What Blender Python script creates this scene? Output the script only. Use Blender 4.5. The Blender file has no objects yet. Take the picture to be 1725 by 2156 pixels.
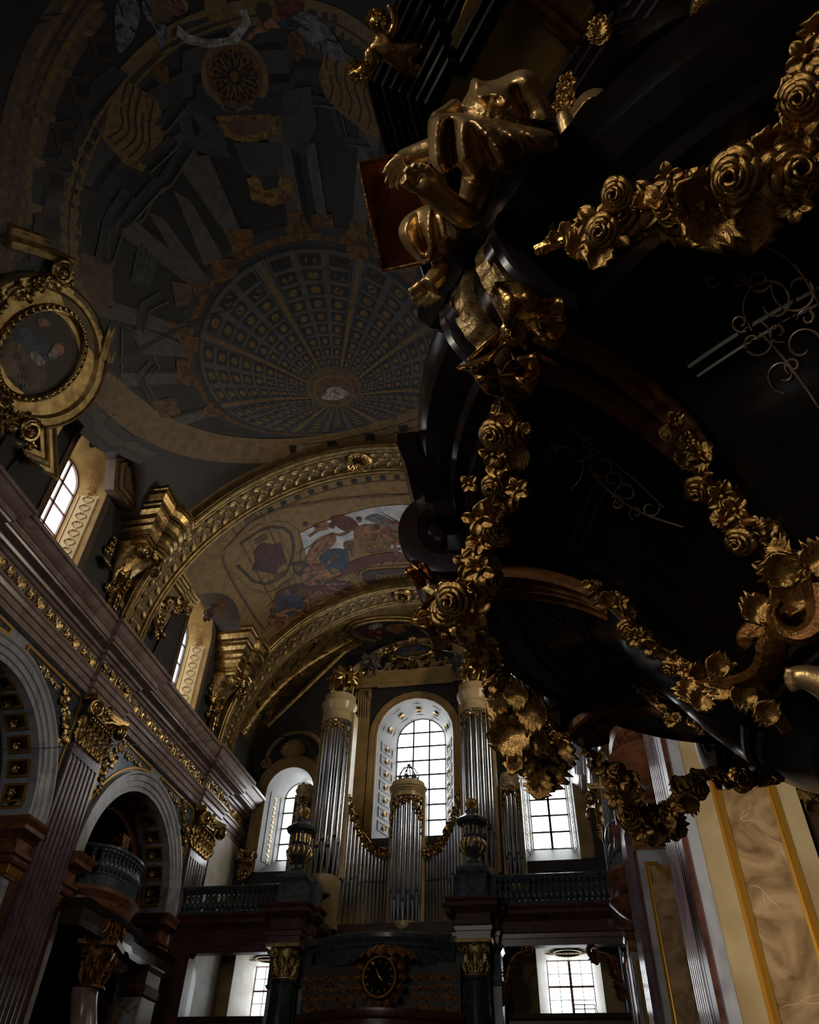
import bpy, bmesh, math, random
import numpy as np
from mathutils import Matrix, Vector
SC = bpy.context.scene
COL = SC.collection
PI = math.pi
random.seed(7)
# ---------------------------------------------------------------- camera
# the camera stands at the origin, its eye 1.6 m above the church floor (floor at z = -1.6);
# +Y runs down the nave to the organ, +X to the right, Z up
FPX = 1595.0
PC = (862.5, 1078.0)
def _n(v): return v / np.linalg.norm(v)
_z = _n(np.array([921 - PC[0], -628 - PC[1], FPX]))
_y = np.array([1290 - PC[0], 2570 - PC[1], FPX]); _y = _n(_y - _z * (_y @ _z))
ROT = np.array([np.cross(_y, _z), _y, _z])          # rows: world axes seen by the camera
cam_d = bpy.data.cameras.new('camera'); cam = bpy.data.objects.new('camera', cam_d); COL.objects.link(cam)
cam_d.sensor_fit = 'HORIZONTAL'; cam_d.sensor_width = 36.0; cam_d.lens = FPX / 1725 * 36
cam_d.clip_start = 0.05; cam_d.clip_end = 200
m = Matrix.Identity(4)
for i in range(3):
    m[i][0] = ROT[i][0]; m[i][1] = -ROT[i][1]; m[i][2] = -ROT[i][2]
cam.matrix_world = m
SC.camera = cam
# ---------------------------------------------------------------- exposure, world
SC.view_settings.view_transform = 'Standard'; SC.view_settings.look = 'None'
SC.view_settings.exposure = 0.0; SC.view_settings.gamma = 1.0; SC.view_settings.use_curve_mapping = False
SC.cycles.max_bounces = 5; SC.cycles.diffuse_bounces = 3; SC.cycles.glossy_bounces = 3
SC.cycles.sample_clamp_indirect = 3.0; SC.cycles.caustics_reflective = False; SC.cycles.caustics_refractive = False
wd = bpy.data.worlds.new('world'); SC.world = wd; wd.use_nodes = True
WORLD = ((1.0, 0.93, 0.86, 1), 0.007)
wd.node_tree.nodes['Background'].inputs[0].default_value = WORLD[0]
wd.node_tree.nodes['Background'].inputs[1].default_value = WORLD[1]
PANE = 5.0            # brightness of the daylight in the window panes
def area(name, loc, aim, size, power, col):
    l = bpy.data.lights.new(name, 'AREA'); l.energy = power; l.color = col; l.size = size
    o = bpy.data.objects.new(name, l); COL.objects.link(o); o.location = loc
    o.rotation_euler = (Vector(aim) - Vector(loc)).to_track_quat('-Z', 'Y').to_euler()
    return o
area('added_statue_fill', (-5.0, -6.0, 2.5), (0.0, 0.8, 1.9), 1.0, 170, (1.0, .88, .70))  # added warm fill behind the camera, brightens the seated statue
area('added_lower_nave_fill', (-7.0, -10.0, 5.0), (-8.0, 22, 3.0), 2.0, 200, (.95, .96, 1.0))  # added soft fill from behind, lifts the dark lower nave
area('added_left_fill', (-10.5, -3.0, 5.0), (0.0, 1.2, 1.9), 2.6, 165, (1.0, .92, .80))  # added fill on the left for statue and garlands, standing in for a window
area('pulpit_canopy_lamp', (1.2, 1.5, 3.3), (.25, 1.3, 4.2), .25, 70, (1.0, .80, .50))
area('added_pier_fill', (0.4, 3.5, -1.3), (1.85, 8.1, 2.8), .7, 20, (1.0, .90, .76)).data.spread = 1.0  # added low fill out of view, brightens the cream pier face
# ---------------------------------------------------------------- ray helpers (measuring real positions)
def ray(p): return ROT @ np.array([p[0] - PC[0], p[1] - PC[1], FPX])
def AY(p, Y): r = ray(p); return r * (Y / r[1])
def AX(p, X): r = ray(p); return r * (X / r[0])
def AZ(p, Z): r = ray(p); return r * (Z / r[2])
def AD(p, d): return _n(ray(p)) * d
# ---------------------------------------------------------------- materials
def srgb(c):
    return tuple(((x / 12.92) if x <= 0.04045 else ((x + .055) / 1.055) ** 2.4) for x in c) + (1,)
def mat(name, c, rough=.5, metal=0., c2=None, scale=3., detail=6, dist=0., bump=0., bscale=20., lo=.4, hi=.65, wave=False, spec=.5, coat=0.):
    m = bpy.data.materials.new(name); m.use_nodes = True
    nt = m.node_tree; b = nt.nodes['Principled BSDF']
    b.inputs['Roughness'].default_value = rough; b.inputs['Metallic'].default_value = metal
    b.inputs['Specular IOR Level'].default_value = spec
    if coat: b.inputs['Coat Weight'].default_value = coat; b.inputs['Coat Roughness'].default_value = .12
    b.inputs['Base Color'].default_value = c
    tc = nt.nodes.new('ShaderNodeTexCoord')
    if c2 is not None:
        if wave:
            n = nt.nodes.new('ShaderNodeTexWave'); n.inputs['Scale'].default_value = scale
            n.inputs['Distortion'].default_value = dist or 8; n.inputs['Detail'].default_value = detail; n.inputs['Detail Scale'].default_value = 2
        else:
            n = nt.nodes.new('ShaderNodeTexNoise'); n.inputs['Scale'].default_value = scale
            n.inputs['Detail'].default_value = detail; n.inputs['Distortion'].default_value = dist
        nt.links.new(tc.outputs['Object'], n.inputs['Vector'])
        r = nt.nodes.new('ShaderNodeValToRGB'); r.color_ramp.elements[0].position = lo; r.color_ramp.elements[1].position = hi
        r.color_ramp.elements[0].color = c; r.color_ramp.elements[1].color = c2
        nt.links.new(n.outputs[1 if wave else 0], r.inputs[0]); nt.links.new(r.outputs[0], b.inputs['Base Color'])
    if bump:
        n2 = nt.nodes.new('ShaderNodeTexNoise'); n2.inputs['Scale'].default_value = bscale; n2.inputs['Detail'].default_value = 4
        nt.links.new(tc.outputs['Object'], n2.inputs['Vector'])
        bp = nt.nodes.new('ShaderNodeBump'); bp.inputs['Strength'].default_value = bump; bp.inputs['Distance'].default_value = .02
        nt.links.new(n2.outputs[0], bp.inputs['Height']); nt.links.new(bp.outputs[0], b.inputs['Normal'])
    return m
def emis(name, c, s):
    m = bpy.data.materials.new(name); m.use_nodes = True; nt = m.node_tree
    for n in list(nt.nodes): nt.nodes.remove(n)
    e = nt.nodes.new('ShaderNodeEmission'); e.inputs[0].default_value = c; e.inputs[1].default_value = s
    o = nt.nodes.new('ShaderNodeOutputMaterial'); nt.links.new(e.outputs[0], o.inputs[0])
    return m
S = srgb
GOLD = mat('gold_leaf', S((.76, .65, .44)), .27, 1., S((.56, .45, .28)), 9., bump=.35, bscale=30)
GOLDF = mat('gold_leaf_near', S((.80, .64, .38)), .27, 1., S((.46, .32, .17)), 12., bump=.25, bscale=45, lo=.35, hi=.75)
GOLDP = mat('gilt_stucco', S((.70, .60, .41)), .36, .85, S((.52, .43, .27)), 5., bump=.5, bscale=40)
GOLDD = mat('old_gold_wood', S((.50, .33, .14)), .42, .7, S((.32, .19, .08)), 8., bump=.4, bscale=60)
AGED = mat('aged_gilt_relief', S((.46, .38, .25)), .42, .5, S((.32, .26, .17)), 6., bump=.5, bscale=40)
OCHRE = mat('ochre_plaster', S((.66, .55, .36)), .6, .0, S((.56, .46, .29)), 2., bump=.1)
EBONY = mat('ebony_wood', S((.045, .03, .028)), .2, 0., S((.08, .045, .035)), 5., dist=1.5, bump=.03, spec=.22)
ROSEW = mat('rosewood', S((.14, .07, .05)), .5, 0., S((.10, .05, .035)), 4., dist=2.)
INLAY = mat('pewter_inlay', S((.60, .50, .42)), .4, .2, S((.30, .22, .18)), 12.)
PURP = mat('purple_stucco_marble', S((.42, .36, .39)), .17, 0., S((.34, .25, .29)), 2.5, dist=1., spec=.7)
PINKG = mat('pink_grey_marble', S((.60, .53, .50)), .25, 0., S((.47, .38, .36)), 1.6, dist=1.4, spec=.6, lo=.35, hi=.7)
WHITEM = mat('pale_grey_marble', S((.66, .66, .68)), .25, 0., S((.55, .55, .58)), 1.4, dist=1.6, spec=.6, lo=.45, hi=.62)
BLUEG = mat('blue_grey_marble', S((.30, .33, .36)), .22, 0., S((.20, .22, .25)), 3., dist=2., spec=.5)
REDM = mat('red_brown_marble', S((.36, .22, .18)), .28, 0., S((.24, .14, .115)), 2.6, dist=2., spec=.5)
ORNM = mat('orange_brown_marble', S((.50, .32, .22)), .28, 0., S((.36, .21, .14)), 2.4, dist=2.)
GREENM = mat('dark_green_marble', S((.22, .25, .23)), .18, 0., S((.12, .14, .14)), 3., dist=2.5)
CREAM = mat('cream_marble', S((.74, .66, .50)), .3, 0., S((.62, .52, .37)), 1.1, dist=1., lo=.35, hi=.75)
YELM = mat('yellow_ochre_marble', S((.70, .58, .42)), .3, 0., S((.46, .34, .22)), 2.2, dist=2.2, lo=.35, hi=.7)
YELGOLD = mat('bright_gilt_moulding', S((.78, .58, .22)), .28, .6)
VEIN = mat('pale_vein', S((.86, .76, .62)), .35)
DARKST = mat('dark_brown_marble', S((.26, .20, .14)), .35, 0., S((.16, .12, .09)), 1.5, dist=1.)
FLOORM = mat('floor_slabs', S((.35, .32, .29)), .35, 0., S((.22, .2, .19)), 1.)
SILV = mat('polished_tin', S((.78, .81, .86)), .2, 1., S((.62, .65, .70)), .8)
PIPEB = mat('pipe_mouth_shadow', S((.03, .03, .035)), .5)
LEAD = mat('window_lead', S((.16, .15, .15)), .5)
FRAMEW = mat('window_wood', S((.36, .22, .17)), .5)
WHITEP = mat('white_plaster', S((.82, .81, .78)), .6, 0., S((.72, .70, .66)), 1.5)
IRON = mat('black_iron', S((.05, .05, .055)), .45, .6)
CLOCKB = mat('clock_face_black', S((.03, .03, .035)), .7, spec=.1)
PANEM = emis('daylight_pane', (.93, .97, 1.0, 1), PANE)
PANEW = emis('daylight_pane_far', (.93, .97, 1.0, 1), PANE * 1.3)
PANEN = emis('shaded_pane', (.9, .95, 1.0, 1), PANE * .35)
PANES = emis('sunlit_pane', (1.0, .90, .72, 1), PANE * 2.2); PANES2 = emis('sunlit_pane_strong', (1.0, .88, .68, 1), PANE * 6.0)
# fresco paints
F = {}
def fp(k, c, c2=None, sc=4., rough=.55):
    if k in ('red', 'blue', 'yellow', 'purple', 'flesh', 'orange', 'wing', 'white'):   # painted folds
        F[k] = mat('fresco_' + k, S(c), rough, 0., S(tuple(x * .66 for x in c2)), {'wing': 3.2, 'flesh': 1.6}.get(k, 2.2), 4, dist=3.2, lo=.36, hi=.64)
    else: F[k] = mat('fresco_' + k, S(c), rough, 0., S(c2) if c2 else None, sc, dist=.6)
fp('grey', (.25, .24, .235), (.20, .19, .19)); fp('dgrey', (.14, .135, .14), (.10, .10, .105)); fp('black', (.05, .05, .07))
fp('brown', (.36, .28, .20), (.27, .20, .15)); fp('dbrown', (.22, .16, .12), (.16, .12, .09)); fp('gold', (.46, .36, .20), (.34, .26, .14), 9)
fp('tan', (.46, .37, .25), (.38, .30, .20)); fp('ochre', (.52, .42, .26), (.44, .35, .21)); fp('stone', (.32, .305, .295), (.26, .25, .245))
fp('sky', (.62, .66, .72), (.80, .80, .82), 3); fp('blue', (.22, .27, .38), (.14, .17, .26), 5); fp('red', (.42, .17, .15), (.28, .10, .10), 6)
fp('flesh', (.60, .42, .30), (.45, .28, .19), 5); fp('purple', (.30, .15, .17), (.22, .10, .13), 8); fp('white', (.66, .64, .60), (.54, .52, .5), 6)
fp('yellow', (.55, .42, .21), (.40, .30, .14), 6); fp('orange', (.42, .29, .13), (.31, .21, .10), 7); fp('wing', (.45, .46, .50), (.33, .33, .38), 8)
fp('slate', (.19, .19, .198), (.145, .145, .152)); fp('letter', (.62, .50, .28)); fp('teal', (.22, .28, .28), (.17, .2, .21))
# ---------------------------------------------------------------- mesh building
class MB:
    def __init__(s): s.v = []; s.f = []; s.mi = []; s.cur = 0
    def m(s, i): s.cur = i; return s
    def add(s, vs, fs, M=None):
        b = len(s.v)
        if M is not None: vs = [M @ Vector(p) for p in vs]
        s.v += [tuple(map(float, p)) for p in vs]
        s.f += [tuple(i + b for i in f) for f in fs]; s.mi += [s.cur] * len(fs)
        return s
    def box(s, x0, x1, y0, y1, z0, z1, M=None):
        return s.add([(x0, y0, z0), (x1, y0, z0), (x1, y1, z0), (x0, y1, z0), (x0, y0, z1), (x1, y0, z1), (x1, y1, z1), (x0, y1, z1)],
                     [(0, 3, 2, 1), (4, 5, 6, 7), (0, 1, 5, 4), (1, 2, 6, 5), (2, 3, 7, 6), (3, 0, 4, 7)], M)
    def grid(s, fn, nu, nv, cu=False, cv=False):
        vs = [fn(i / (nu if cu else nu - 1), j / (nv if cv else nv - 1)) for i in range(nu) for j in range(nv)]
        fs = []
        for i in range(nu if cu else nu - 1):
            for j in range(nv if cv else nv - 1):
                a = i * nv + j; b = ((i + 1) % nu) * nv + j; c = ((i + 1) % nu) * nv + (j + 1) % nv; d = i * nv + (j + 1) % nv
                fs.append((a, b, c, d))
        return s.add(vs, fs)
    def tube(s, pts, rad, n=8, cap=True, flat=1.0, up=None):
        pts = [np.array(p, float) for p in pts]; N = len(pts)
        if not hasattr(rad, '__len__'): rad = [rad] * N
        vs = []; u = None
        for i in range(N):
            t = _n(pts[min(i + 1, N - 1)] - pts[max(i - 1, 0)] + 1e-9)
            if u is None:
                ref = np.array(up if up is not None else ((0, 0, 1) if abs(t[2]) < .9 else (1, 0, 0)), float)
                u = _n(ref - t * (ref @ t))
            else: u = _n(u - t * (u @ t))
            w = np.cross(t, u)
            for k in range(n):
                a = 2 * PI * k / n
                vs.append(pts[i] + rad[i] * (math.cos(a) * u * flat + math.sin(a) * w))
        fs = [(i * n + k, i * n + (k + 1) % n, (i + 1) * n + (k + 1) % n, (i + 1) * n + k) for i in range(N - 1) for k in range(n)]
        if cap: fs += [tuple(range(n - 1, -1, -1)), tuple((N - 1) * n + k for k in range(n))]
        return s.add(vs, fs)
    def lathe(s, prof, c=(0, 0, 0), n=16, M=None, wob=None):
        vs = []
        for (r, z) in prof:
            for k in range(n):
                a = 2 * PI * k / n; rr = r * (1 + (wob[0] * math.cos(wob[1] * a) if wob else 0))
                vs.append((c[0] + rr * math.cos(a), c[1] + rr * math.sin(a), c[2] + z))
        N = len(prof)
        fs = [(i * n + k, i * n + (k + 1) % n, (i + 1) * n + (k + 1) % n, (i + 1) * n + k) for i in range(N - 1) for k in range(n)]
        fs += [tuple(range(n - 1, -1, -1)), tuple((N - 1) * n + k for k in range(n))]
        return s.add(vs, fs, M)
    def ball(s, c, r, nu=10, nv=7, M=None):
        if not hasattr(r, '__len__'): r = (r, r, r)
        vs = []; 
        for j in range(nv + 1):
            ph = PI * j / nv
            for i in range(nu):
                th = 2 * PI * i / nu
                vs.append((c[0] + r[0] * math.sin(ph) * math.cos(th), c[1] + r[1] * math.sin(ph) * math.sin(th), c[2] + r[2] * math.cos(ph)))
        fs = [(j * nu + i, (j + 1) * nu + i, (j + 1) * nu + (i + 1) % nu, j * nu + (i + 1) % nu) for j in range(nv) for i in range(nu)]
        return s.add(vs, fs, M)
    def sweep(s, pts, prof, fn=lambda a, b, h: (a, b, h), closed=False, sign=1, cprof=True, cap=True):
        """profile (outward offset, height) swept along a 2-D path with mitred corners"""
        P = [np.array(p, float) for p in pts]; N = len(P); K = len(prof); vs = []
        for i in range(N):
            d1 = P[i] - P[i - 1] if (i or closed) else P[1] - P[0]
            d2 = P[(i + 1) % N] - P[i] if (i < N - 1 or closed) else P[-1] - P[-2]
            d1 = _n(d1); d2 = _n(d2); n1 = np.array([d1[1], -d1[0]]); n2 = np.array([d2[1], -d2[0]])
            q = n1 + n2; L = np.linalg.norm(q)
            q = n1 if L < .2 else q / L; q = q / max(.35, q @ n1) * sign
            for (o, h) in prof:
                c = P[i] + q * o; vs.append(fn(c[0], c[1], h))
        fs = []
        for i in range(N if closed else N - 1):
            for k in range(K if cprof else K - 1):
                fs.append((i * K + k, i * K + (k + 1) % K, ((i + 1) % N) * K + (k + 1) % K, ((i + 1) % N) * K + k))
        if cap and cprof and not closed: fs += [tuple(range(K)), tuple((N - 1) * K + k for k in range(K - 1, -1, -1))]
        return s.add(vs, fs)
    def build(s, name, mats, parent=None, smooth=True, ang=38, kind=None, label=None, cat=None, group=None, solid=0, sub=0, origin=None):
        me = bpy.data.meshes.new(name)
        vs = s.v
        if origin is not None: vs = [(a - origin[0], b - origin[1], c - origin[2]) for a, b, c in vs]
        me.from_pydata(vs, [], s.f)
        if not isinstance(mats, (list, tuple)): mats = [mats]
        for m_ in mats: me.materials.append(m_)
        if any(s.mi): me.polygons.foreach_set('material_index', s.mi)
        if smooth:
            me.polygons.foreach_set('use_smooth', [True] * len(me.polygons)); me.set_sharp_from_angle(angle=math.radians(ang))
        me.update()
        o = bpy.data.objects.new(name, me); COL.objects.link(o)
        if origin is not None: o.location = origin
        if parent is not None: adopt(o, parent)
        tag(o, label, cat, group, kind)
        if sub: q = o.modifiers.new('s', 'SUBSURF'); q.levels = sub; q.render_levels = sub
        if solid: q = o.modifiers.new('t', 'SOLIDIFY'); q.thickness = solid; q.offset = 0
        return o
def adopt(o, parent):
    o.parent = parent
    o.matrix_parent_inverse = Matrix.Translation(-parent.location) if parent.type == 'EMPTY' else Matrix.Identity(4)
def tag(o, label=None, cat=None, group=None, kind=None):
    if label: o['label'] = label
    if cat: o['category'] = cat
    if group: o['group'] = group
    if kind: o['kind'] = kind
    return o
def thing(name, label, cat, loc, group=None, kind=None):
    o = bpy.data.objects.new(name, None); COL.objects.link(o); o.location = [float(x) for x in loc]; o.empty_display_size = .1
    return tag(o, label, cat, group, kind)
def copy_tree(o, loc=None, rz=0, label=None, group=None, parent=None, scale=None):
    c = o.copy(); COL.objects.link(c)
    if parent is not None: c.parent = parent
    else:
        c.location = loc; c.rotation_euler = (0, 0, rz)
        if scale: c.scale = scale
    if label: c['label'] = label
    if group: c['group'] = group
    for ch in list(o.children): copy_tree(ch, parent=c)
    return c
# ---------------------------------------------------------------- carved prototypes (vertices, faces)
def frame(o, n, u=None, s=1.0, roll=0.):
    """matrix: local z -> n, local x -> u"""
    n = _n(np.array(n, float))
    ref = np.array(u if u is not None else ((0, 0, 1) if abs(n[2]) < .9 else (1, 0, 0)), float)
    x = _n(ref - n * (ref @ n) + 1e-9); y = np.cross(n, x)
    if roll:
        x, y = x * math.cos(roll) + y * math.sin(roll), y * math.cos(roll) - x * math.sin(roll)
    ss = s if hasattr(s, '__len__') else (s, s, s)
    M = Matrix.Identity(4)
    for i in range(3): M[i][0] = x[i] * ss[0]; M[i][1] = y[i] * ss[1]; M[i][2] = n[i] * ss[2]; M[i][3] = float(o[i])
    return M
def p_leaf(nu=9, nv=7, lobes=4, curl=.5, wid=.42):
    b = MB()
    def fn(u, v):
        w = wid * math.sin(PI * min(1, u * .93 + .05)) ** .7 * (1 + .28 * math.cos(u * lobes * 2 * PI + .6) * (abs(v - .5) * 2) ** 1.)
        y = (v - .5) * 2 * w
        z = curl * (u ** 2) * .9 - .55 * u * curl + .22 * abs(v - .5) * 2 * math.sin(PI * u) + .04 * math.cos((v - .5) * 22)
        return (u * (1 - .15 * curl * u), y, z)
    b.grid(fn, nu, nv); return b.v, b.f
def p_rose():
    b = MB()
    for ring, (n, rb, rt, h, lip) in enumerate(((3, .10, .30, .92, .05), (3, .16, .46, .80, .14), (4, .24, .72, .52, .26), (5, .34, 1.02, .22, .30))):
        for k in range(n):
            a0 = 2 * PI * k / n + ring * .9
            def fn(u, v, a0=a0, n=n, rb=rb, rt=rt, h=h, lip=lip):
                a = a0 + (v - .5) * 2 * PI / n * 1.45; e = math.sin(PI * v) ** .5
                r = rb + (rt - rb) * (u ** 1.4) * (.72 + .28 * e) + (v - .5) * .10
                z = h * math.sin(u * PI * .58) * (.62 + .38 * e) - lip * max(0, u - .75) * 2.2
                return (r * math.cos(a), r * math.sin(a) * .9, z)
            b.grid(fn, 6, 7)
    return b.v, b.f
def p_blossom(n=5):
    b = MB()
    for k in range(n):
        a0 = 2 * PI * k / n
        def fn(u, v, a0=a0):
            w = .36 * math.sin(PI * min(1., .12 + u * .86)) ** .6
            x = .1 + .85 * u; y = (v - .5) * 2 * w; z = .28 * math.sin(u * 2.6) - .10 * math.cos((v - .5) * 2 * PI) * (1 - u * .4)
            return (x * math.cos(a0) - y * math.sin(a0), x * math.sin(a0) + y * math.cos(a0), z)
        b.grid(fn, 6, 6)
    b.ball((0, 0, .12), (.17, .17, .15), 8, 5)
    return b.v, b.f
def p_bud():
    b = MB(); b.lathe([(0.02, 0), (.2, .08), (.32, .3), (.3, .55), (.16, .85), (.02, 1.0)], n=10, wob=(.10, 5)); return b.v, b.f
def p_scroll(turns=1.4, n=16, r=.07):
    b = MB(); pts = []; rad = []
    for i in range(n):
        t = i / (n - 1); a = t * turns * 2 * PI; q = .42 * (1 - t) ** .9 + .07
        pts.append((q * math.cos(a) - .42, q * math.sin(a), 0.06 * t)); rad.append(r * (1 - .5 * t))
    b.tube([(-.3, -1.0, 0), (-.12, -.7, 0), (.02, -.35, 0)] + pts, [r * .4, r * .8, r] + rad, 6)
    b.ball((-.42, 0, .05), .11, 6, 4)
    return b.v, b.f
LEAF = p_leaf(); LEAF2 = p_leaf(8, 5, 3, .9, .30); ROSE = p_rose(); BLOS = p_blossom(); BLOS4 = p_blossom(4); BUD = p_bud(); SCR = p_scroll(); SCRS = p_scroll(1.2, 9, .15)
def p_small(): b = MB(); b.ball((0, 0, 0), (1, 1, .5), 6, 4); return b.v, b.f
PEB = p_small()
def rosette(b, o, n, r, u=None, petals=8):
    for k in range(petals): b.add(*LEAF2, M=frame(o, n, u, r, roll=2 * PI * k / petals))
    b.add(*PEB, M=frame(o, n, u, r * .28))
def ornament(b, o, u, n, w, h, seed=0, dens=1.0, depth=1.0):
    """field of carved acanthus scrolls over a w x h rectangle; u is its long direction"""
    rnd = random.Random(seed); o = np.array(o, float); u = _n(np.array(u, float)); n = _n(np.array(n, float)); t = np.cross(n, u)
    c = max(1, int(round(max(w, h) / min(w, h) * dens)))
    L, W_ = (w, h) if w >= h else (h, w); du, dt = (u, t) if w >= h else (t, u)
    st = L / c; sc = min(st, W_) * .52
    for i in range(c):
        p = o + du * (-L / 2 + (i + .5) * st)
        sg = 1 if i % 2 else -1
        b.add(*SCRS, M=frame(p + dt * sg * sc * .1, n, dt * sg, (sc, sc * sg, sc * depth)))
        b.add(*SCRS, M=frame(p + du * st * .1, n, -dt * sg, (sc * .8, sc * .8 * sg, sc * depth)))
        for k in range(6): b.add(*LEAF2, M=frame(p + du * rnd.uniform(-.4, .4) * st + dt * rnd.uniform(-.2, .2) * st, n, None, (sc * rnd.uniform(.7, 1.05), sc * 1.2, sc * depth), roll=rnd.uniform(0, 6.28)))
        b.add(*PEB, M=frame(p, n, None, sc * .16))
def arcpts(cy, cz, r, a0, a1, n): return [(cy + r * math.cos(a0 + (a1 - a0) * i / n), cz + r * math.sin(a0 + (a1 - a0) * i / n)) for i in range(n + 1)]
def spiral(b, c, n, r, th, turns=2.2, up=None, dirn=1, N=26, sx=1):
    n = _n(np.array(n, float)); ref = np.array(up if up is not None else (0, 0, 1), float); x = _n(ref - n * (ref @ n)); y = np.cross(n, x) * dirn
    pts = []; rad = []
    for i in range(N):
        t = i / (N - 1); q = r * (1 - t) ** .85 + th * .5; a = t * turns * 2 * PI
        pts.append(np.array(c) + x * q * math.cos(a) + y * q * math.sin(a) + n * th * .6 * t); rad.append(th * (1 - .45 * t))
    b.tube(pts, rad, 6); b.add(*PEB, M=frame(np.array(c) + n * th * .5, n, None, th * 1.2))
CAPM = [GOLD]
def capital(b, c, ax, n, w, d, h):
    """composite pilaster capital: c = centre of its foot on the wall face, ax = along the wall, n = out of the wall"""
    c = np.array(c, float); ax = np.array(ax, float); n = np.array(n, float); up = np.array([0, 0, 1.])
    def P(a, o, z): return c + ax * a + n * o + up * z
    def blk(a0, a1, o0, o1, z0, z1, fl=0.):
        vs = [P(a0, o0, z0), P(a1, o0, z0), P(a1, o1, z0), P(a0, o1, z0), P(a0 - fl, o0, z1), P(a1 + fl, o0, z1), P(a1 + fl, o1 + fl, z1), P(a0 - fl, o1 + fl, z1)]
        b.add(vs, [(0, 3, 2, 1), (4, 5, 6, 7), (0, 1, 5, 4), (1, 2, 6, 5), (2, 3, 7, 6), (3, 0, 4, 7)])
    blk(-w * .46, w * .46, -.05, .02, 0, h * .56); blk(-w * .44, w * .44, -.05, .06, h * .5, h * .92)
    N = 5
    for k in range(N):
        a = (k - (N - 1) / 2) * w * .92 / N; q = w * .055
        b.tube([P(a - q, .05, 0), P(a - q, .07, h * .42), P(a, .10, h * .50), P(a + q, .07, h * .42), P(a + q, .05, 0)], h * .02, 5, cap=False)
        b.add(*LEAF, M=frame(P(a, .05, h * .02), n, up, (h * .34, w * .26, h * .5)))
        b.add(*LEAF, M=frame(P(a + w * .09, .04, h * .26), n, up, (h * .3, w * .18, h * .5)))
    for sg in (-1, 1):
        for z in (.02, .26): b.add(*LEAF, M=frame(P(sg * w * .46, .03, h * z), ax * sg + n * .2, up, (h * .36, w * .22, h * .45)))
    N = 9
    for k in range(N): b.ball(P((k - (N - 1) / 2) * w * .86 / N, .14, h * .58), (h * .038, h * .038, h * .05), 6, 5)
    b.tube([P(-w * .44, .10, h * .53), P(w * .44, .10, h * .53)], h * .022, 6); b.tube([P(-w * .42, .14, h * .66), P(w * .42, .14, h * .66)], h * .035, 8)
    for sg in (-1, 1):
        q = P(sg * w * .50, .20 + w * .05, h * .70); nn = _n(n + ax * sg * .5); s2 = _n(ax * sg + n * .25)
        for (nv, dr) in ((nn, -sg), (s2, sg)):
            o = q + nv * h * .05; b.lathe([(h * .15, -h * .05), (h * .15, 0), (h * .02, 0)], n=20, M=frame(o, nv)); spiral(b, o, nv, h * .155, h * .032, up=up, dirn=dr, turns=2.3)
        b.tube([P(sg * w * .06, .12, h * .70), P(sg * w * .25, .18, h * .80), q + up * h * .15], h * .035, 6)
        b.add(*LEAF, M=frame(P(sg * w * .3, .14, h * .60), n, ax * sg * .5 + up, (h * .28, w * .14, h * .3)))
    top = [P(-w * .66, -.05, 0)] + [P(w * (-.66 + 1.32 * j / 10), .34 - .20 * math.sin(PI * j / 10) ** .8, 0) for j in range(11)] + [P(w * .66, -.05, 0)]
    K = len(top)
    for z0, z1, g in ((.88, .93, .97), (.93, 1.0, 1.03)):
        vs = [c + (q - c) * g + up * h * z0 for q in top] + [c + (q - c) * (g + .02) + up * h * z1 for q in top]
        b.add(vs, [tuple(range(K)), tuple(range(2 * K - 1, K - 1, -1))] + [(i, (i + 1) % K, K + (i + 1) % K, K + i) for i in range(K)])
    rosette(b, P(0, .20, h * .92), n, h * .15); rosette(b, P(0, .18, h * .80), n, h * .10)
def round_capital(b, c, r, h, rot=0.):
    c = np.array(c, float)
    b.lathe([(r * .95, 0), (r * 1.08, .02), (r * 1.08, h * .06), (r * .92, h * .1), (r * .95, h * .6), (r * 1.15, h * .82), (r * 1.15, h * .88)], c, 20)
    for row, (cnt, z, s_) in enumerate(((10, .08, .42), (10, .32, .40))):
        for k in range(cnt):
            a = 2 * PI * (k + row * .5) / cnt; n = np.array([math.cos(a), math.sin(a), 0])
            b.add(*LEAF, M=frame(c + n * r * .95 + (0, 0, h * z), n, (0, 0, 1), (h * s_, r * .7, h * s_)))
    for k in range(4):
        a = PI / 4 + k * PI / 2 + rot; n = np.array([math.cos(a), math.sin(a), 0]); t = np.array([-n[1], n[0], 0])
        for sg in (-1, 1):
            spiral(b, c + n * r * 1.35 + (0, 0, h * .76) + t * sg * r * .12, t * sg + n * .4, h * .125, h * .035, dirn=-sg)
        a2 = a + PI / 4; n2 = np.array([math.cos(a2), math.sin(a2), 0]); rosette(b, c + n2 * r * 1.15 + (0, 0, h * .9), n2, h * .12)
    sq = [(c[0] + r * 1.45 * math.sqrt(2) * math.cos(rot + PI / 4 + k * PI / 2), c[1] + r * 1.45 * math.sqrt(2) * math.sin(rot + PI / 4 + k * PI / 2)) for k in range(4)]
    vs = [(x, y, c[2] + h * .9) for x, y in sq] + [(c[0] + (x - c[0]) * 1.06, c[1] + (y - c[1]) * 1.06, c[2] + h) for x, y in sq]
    b.add(vs, [(3, 2, 1, 0), (4, 5, 6, 7), (0, 1, 5, 4), (1, 2, 6, 5), (2, 3, 7, 6), (3, 0, 4, 7)])
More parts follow.
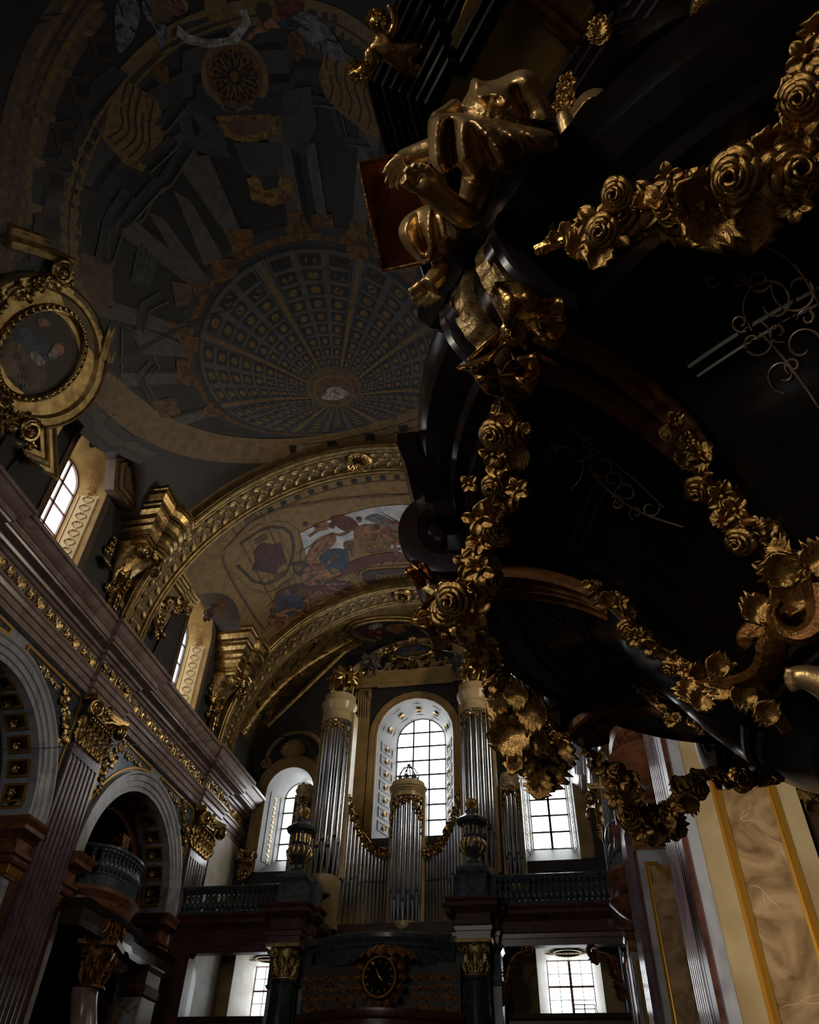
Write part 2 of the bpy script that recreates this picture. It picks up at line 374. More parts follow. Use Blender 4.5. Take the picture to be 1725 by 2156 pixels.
def text_pts(s, size=1.0, extrude=0.0):
    cu = bpy.data.curves.new('t', 'FONT'); cu.body = s; cu.size = size; cu.align_x = 'CENTER'; cu.align_y = 'CENTER'; cu.extrude = extrude
    o = bpy.data.objects.new('t', cu); COL.objects.link(o)
    dg = bpy.context.evaluated_depsgraph_get(); me = o.evaluated_get(dg).to_mesh()
    v = [tuple(p.co) for p in me.vertices]; f = [tuple(p.vertices) for p in me.polygons]
    o.evaluated_get(dg).to_mesh_clear(); bpy.data.objects.remove(o); bpy.data.curves.remove(cu)
    return v, f
# ================================================================ THE NAVE
XC = -5.5; PX = 6.6; XL = XC - PX; XR = XC + PX          # pilaster faces at -12.1 / +1.1
WX = PX + .15                                             # wall face
YE = 27.4; FL = -1.6
PIERS = [1.8, 9.3, 16.8, 24.3]; BAYS = [5.55, 13.05, 20.55]; AR = 2.5; SPR = 6.6; ZC = 12.2; RV = 6.78
def SX(side, d): return XC + side * d                     # side -1 left, +1 right; d from nave axis
fl = MB(); fl.box(-17, 6, -12, 30, FL - .2, FL); fl.build('floor', FLOORM, kind='structure')
def wall(side):
    b = MB(); xf = SX(side, WX); xb = SX(side, WX + .95)
    ys = [-12.0]; 
    for yc in [-1.95] + BAYS: ys += [yc + AR * math.cos(PI * (1 - k / 20)) for k in range(21)]
    ys += [30.0]
    def za(y):
        for yc in [-1.95] + BAYS:
            if abs(y - yc) <= AR + 1e-6: return SPR + math.sqrt(max(0, AR * AR - (y - yc) ** 2))
        return None
    TOP = 11.7
    def solid(ya, yb): return not any(yc - AR - 1e-6 <= ya and yb <= yc + AR + 1e-6 for yc in [-1.95] + BAYS)
    b.m(0)
    for ya, yb in zip(ys, ys[1:]):
        if solid(ya, yb):
            b.add([(xf, ya, FL), (xf, yb, FL), (xf, yb, TOP), (xf, ya, TOP)], [(0, 1, 2, 3)])
            b.add([(xb, ya, FL), (xb, yb, FL), (xb, yb, TOP), (xb, ya, TOP)], [(0, 1, 2, 3)])
            for y in (ya, yb):
                if -11 < y < 29: b.add([(xf, y, FL), (xb, y, FL), (xb, y, SPR), (xf, y, SPR)], [(0, 1, 2, 3)])
        else:
            b.add([(xf, ya, za(ya)), (xf, yb, za(yb)), (xf, yb, TOP), (xf, ya, TOP)], [(0, 1, 2, 3)])
            b.add([(xb, ya, za(ya)), (xb, yb, za(yb)), (xb, yb, TOP), (xb, ya, TOP)], [(0, 1, 2, 3)])
            b.add([(xf, ya, za(ya)), (xf, yb, za(yb)), (xb, yb, za(yb)), (xb, ya, za(ya))], [(0, 1, 2, 3)])
    # chapel behind the arches: back wall, ceiling, cross walls
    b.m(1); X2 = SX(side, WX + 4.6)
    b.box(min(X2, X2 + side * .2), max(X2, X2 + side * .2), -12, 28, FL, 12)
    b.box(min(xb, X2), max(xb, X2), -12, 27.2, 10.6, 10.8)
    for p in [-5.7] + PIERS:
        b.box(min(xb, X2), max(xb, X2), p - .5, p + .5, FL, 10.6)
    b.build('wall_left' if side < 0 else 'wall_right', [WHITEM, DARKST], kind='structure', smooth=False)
wall(-1); wall(1)
def lr(side, o): return SX(side, PX - o)                  # o = projection into the nave from pilaster face
ENT = [(-.2, 10.0), (0, 10.0), (0, 10.16), (.04, 10.17), (.04, 10.34), (.09, 10.36), (.12, 10.46), (.16, 10.5), (.16, 10.56), (.02, 10.58), (.02, 11.02),
       (.08, 11.04), (.12, 11.10), (.20, 11.12), (.22, 11.2), (.44, 11.24), (.46, 11.30), (.50, 11.30), (.50, 11.46), (.54, 11.48), (.62, 11.56), (.70, 11.68), (.76, 11.7), (.76, 11.8), (-.7, 11.8)]
def entab_path(side):
    pts = [(SX(side, PX), -11.0)]
    for p in [-5.7] + PIERS:
        a, c = p - .85, p + .85
        pts += [(SX(side, PX), a), (SX(side, PX - .13), a), (SX(side, PX - .13), c), (SX(side, PX), c)]
    pts += [(SX(side, PX), YE)]
    return pts
for i, side in enumerate((-1, 1)):
    b = MB(); b.sweep(entab_path(side), ENT, sign=(1 if side < 0 else -1))
    o = b.build('trim_%d' % (i + 1), PINKG, kind='structure', smooth=False)
    g = MB()                                              # gilded frieze: dense upright leaf and loop relief
    n = (-side, 0, 0); k = 0; y = 8.5 if side < 0 else 17
    while y < YE - .1:
        off = .13 if any(abs(y - p) < .85 for p in PIERS) else 0
        x = SX(side, PX - .03 - off)
        if k % 2 == 0:
            g.tube([(x, y - .09, 10.62), (x, y - .1, 10.88), (x, y, 10.97), (x, y + .1, 10.88), (x, y + .09, 10.62)], .022, 5, cap=False)
            g.add(*PEB, M=frame((x, y, 10.74), n, None, .035))
        elif k % 4 == 1:
            for s_ in (-1, 1): g.add(*LEAF2, M=frame((x, y, 10.62), n, (0, s_ * .35, 1), (.36, .3, .22)))
        else:
            g.add(*SCRS, M=frame((x, y + .03, 10.8), n, (0, 0, 1), (.17, .2, .2))); g.add(*LEAF2, M=frame((x, y, 10.62), n, (0, 0, 1), (.38, .3, .25)))
        if off and k % 2: rosette(g, (x - side * .03, y, 10.86), n, .15, petals=6)
        y += .215; k += 1
    g.build('gilded_frieze', GOLD, o, ang=60)
# ---------------------------------------------------------------- arches: archivolts, spandrels, coffers, imposts
def arcade(side, yc, k, vis=True):
    lab = ('left' if side < 0 else 'right')
    xf = lambda o: SX(side, WX - o)
    t = thing('nave_arch', None, None, (xf(0), yc, SPR), kind=None)
    fnx = lambda a, c, h: (xf(h), a, c)
    path = [(yc + AR, 6.4)] + arcpts(yc, SPR, AR, 0, PI, 40) + [(yc - AR, 6.4)]
    prof = [(-.02, -.02), (-.02, .05), (.10, .05), (.12, .09), (.26, .09), (.28, .13), (.42, .13), (.47, .18), (.52, .18), (.52, -.02)]
    b = MB(); b.sweep(path, [(o, h) for o, h in prof], fn=fnx)
    b.build('archivolt', WHITEM, t)
    # spandrel fields with gilded relief
    for sg in (-1, 1):
        pts = []
        for j in range(15):
            a = PI / 2 - sg * (-PI / 2 * .0 + (j / 14) * PI / 2 * .88 + .12) + 0
            pts.append((yc + (AR + .62) * math.cos(a), SPR + (AR + .62) * math.sin(a)))
        yo = yc + sg * 2.92
        out = [p for p in pts if abs(p[0] - yc) < 2.88] + [(yo, SPR + 1.2), (yo, 9.86)]
        out.append((out[0][0], 9.86)) if out[0][1] < 9.75 else None
        bb = MB().m(0); vs = [(xf(.03), a, c) for a, c in out]; bb.add(vs, [tuple(range(len(vs)))])
        p = bb.build('spandrel_panel', BLUEG, t, smooth=False)
        fr = MB(); fr.sweep(out, [(-.03, .02), (-.03, .06), (.03, .06), (.03, .02)], fn=fnx, closed=True); fr.build('gilt_frame', YELGOLD, p)
        g = MB(); cy = yc + sg * 2.35
        ornament(g, (xf(.04), cy + sg * .12, 9.2), (0, -sg * .55, .8), (-side, 0, 0), 1.5, .62, seed=k + sg, depth=.7, dens=1.3)
        ornament(g, (xf(.04), yc + sg * 2.62, 8.3), (0, .05 * sg, 1), (-side, 0, 0), 1.4, .38, seed=k + 3 + sg, depth=.7)
        ornament(g, (xf(.04), yc + sg * 1.45, 9.62), (0, 1, -.1 * sg), (-side, 0, 0), 1.0, .26, seed=k + 5 + sg, depth=.7)
        g.build('gilded_relief', GOLD, p, ang=60)
    # coffers of the reveal
    xm = SX(side, WX + .48)
    slots = [(yc + sg * AR, z, (0, -sg, 0)) for sg in (-1, 1) for z in ([7.0] if True else [])]
    for j in range(1, 14):
        a = PI * j / 14; slots.append((yc + AR * math.cos(a), SPR + AR * math.sin(a) + .25, (0, -math.cos(a), -math.sin(a))))
    first = None
    for (y, z, n) in slots:
        if side > 0 and z > 8.2: continue
        if side < 0 and yc < 10 and y < yc: continue
        n = np.array(n, float); r_ = -n
        if abs(z - 7.0) > 1e-6: o_ = np.array((xm, yc, SPR)) + r_ * AR
        else: o_ = np.array((xm, y, z))
        o_ = o_ + n * .01; tt = np.cross(n, (1, 0, 0))
        c = MB().m(0)
        fn_ = lambda a, q, h: tuple(o_ + np.array((1, 0, 0)) * a + tt * q + n * h)
        c.sweep([(-.3, -.21), (.3, -.21), (.3, .21), (-.3, .21)], [(0, 0), (0, .05), (-.05, .05), (-.07, 0)], fn=fn_, closed=True, sign=1)
        c.m(1).add([fn_(-.3, -.21, .012), fn_(.3, -.21, .012), fn_(.3, .21, .012), fn_(-.3, .21, .012)], [(0, 1, 2, 3)])
        q = c.build('coffer', [YELGOLD, DARKST], t, smooth=False)
        g = MB(); rosette(g, o_ + n * .03, n, .17, petals=8); g.build('rosette', GOLD, q, ang=60)
    # inner lining of dark marble beyond the coffers
    lin = MB(); pa = arcpts(yc, SPR, AR - .22, 0, PI, 30)
    lin.sweep([(yc + AR - .22, 3.0)] + pa + [(yc - AR + .22, 3.0)], [(-.2, .95), (-.2, 1.35), (.3, 1.35), (.3, .95)], fn=lambda a, c, h: (SX(side, WX + h), a, c))
    lin.build('inner_arch_lining', BLUEG if yc < 15 else REDM, t)
    t['kind'] = 'structure'; t.name = 'trim_arch'
    return t
for side in (-1, 1):
    for k, yc in enumerate(BAYS[1:] if side < 0 else BAYS[1:]): arcade(side, yc, k * 7 + side)
IMP = [(0, 5.28), (.04, 5.28), (.04, 5.34), (.0, 5.36), (.02, 5.56), (.09, 5.58), (.12, 5.64), (.08, 5.66), (.08, 5.74), (.14, 5.76), (.14, 5.84), (.03, 5.86), (.03, 6.12), (.08, 6.14), (.12, 6.2), (.26, 6.24), (.26, 6.34), (.34, 6.44), (.36, 6.5), (0, 6.5)]
def impost(side, p, parent_only=None):
    """stacked cornice that wraps the pier at the springing of the arches"""
    x0, x1 = SX(side, WX + .95), SX(side, WX)
    for sg in (-1, 1):
        b = MB(); g = MB()
        yj = p + sg * 1.25
        pts = [(x0, yj), (x1, yj), (x1, p + sg * .72)]
        s_ = 1 if (side * sg) > 0 else -1
        b.m(0).sweep(pts, [q for q in IMP], sign=s_)
        o = b.build('impost_cornice', ORNM, smooth=False, kind='structure')
        o.name = 'trim_impost'
        # gilded fluted neck
        a, c = sorted((x0, x1))
        x = a + .05
        while x < c: g.box(x, x + .035, yj + sg * .0, yj + sg * .035, 5.37, 5.55); x += .075
        y = min(yj, p + sg * .72)
        while y < max(yj, p + sg * .72): g.box(x1 - .03 if side > 0 else x1, x1 if side > 0 else x1 + .03, y, y + .035, 5.37, 5.55); y += .075
        g.build('gilded_flutes', YELGOLD, o, smooth=False)
        # framed marble panel on the jamb below
        q = MB(); hw = .34; cx = (x0 + x1) / 2
        fnp = lambda a_, z, h: (a_, yj + sg * (h), z)
        arc = [(cx + .16 * math.cos(t_), 5.02 + .16 * math.sin(t_)) for t_ in [PI + PI * j / 8 for j in range(9)]]
        outl = [(cx - hw, 5.02)] + arc + [(cx + hw, 5.02), (cx + hw, -.4), (cx - hw, -.4)]
        q.sweep(outl, [(-.035, .0), (-.035, .03), (-.01, .045), (.01, .03), (.035, .04), (.035, 0)], fn=fnp, closed=True)
        m_ = q.build('gilt_panel_frame', YELGOLD, o, ang=30)
        q = MB(); q.add([(cx - hw, yj + sg * .006, 5.02), (cx + hw, yj + sg * .006, 5.02), (cx + hw, yj + sg * .006, -.4), (cx - hw, yj + sg * .006, -.4)], [(0, 1, 2, 3)])
        q.build('marble_panel', YELM, m_, smooth=False)
        # red strip beside the pilaster
        q = MB(); y_a, y_b = sorted((p + sg * .72, p + sg * 1.02)); q.box(min(x1, x1 - side * .03), max(x1, x1 - side * .03), y_a, y_b, FL, 5.28)
        q.build('red_marble_strip', REDM, o, smooth=False)
def pilaster(side, p, label, caps=True, W=.68, N=7, z0=FL):
    xf = SX(side, PX); xw = SX(side, WX); s_ = -side
    t = thing('fluted_pilaster', label, 'pilaster', (xw, p, FL), 'fluted pilasters of the nave walls')
    b = MB(); H = 8.62; fw = .115 if N == 7 else .075; gap = (2 * W - N * fw) / (N + 1)
    # plan of flutes extruded upward
    plan = [(p - W, xw), (p - W, xf)]; y = p - W + gap
    for k in range(N):
        for j in range(7):
            a = PI * j / 6; plan.append((y + fw / 2 - fw / 2 * math.cos(a), xf - s_ * (.055 * math.sin(a))))
        y += fw + gap
    plan += [(p + W, xf), (p + W, xw)]
    K = len(plan); vs = [(x, y, z0) for y, x in plan] + [(x, y, H - .16) for y, x in plan]
    b.add(vs, [(i, i + 1, K + i + 1, K + i) for i in range(K - 1)])
    b.box(min(xw, xf), max(xw, xf), p - W, p + W, H - .17, H)
    b.build('shaft', PURP, t, ang=50)
    b = MB(); pts = [(xw, p - W), (xf, p - W), (xf, p + W), (xw, p + W)]
    b.sweep(pts, [(0, H), (.03, H + .01), (.05, H + .05), (.03, H + .08), (0, H + .09)], sign=1 if side > 0 else -1); b.build('astragal', PURP, t, ang=30)
    if caps:
        b = MB(); capital(b, (xf, p, H + .09), (0, 1, 0), (s_, 0, 0), 1.3, .10, 10.0 - H - .09); b.build('gilded_capital', GOLD, t, ang=55)
    return t
for p, l in ((16.8, 'purple fluted pilaster with gilded capital on the left wall, between the two dark arches'), (24.3, 'purple fluted pilaster with gilded capital, short in view, left of the organ gallery balustrade')):
    pilaster(-1, p, l, z0=FL if p < 20 else 6.7)
pilaster(1, 8.93, 'tall fluted pilaster of the right wall beside the cream marble pier face', W=.58)
for p, l in ((16.8, 'narrow-looking fluted pilaster of the right wall left of the gilt-framed white jamb'), (24.3, 'farthest fluted pilaster of the right wall, next to the right arched window')):
    pilaster(1, p, l, z0=FL if p < 20 else 6.7)
for side in (-1, 1):
    for p in (PIERS[1:] if side > 0 else PIERS[2:]): impost(side, p)
# near right pier: cream face with gilt mouldings (faces the altar)
t = thing('marble_pier', 'cream marble pier face with two bright gilt vertical mouldings at the lower right', 'pier', (1.7, 8.1, FL))
b = MB(); b.box(1.2, 2.28, 7.985, 8.06, FL, 10); b.build('cream_slab', CREAM, t, smooth=False)
b = MB(); b.box(1.15, 1.26, 7.96, 8.12, FL, 10); b.build('grey_edge_strip', WHITEM, t, smooth=False)
b = MB(); b.box(1.52, 2.0, 7.965, 7.99, FL, 10); b.build('marble_field', YELM, t, smooth=False)
for xa in (1.475, 2.0):
    b = MB(); b.sweep([(xa, FL), (xa, 10)], [(0, -.0), (0, .03), (.02, .045), (.04, .02), (.06, .05), (.085, .05), (.1, .015), (.1, 0)], fn=lambda a, c, h: (a, 7.985 - h, c), sign=1)
    b.build('gilt_moulding', YELGOLD, t, ang=25)
b = MB(); rnd = random.Random(4)
for (px, py) in ((1560, 1725), (1605, 1870), (1690, 2105), (1665, 1790)):
    o = AY((px, py), 7.95); 
    for k in range(3):
        pts = [o]; a = rnd.uniform(0, 6.28)
        for j in range(5): a += rnd.uniform(-.5, .5); pts.append(pts[-1] + np.array((math.cos(a) * .045, 0, math.sin(a) * .045)))
        b.tube([(min(max(q[0], 1.6), 1.98), 7.9645, q[2]) for q in pts], [.0018, .0026, .0022, .002, .0016, .001], 4)
b.build('marble_veins', VEIN, t)
b = MB(); b.box(2.3, 6.0, 8.25, 8.4, FL, 10); b.build('wall_aisle', DARKST, kind='structure', smooth=False)
b = MB(); b.box(1.10, 1.24, 8.06, 8.58, FL, 10); b.build('red_marble_flank', REDM, t, smooth=False)
# ---------------------------------------------------------------- clerestory + windows
def window(name, fn, hw, z0, zs, cols, rows, depth, ohw, oz0, ozs, revm, framem=FRAMEW, pane=PANEM, bar=.03, rect=False):
    """fn(a, z, d): a across, z up, d = depth behind the wall face"""
    def outl(h, a0, s0, n=12):
        if rect: return [(-h, a0), (-h, s0), (h, s0), (h, a0)]
        return [(-h, a0)] + [(-h * math.cos(PI * j / n), s0 + h * math.sin(PI * j / n)) for j in range(n + 1)] + [(h, a0)]
    inn = outl(hw, z0, zs); out = outl(ohw, oz0, ozs); K = len(inn)
    b = MB().m(0)
    vs = [fn(a, z, 0) for a, z in out] + [fn(a, z, depth) for a, z in inn]
    b.add(vs, [(i, i + 1, K + i + 1, K + i) for i in range(K - 1)] + [(K - 1, 0, K, 2 * K - 1)])
    w = b.build(name, revm, kind='structure', ang=30)
    b = MB(); b.add([fn(a, z, depth + .06) for a, z in inn], [tuple(range(K))]); b.build('pane', pane, w, smooth=False)
    b = MB(); b.sweep([inn[0]] + inn[1:], [(-.10, 0), (-.10, .07), (.02, .07), (.02, 0)], fn=lambda a, z, h: fn(a, z, depth - h + .04), closed=True)
    top = zs + (0 if rect else hw)
    def lim(a): return zs + (math.sqrt(max(0, hw * hw - a * a)) if not rect else 0)
    for c in range(1, cols):
        a = -hw + 2 * hw * c / cols; q = [(a, z0), (a, lim(a))]; wv = bar * (1.5 if (cols % 2 == 0 and c == cols // 2) else 1)
        b.add([fn(a - wv, z0, depth), fn(a + wv, z0, depth), fn(a + wv, lim(a), depth), fn(a - wv, lim(a), depth), fn(a - wv, z0, depth + .05), fn(a + wv, z0, depth + .05), fn(a + wv, lim(a), depth + .05), fn(a - wv, lim(a), depth + .05)],
              [(0, 1, 2, 3), (4, 5, 6, 7), (0, 3, 7, 4), (1, 2, 6, 5)])
    for r in range(1, rows):
        z = z0 + (top - z0) * r / rows; hh = hw if z <= zs or rect else math.sqrt(max(0, hw * hw - (z - zs) ** 2)); wv = bar
        b.add([fn(-hh, z - wv, depth), fn(hh, z - wv, depth), fn(hh, z + wv, depth), fn(-hh, z + wv, depth), fn(-hh, z - wv, depth + .05), fn(hh, z - wv, depth + .05), fn(hh, z + wv, depth + .05), fn(-hh, z + wv, depth + .05)],
              [(0, 1, 2, 3), (4, 5, 6, 7), (0, 1, 5, 4), (3, 2, 6, 7)])
    b.build('glazing_bars', framem, w, smooth=False)
    return w, inn, out
WYC = {5.55: 5.4, 13.05: 12.8, 20.55: 20.75}
def lun(yc, y): return 13.5 + 2.75 * math.sqrt(max(0, 1 - ((y - WYC.get(yc, yc)) / 2.45) ** 2))
def clerestory(side):
    b = MB(); xw = SX(side, PX + .0)
    for yc in BAYS:
        wc = WYC[yc]; ow, oz = .93, 15.5
        ys = sorted(set([round(yc - 3.2 + 6.4 * j / 40, 4) for j in range(41)] + [wc - ow, wc + ow]))
        for ya, yb in zip(ys, ys[1:]):
            ym = (ya + yb) / 2
            ta, tb = lun(yc, ya), lun(yc, yb)
            if wc - ow - 1e-6 <= ya and yb <= wc + ow + 1e-6:
                fa = oz + math.sqrt(max(0, ow ** 2 - (ya - wc) ** 2)); fb = oz + math.sqrt(max(0, ow ** 2 - (yb - wc) ** 2))
                b.add([(xw, ya, fa), (xw, yb, fb), (xw, yb, max(tb, fb) + .5), (xw, ya, max(ta, fa) + .5)], [(0, 1, 2, 3)])
                b.add([(xw, ya, 11.6), (xw, yb, 11.6), (xw, yb, 12.0), (xw, ya, 12.0)], [(0, 1, 2, 3)])
            else: b.add([(xw, ya, 11.6), (xw, yb, 11.6), (xw, yb, tb + .5), (xw, ya, ta + .5)], [(0, 1, 2, 3)])
    b.add([(xw, 23.7, 11.6), (xw, YE, 11.6), (xw, YE, 15.5), (xw, 23.7, 15.5)], [(0, 1, 2, 3)])
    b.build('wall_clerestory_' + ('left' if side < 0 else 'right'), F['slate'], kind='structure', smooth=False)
clerestory(-1); clerestory(1)
wn = 1; REVO = mat('reveal_ochre', S((.80, .66, .42)), .55, 0., S((.70, .56, .34)), 2.)
REVL = mat('reveal_ornament', S((.88, .79, .60)), .55); REVB = mat('reveal_ornament_line', S((.62, .44, .24)), .5, .2)
for side in (-1, 1):
    for yc in BAYS:
        wc = WYC[yc]; fn = lambda a, z, d, side=side, wc=wc: (SX(side, PX + d), wc + a * (1 if side < 0 else -1), z)
        w, inn, out = window('window_%d' % wn, fn, .58, 11.9, 15.15, 2, 5, .75, .93, 12.0, 15.5, REVO, LEAD if yc > 15 else FRAMEW, bar=.025, pane=PANEN if yc < 10 else PANEM if side < 0 else (PANES if yc < 15 else PANES2)); wn += 1
        # painted panels and heart scrolls on the splayed reveal
        if side < 0 and yc > 10:
            q = MB(); s2 = MB()
            for sg in (1,):
                A = np.array(fn(.93 * sg, 12.0, 0)); B = np.array(fn(.56 * sg, 12.0, .75)); n = _n(np.cross(B - A, (0, 0, 1))) * 1
                if n[0] * (1) < 0: n = -n
                ex = _n(B - A); L = np.linalg.norm(B - A); o0 = A + ex * L * .5 + n * .006
                q.add([tuple(A + ex * L * f + n * .006 + np.array((0, 0, z))) for f, z in ((.16, .1), (.84, .1), (.84, 3.0), (.16, 3.12))], [(0, 1, 2, 3)])
                for k in range(9):
                    z = .35 + k * .32; c = o0 + np.array((0, 0, z)) + n * .012
                    for s_ in (-1, 1):
                        pts = [c + ex * s_ * (.02 + .12 * math.sin(t_ * PI)) * 1.0 + np.array((0, 0, -.14 + .26 * t_)) for t_ in [j / 7 for j in range(8)]]
                        pts += [c + ex * s_ * .035 + np.array((0, 0, .05))]
                        s2.tube(pts, .011, 4)
                for f in (.20, .80): s2.tube([A + ex * L * f + n * .015 + np.array((0, 0, .12)), A + ex * L * f + n * .015 + np.array((0, 0, 3.0))], .009, 4)
                # ledge at the springing and arabesque above
                for k in range(6):
                    a_ = .15 + k * .2; r1, r2 = .93, .56; ff = .5
                    pa = np.array(fn(.75 * math.cos(a_) * sg, 15.08 + .75 * math.sin(a_), .37)); nn = _n(np.array((1., -math.cos(a_) * sg * 2, -math.sin(a_) * 2)))
                    s2.add(*SCRS, M=frame(pa + nn * .01, nn, (0, -math.sin(a_), math.cos(a_)), (.17, .17 * (-1) ** k, .08)))
            p_ = q.build('painted_panel', REVL, w, smooth=False); s2.build('arabesque_lines', REVB, p_)
        if side < 0 and yc > 10:   # moulded frame round the opening
            q = MB(); q.sweep(out, [(0, 0), (0, .03), (.05, .05), (.1, .03), (.16, .05), (.22, .05), (.24, 0)], fn=lambda a, z, h: fn(a, z, -h), closed=False, sign=-1 )
            q.build('window_frame', F['brown'], w, ang=30)
# ================================================================ VAULT
def V(s, y, e=0.0):
    """point on the painted vault: s = arc length from the crown (+ right), y along the nave, e inward"""
    a = s / RV; r = RV - e
    return (XC + r * math.sin(a), y, ZC + r * math.cos(a))
def vp(p):
    r = ray(p); a = r[0] ** 2 + r[2] ** 2; b_ = 2 * (r[0] * -XC - r[2] * ZC); c = XC ** 2 + ZC ** 2 - RV * RV
    t = (-b_ + math.sqrt(b_ * b_ - 4 * a * c)) / (2 * a); q = r * t
    return (RV * math.atan2(q[0] - XC, q[2] - ZC), q[1])
vb = MB()
def slot(y):
    if y < 16.1: return 0
    if y < 23.9: return 1
    return 2
y0 = -6.0; dy = .25
while y0 < YE:
    y1 = min(YE, y0 + dy); ym = (y0 + y1) / 2; vb.m(slot(ym))
    def lim(y):
        for yc in BAYS + [-1.95]:
            if abs(y - WYC.get(yc, yc)) < 2.45:
                h = lun(yc, y) - ZC; return math.acos(min(1, h / RV)) if h > 0 else PI / 2
        return PI / 2
    la, lb = lim(y0 + 1e-4), lim(y1 - 1e-4); n = 40
    vb.add([V(RV * (-la + 2 * la * k / n), y0) for k in range(n + 1)] + [V(RV * (-lb + 2 * lb * k / n), y1) for k in range(n + 1)],
           [(k, k + 1, n + 2 + k, n + 1 + k) for k in range(n)])
    for sg in (-1, 1):                                    # lunette barrels
        if la < PI / 2 - .01 or lb < PI / 2 - .01:
            vb.m(3)
            A, B = V(sg * RV * la, y0), V(sg * RV * lb, y1); X = SX(sg, PX + .02)
            vb.add([A, B, (X, y1, B[2]), (X, y0, A[2])], [(0, 1, 2, 3)])
    y0 = y1
vb.build('ceiling', [F['dgrey'], F['ochre'], GOLDP, F['dbrown']], kind='structure', ang=60)
class Paint:
    """flat paint on the vault: every patch lies on the vault surface"""
    def __init__(s): s.b = MB(); s.keys = []
    def k(s, key):
        if key not in s.keys: s.keys.append(key)
        s.b.m(s.keys.index(key))
    def strip(s, A, B, key, e=.012, n=None):
        """ribbon between two polylines in (s, y)"""
        s.k(key); N = len(A); s.b.add([V(p[0], p[1], e) for p in A] + [V(p[0], p[1], e) for p in B], [(i, i + 1, N + i + 1, N + i) for i in range(N - 1)])
    def line(s, P, w, key, e=.02, closed=False):
        P = [np.array(p, float) for p in P]
        if closed: P = P + [P[0]]
        A = []; B = []
        for i in range(len(P)):
            d = _n(P[min(i + 1, len(P) - 1)] - P[max(i - 1, 0)] + 1e-9); nn = np.array((-d[1], d[0])) * w / 2; A.append(P[i] + nn); B.append(P[i] - nn)
        s.strip(A, B, key, e)
    def poly(s, P, key, e=.016, size=.6):
        s.k(key); bm = bmesh.new(); vs = [bm.verts.new((p[0], p[1], 0)) for p in P]
        try: bm.faces.new(vs)
        except Exception: bm.free(); return
        bmesh.ops.triangulate(bm, faces=bm.faces[:])
        for _ in range(4):
            le = [q for q in bm.edges if q.calc_length() > size]
            if not le: break
            bmesh.ops.subdivide_edges(bm, edges=le, cuts=1); bmesh.ops.triangulate(bm, faces=bm.faces[:])
        bm.verts.index_update(); s.b.add([V(v.co.x, v.co.y, e) for v in bm.verts], [tuple(v.index for v in f.verts) for f in bm.faces]); bm.free()
    def px(s, P, key, e=.016, size=.6): s.poly([vp(p) for p in P], key, e, size)
    def pxl(s, P, w, key, e=.02, closed=False, sm=2):
        P = [np.array(p, float) for p in P]
        for _ in range(sm):                               # Chaikin smoothing
            if closed: Q = P + [P[0]]
            else: Q = P
            R = [] if closed else [P[0]]
            for a, b in zip(Q, Q[1:]): R += [a * .75 + b * .25, a * .25 + b * .75]
            if not closed: R.append(P[-1])
            P = R
        s.line([vp(p) for p in P], w, key, e, closed)
    def done(s, name, label, cat, c):
        t = s.b.build(name, [F[k] for k in s.keys], smooth=False, label=label, cat=cat); return t
def smooth(P, n=2, closed=False):
    P = [np.array(p, float) for p in P]
    for _ in range(n):
        Q = P + [P[0]] if closed else P
        R = [] if closed else [P[0]]
        for a, b in zip(Q, Q[1:]): R += [a * .75 + b * .25, a * .25 + b * .75]
        if not closed: R.append(P[-1])
        P = R
    return P
# ---- painted false dome over the two near bays
fr = Paint()
# cupola: rings whose centre slides towards the oculus
OC = np.array(vp((703, 818)))
B0 = np.array((vp((690, 505))[0] * .0 - .0, 12.4)); RX0, RY0 = 3.72, 3.2
RO = .78
def dome(t, a):
    """t 0 = springing ring, 1 = oculus ring; a = angle"""
    k = 1 - (1 - t) ** 1.12; c = B0 * (1 - k) + OC * k
    return (c[0] + (RX0 * (1 - k) + RO * k) * math.cos(a), c[1] + (RY0 * (1 - k) + RO * .92 * k) * math.sin(a))
def ring(t0, t1, key, e, a0=0, a1=2 * PI, n=96):
    if t1 - t0 > .09:
        k = int((t1 - t0) / .06) + 1
        for j in range(k): ring(t0 + (t1 - t0) * j / k, t0 + (t1 - t0) * (j + 1) / k, key, e, a0, a1, n)
        return
    fr.strip([dome(t0, a0 + (a1 - a0) * i / n) for i in range(n + 1)], [dome(t1, a0 + (a1 - a0) * i / n) for i in range(n + 1)], key, e)
ring(-.16, -.10, 'slate', .012); ring(-.10, -.055, 'orange', .013); ring(-.055, -.02, 'slate', .012); ring(-.02, 1.0, 'stone', .014)
ring(-.02, 0.0, 'dgrey', .017); ring(.98, 1.03, 'gold', .02)
fr.poly([dome(1.0, 2 * PI * i / 30) for i in range(30)], 'brown', .022)
fr.line([dome(1.08, 2 * PI * i / 30) for i in range(30)], .05, 'tan', .026, True)
fr.poly([tuple(OC + np.array((.38 * math.cos(a) * (1.1 + .3 * math.sin(3 * a)), .18 + .26 * math.sin(a)))) for a in [2 * PI * i / 14 for i in range(14)]], 'white', .028)
NS = 8
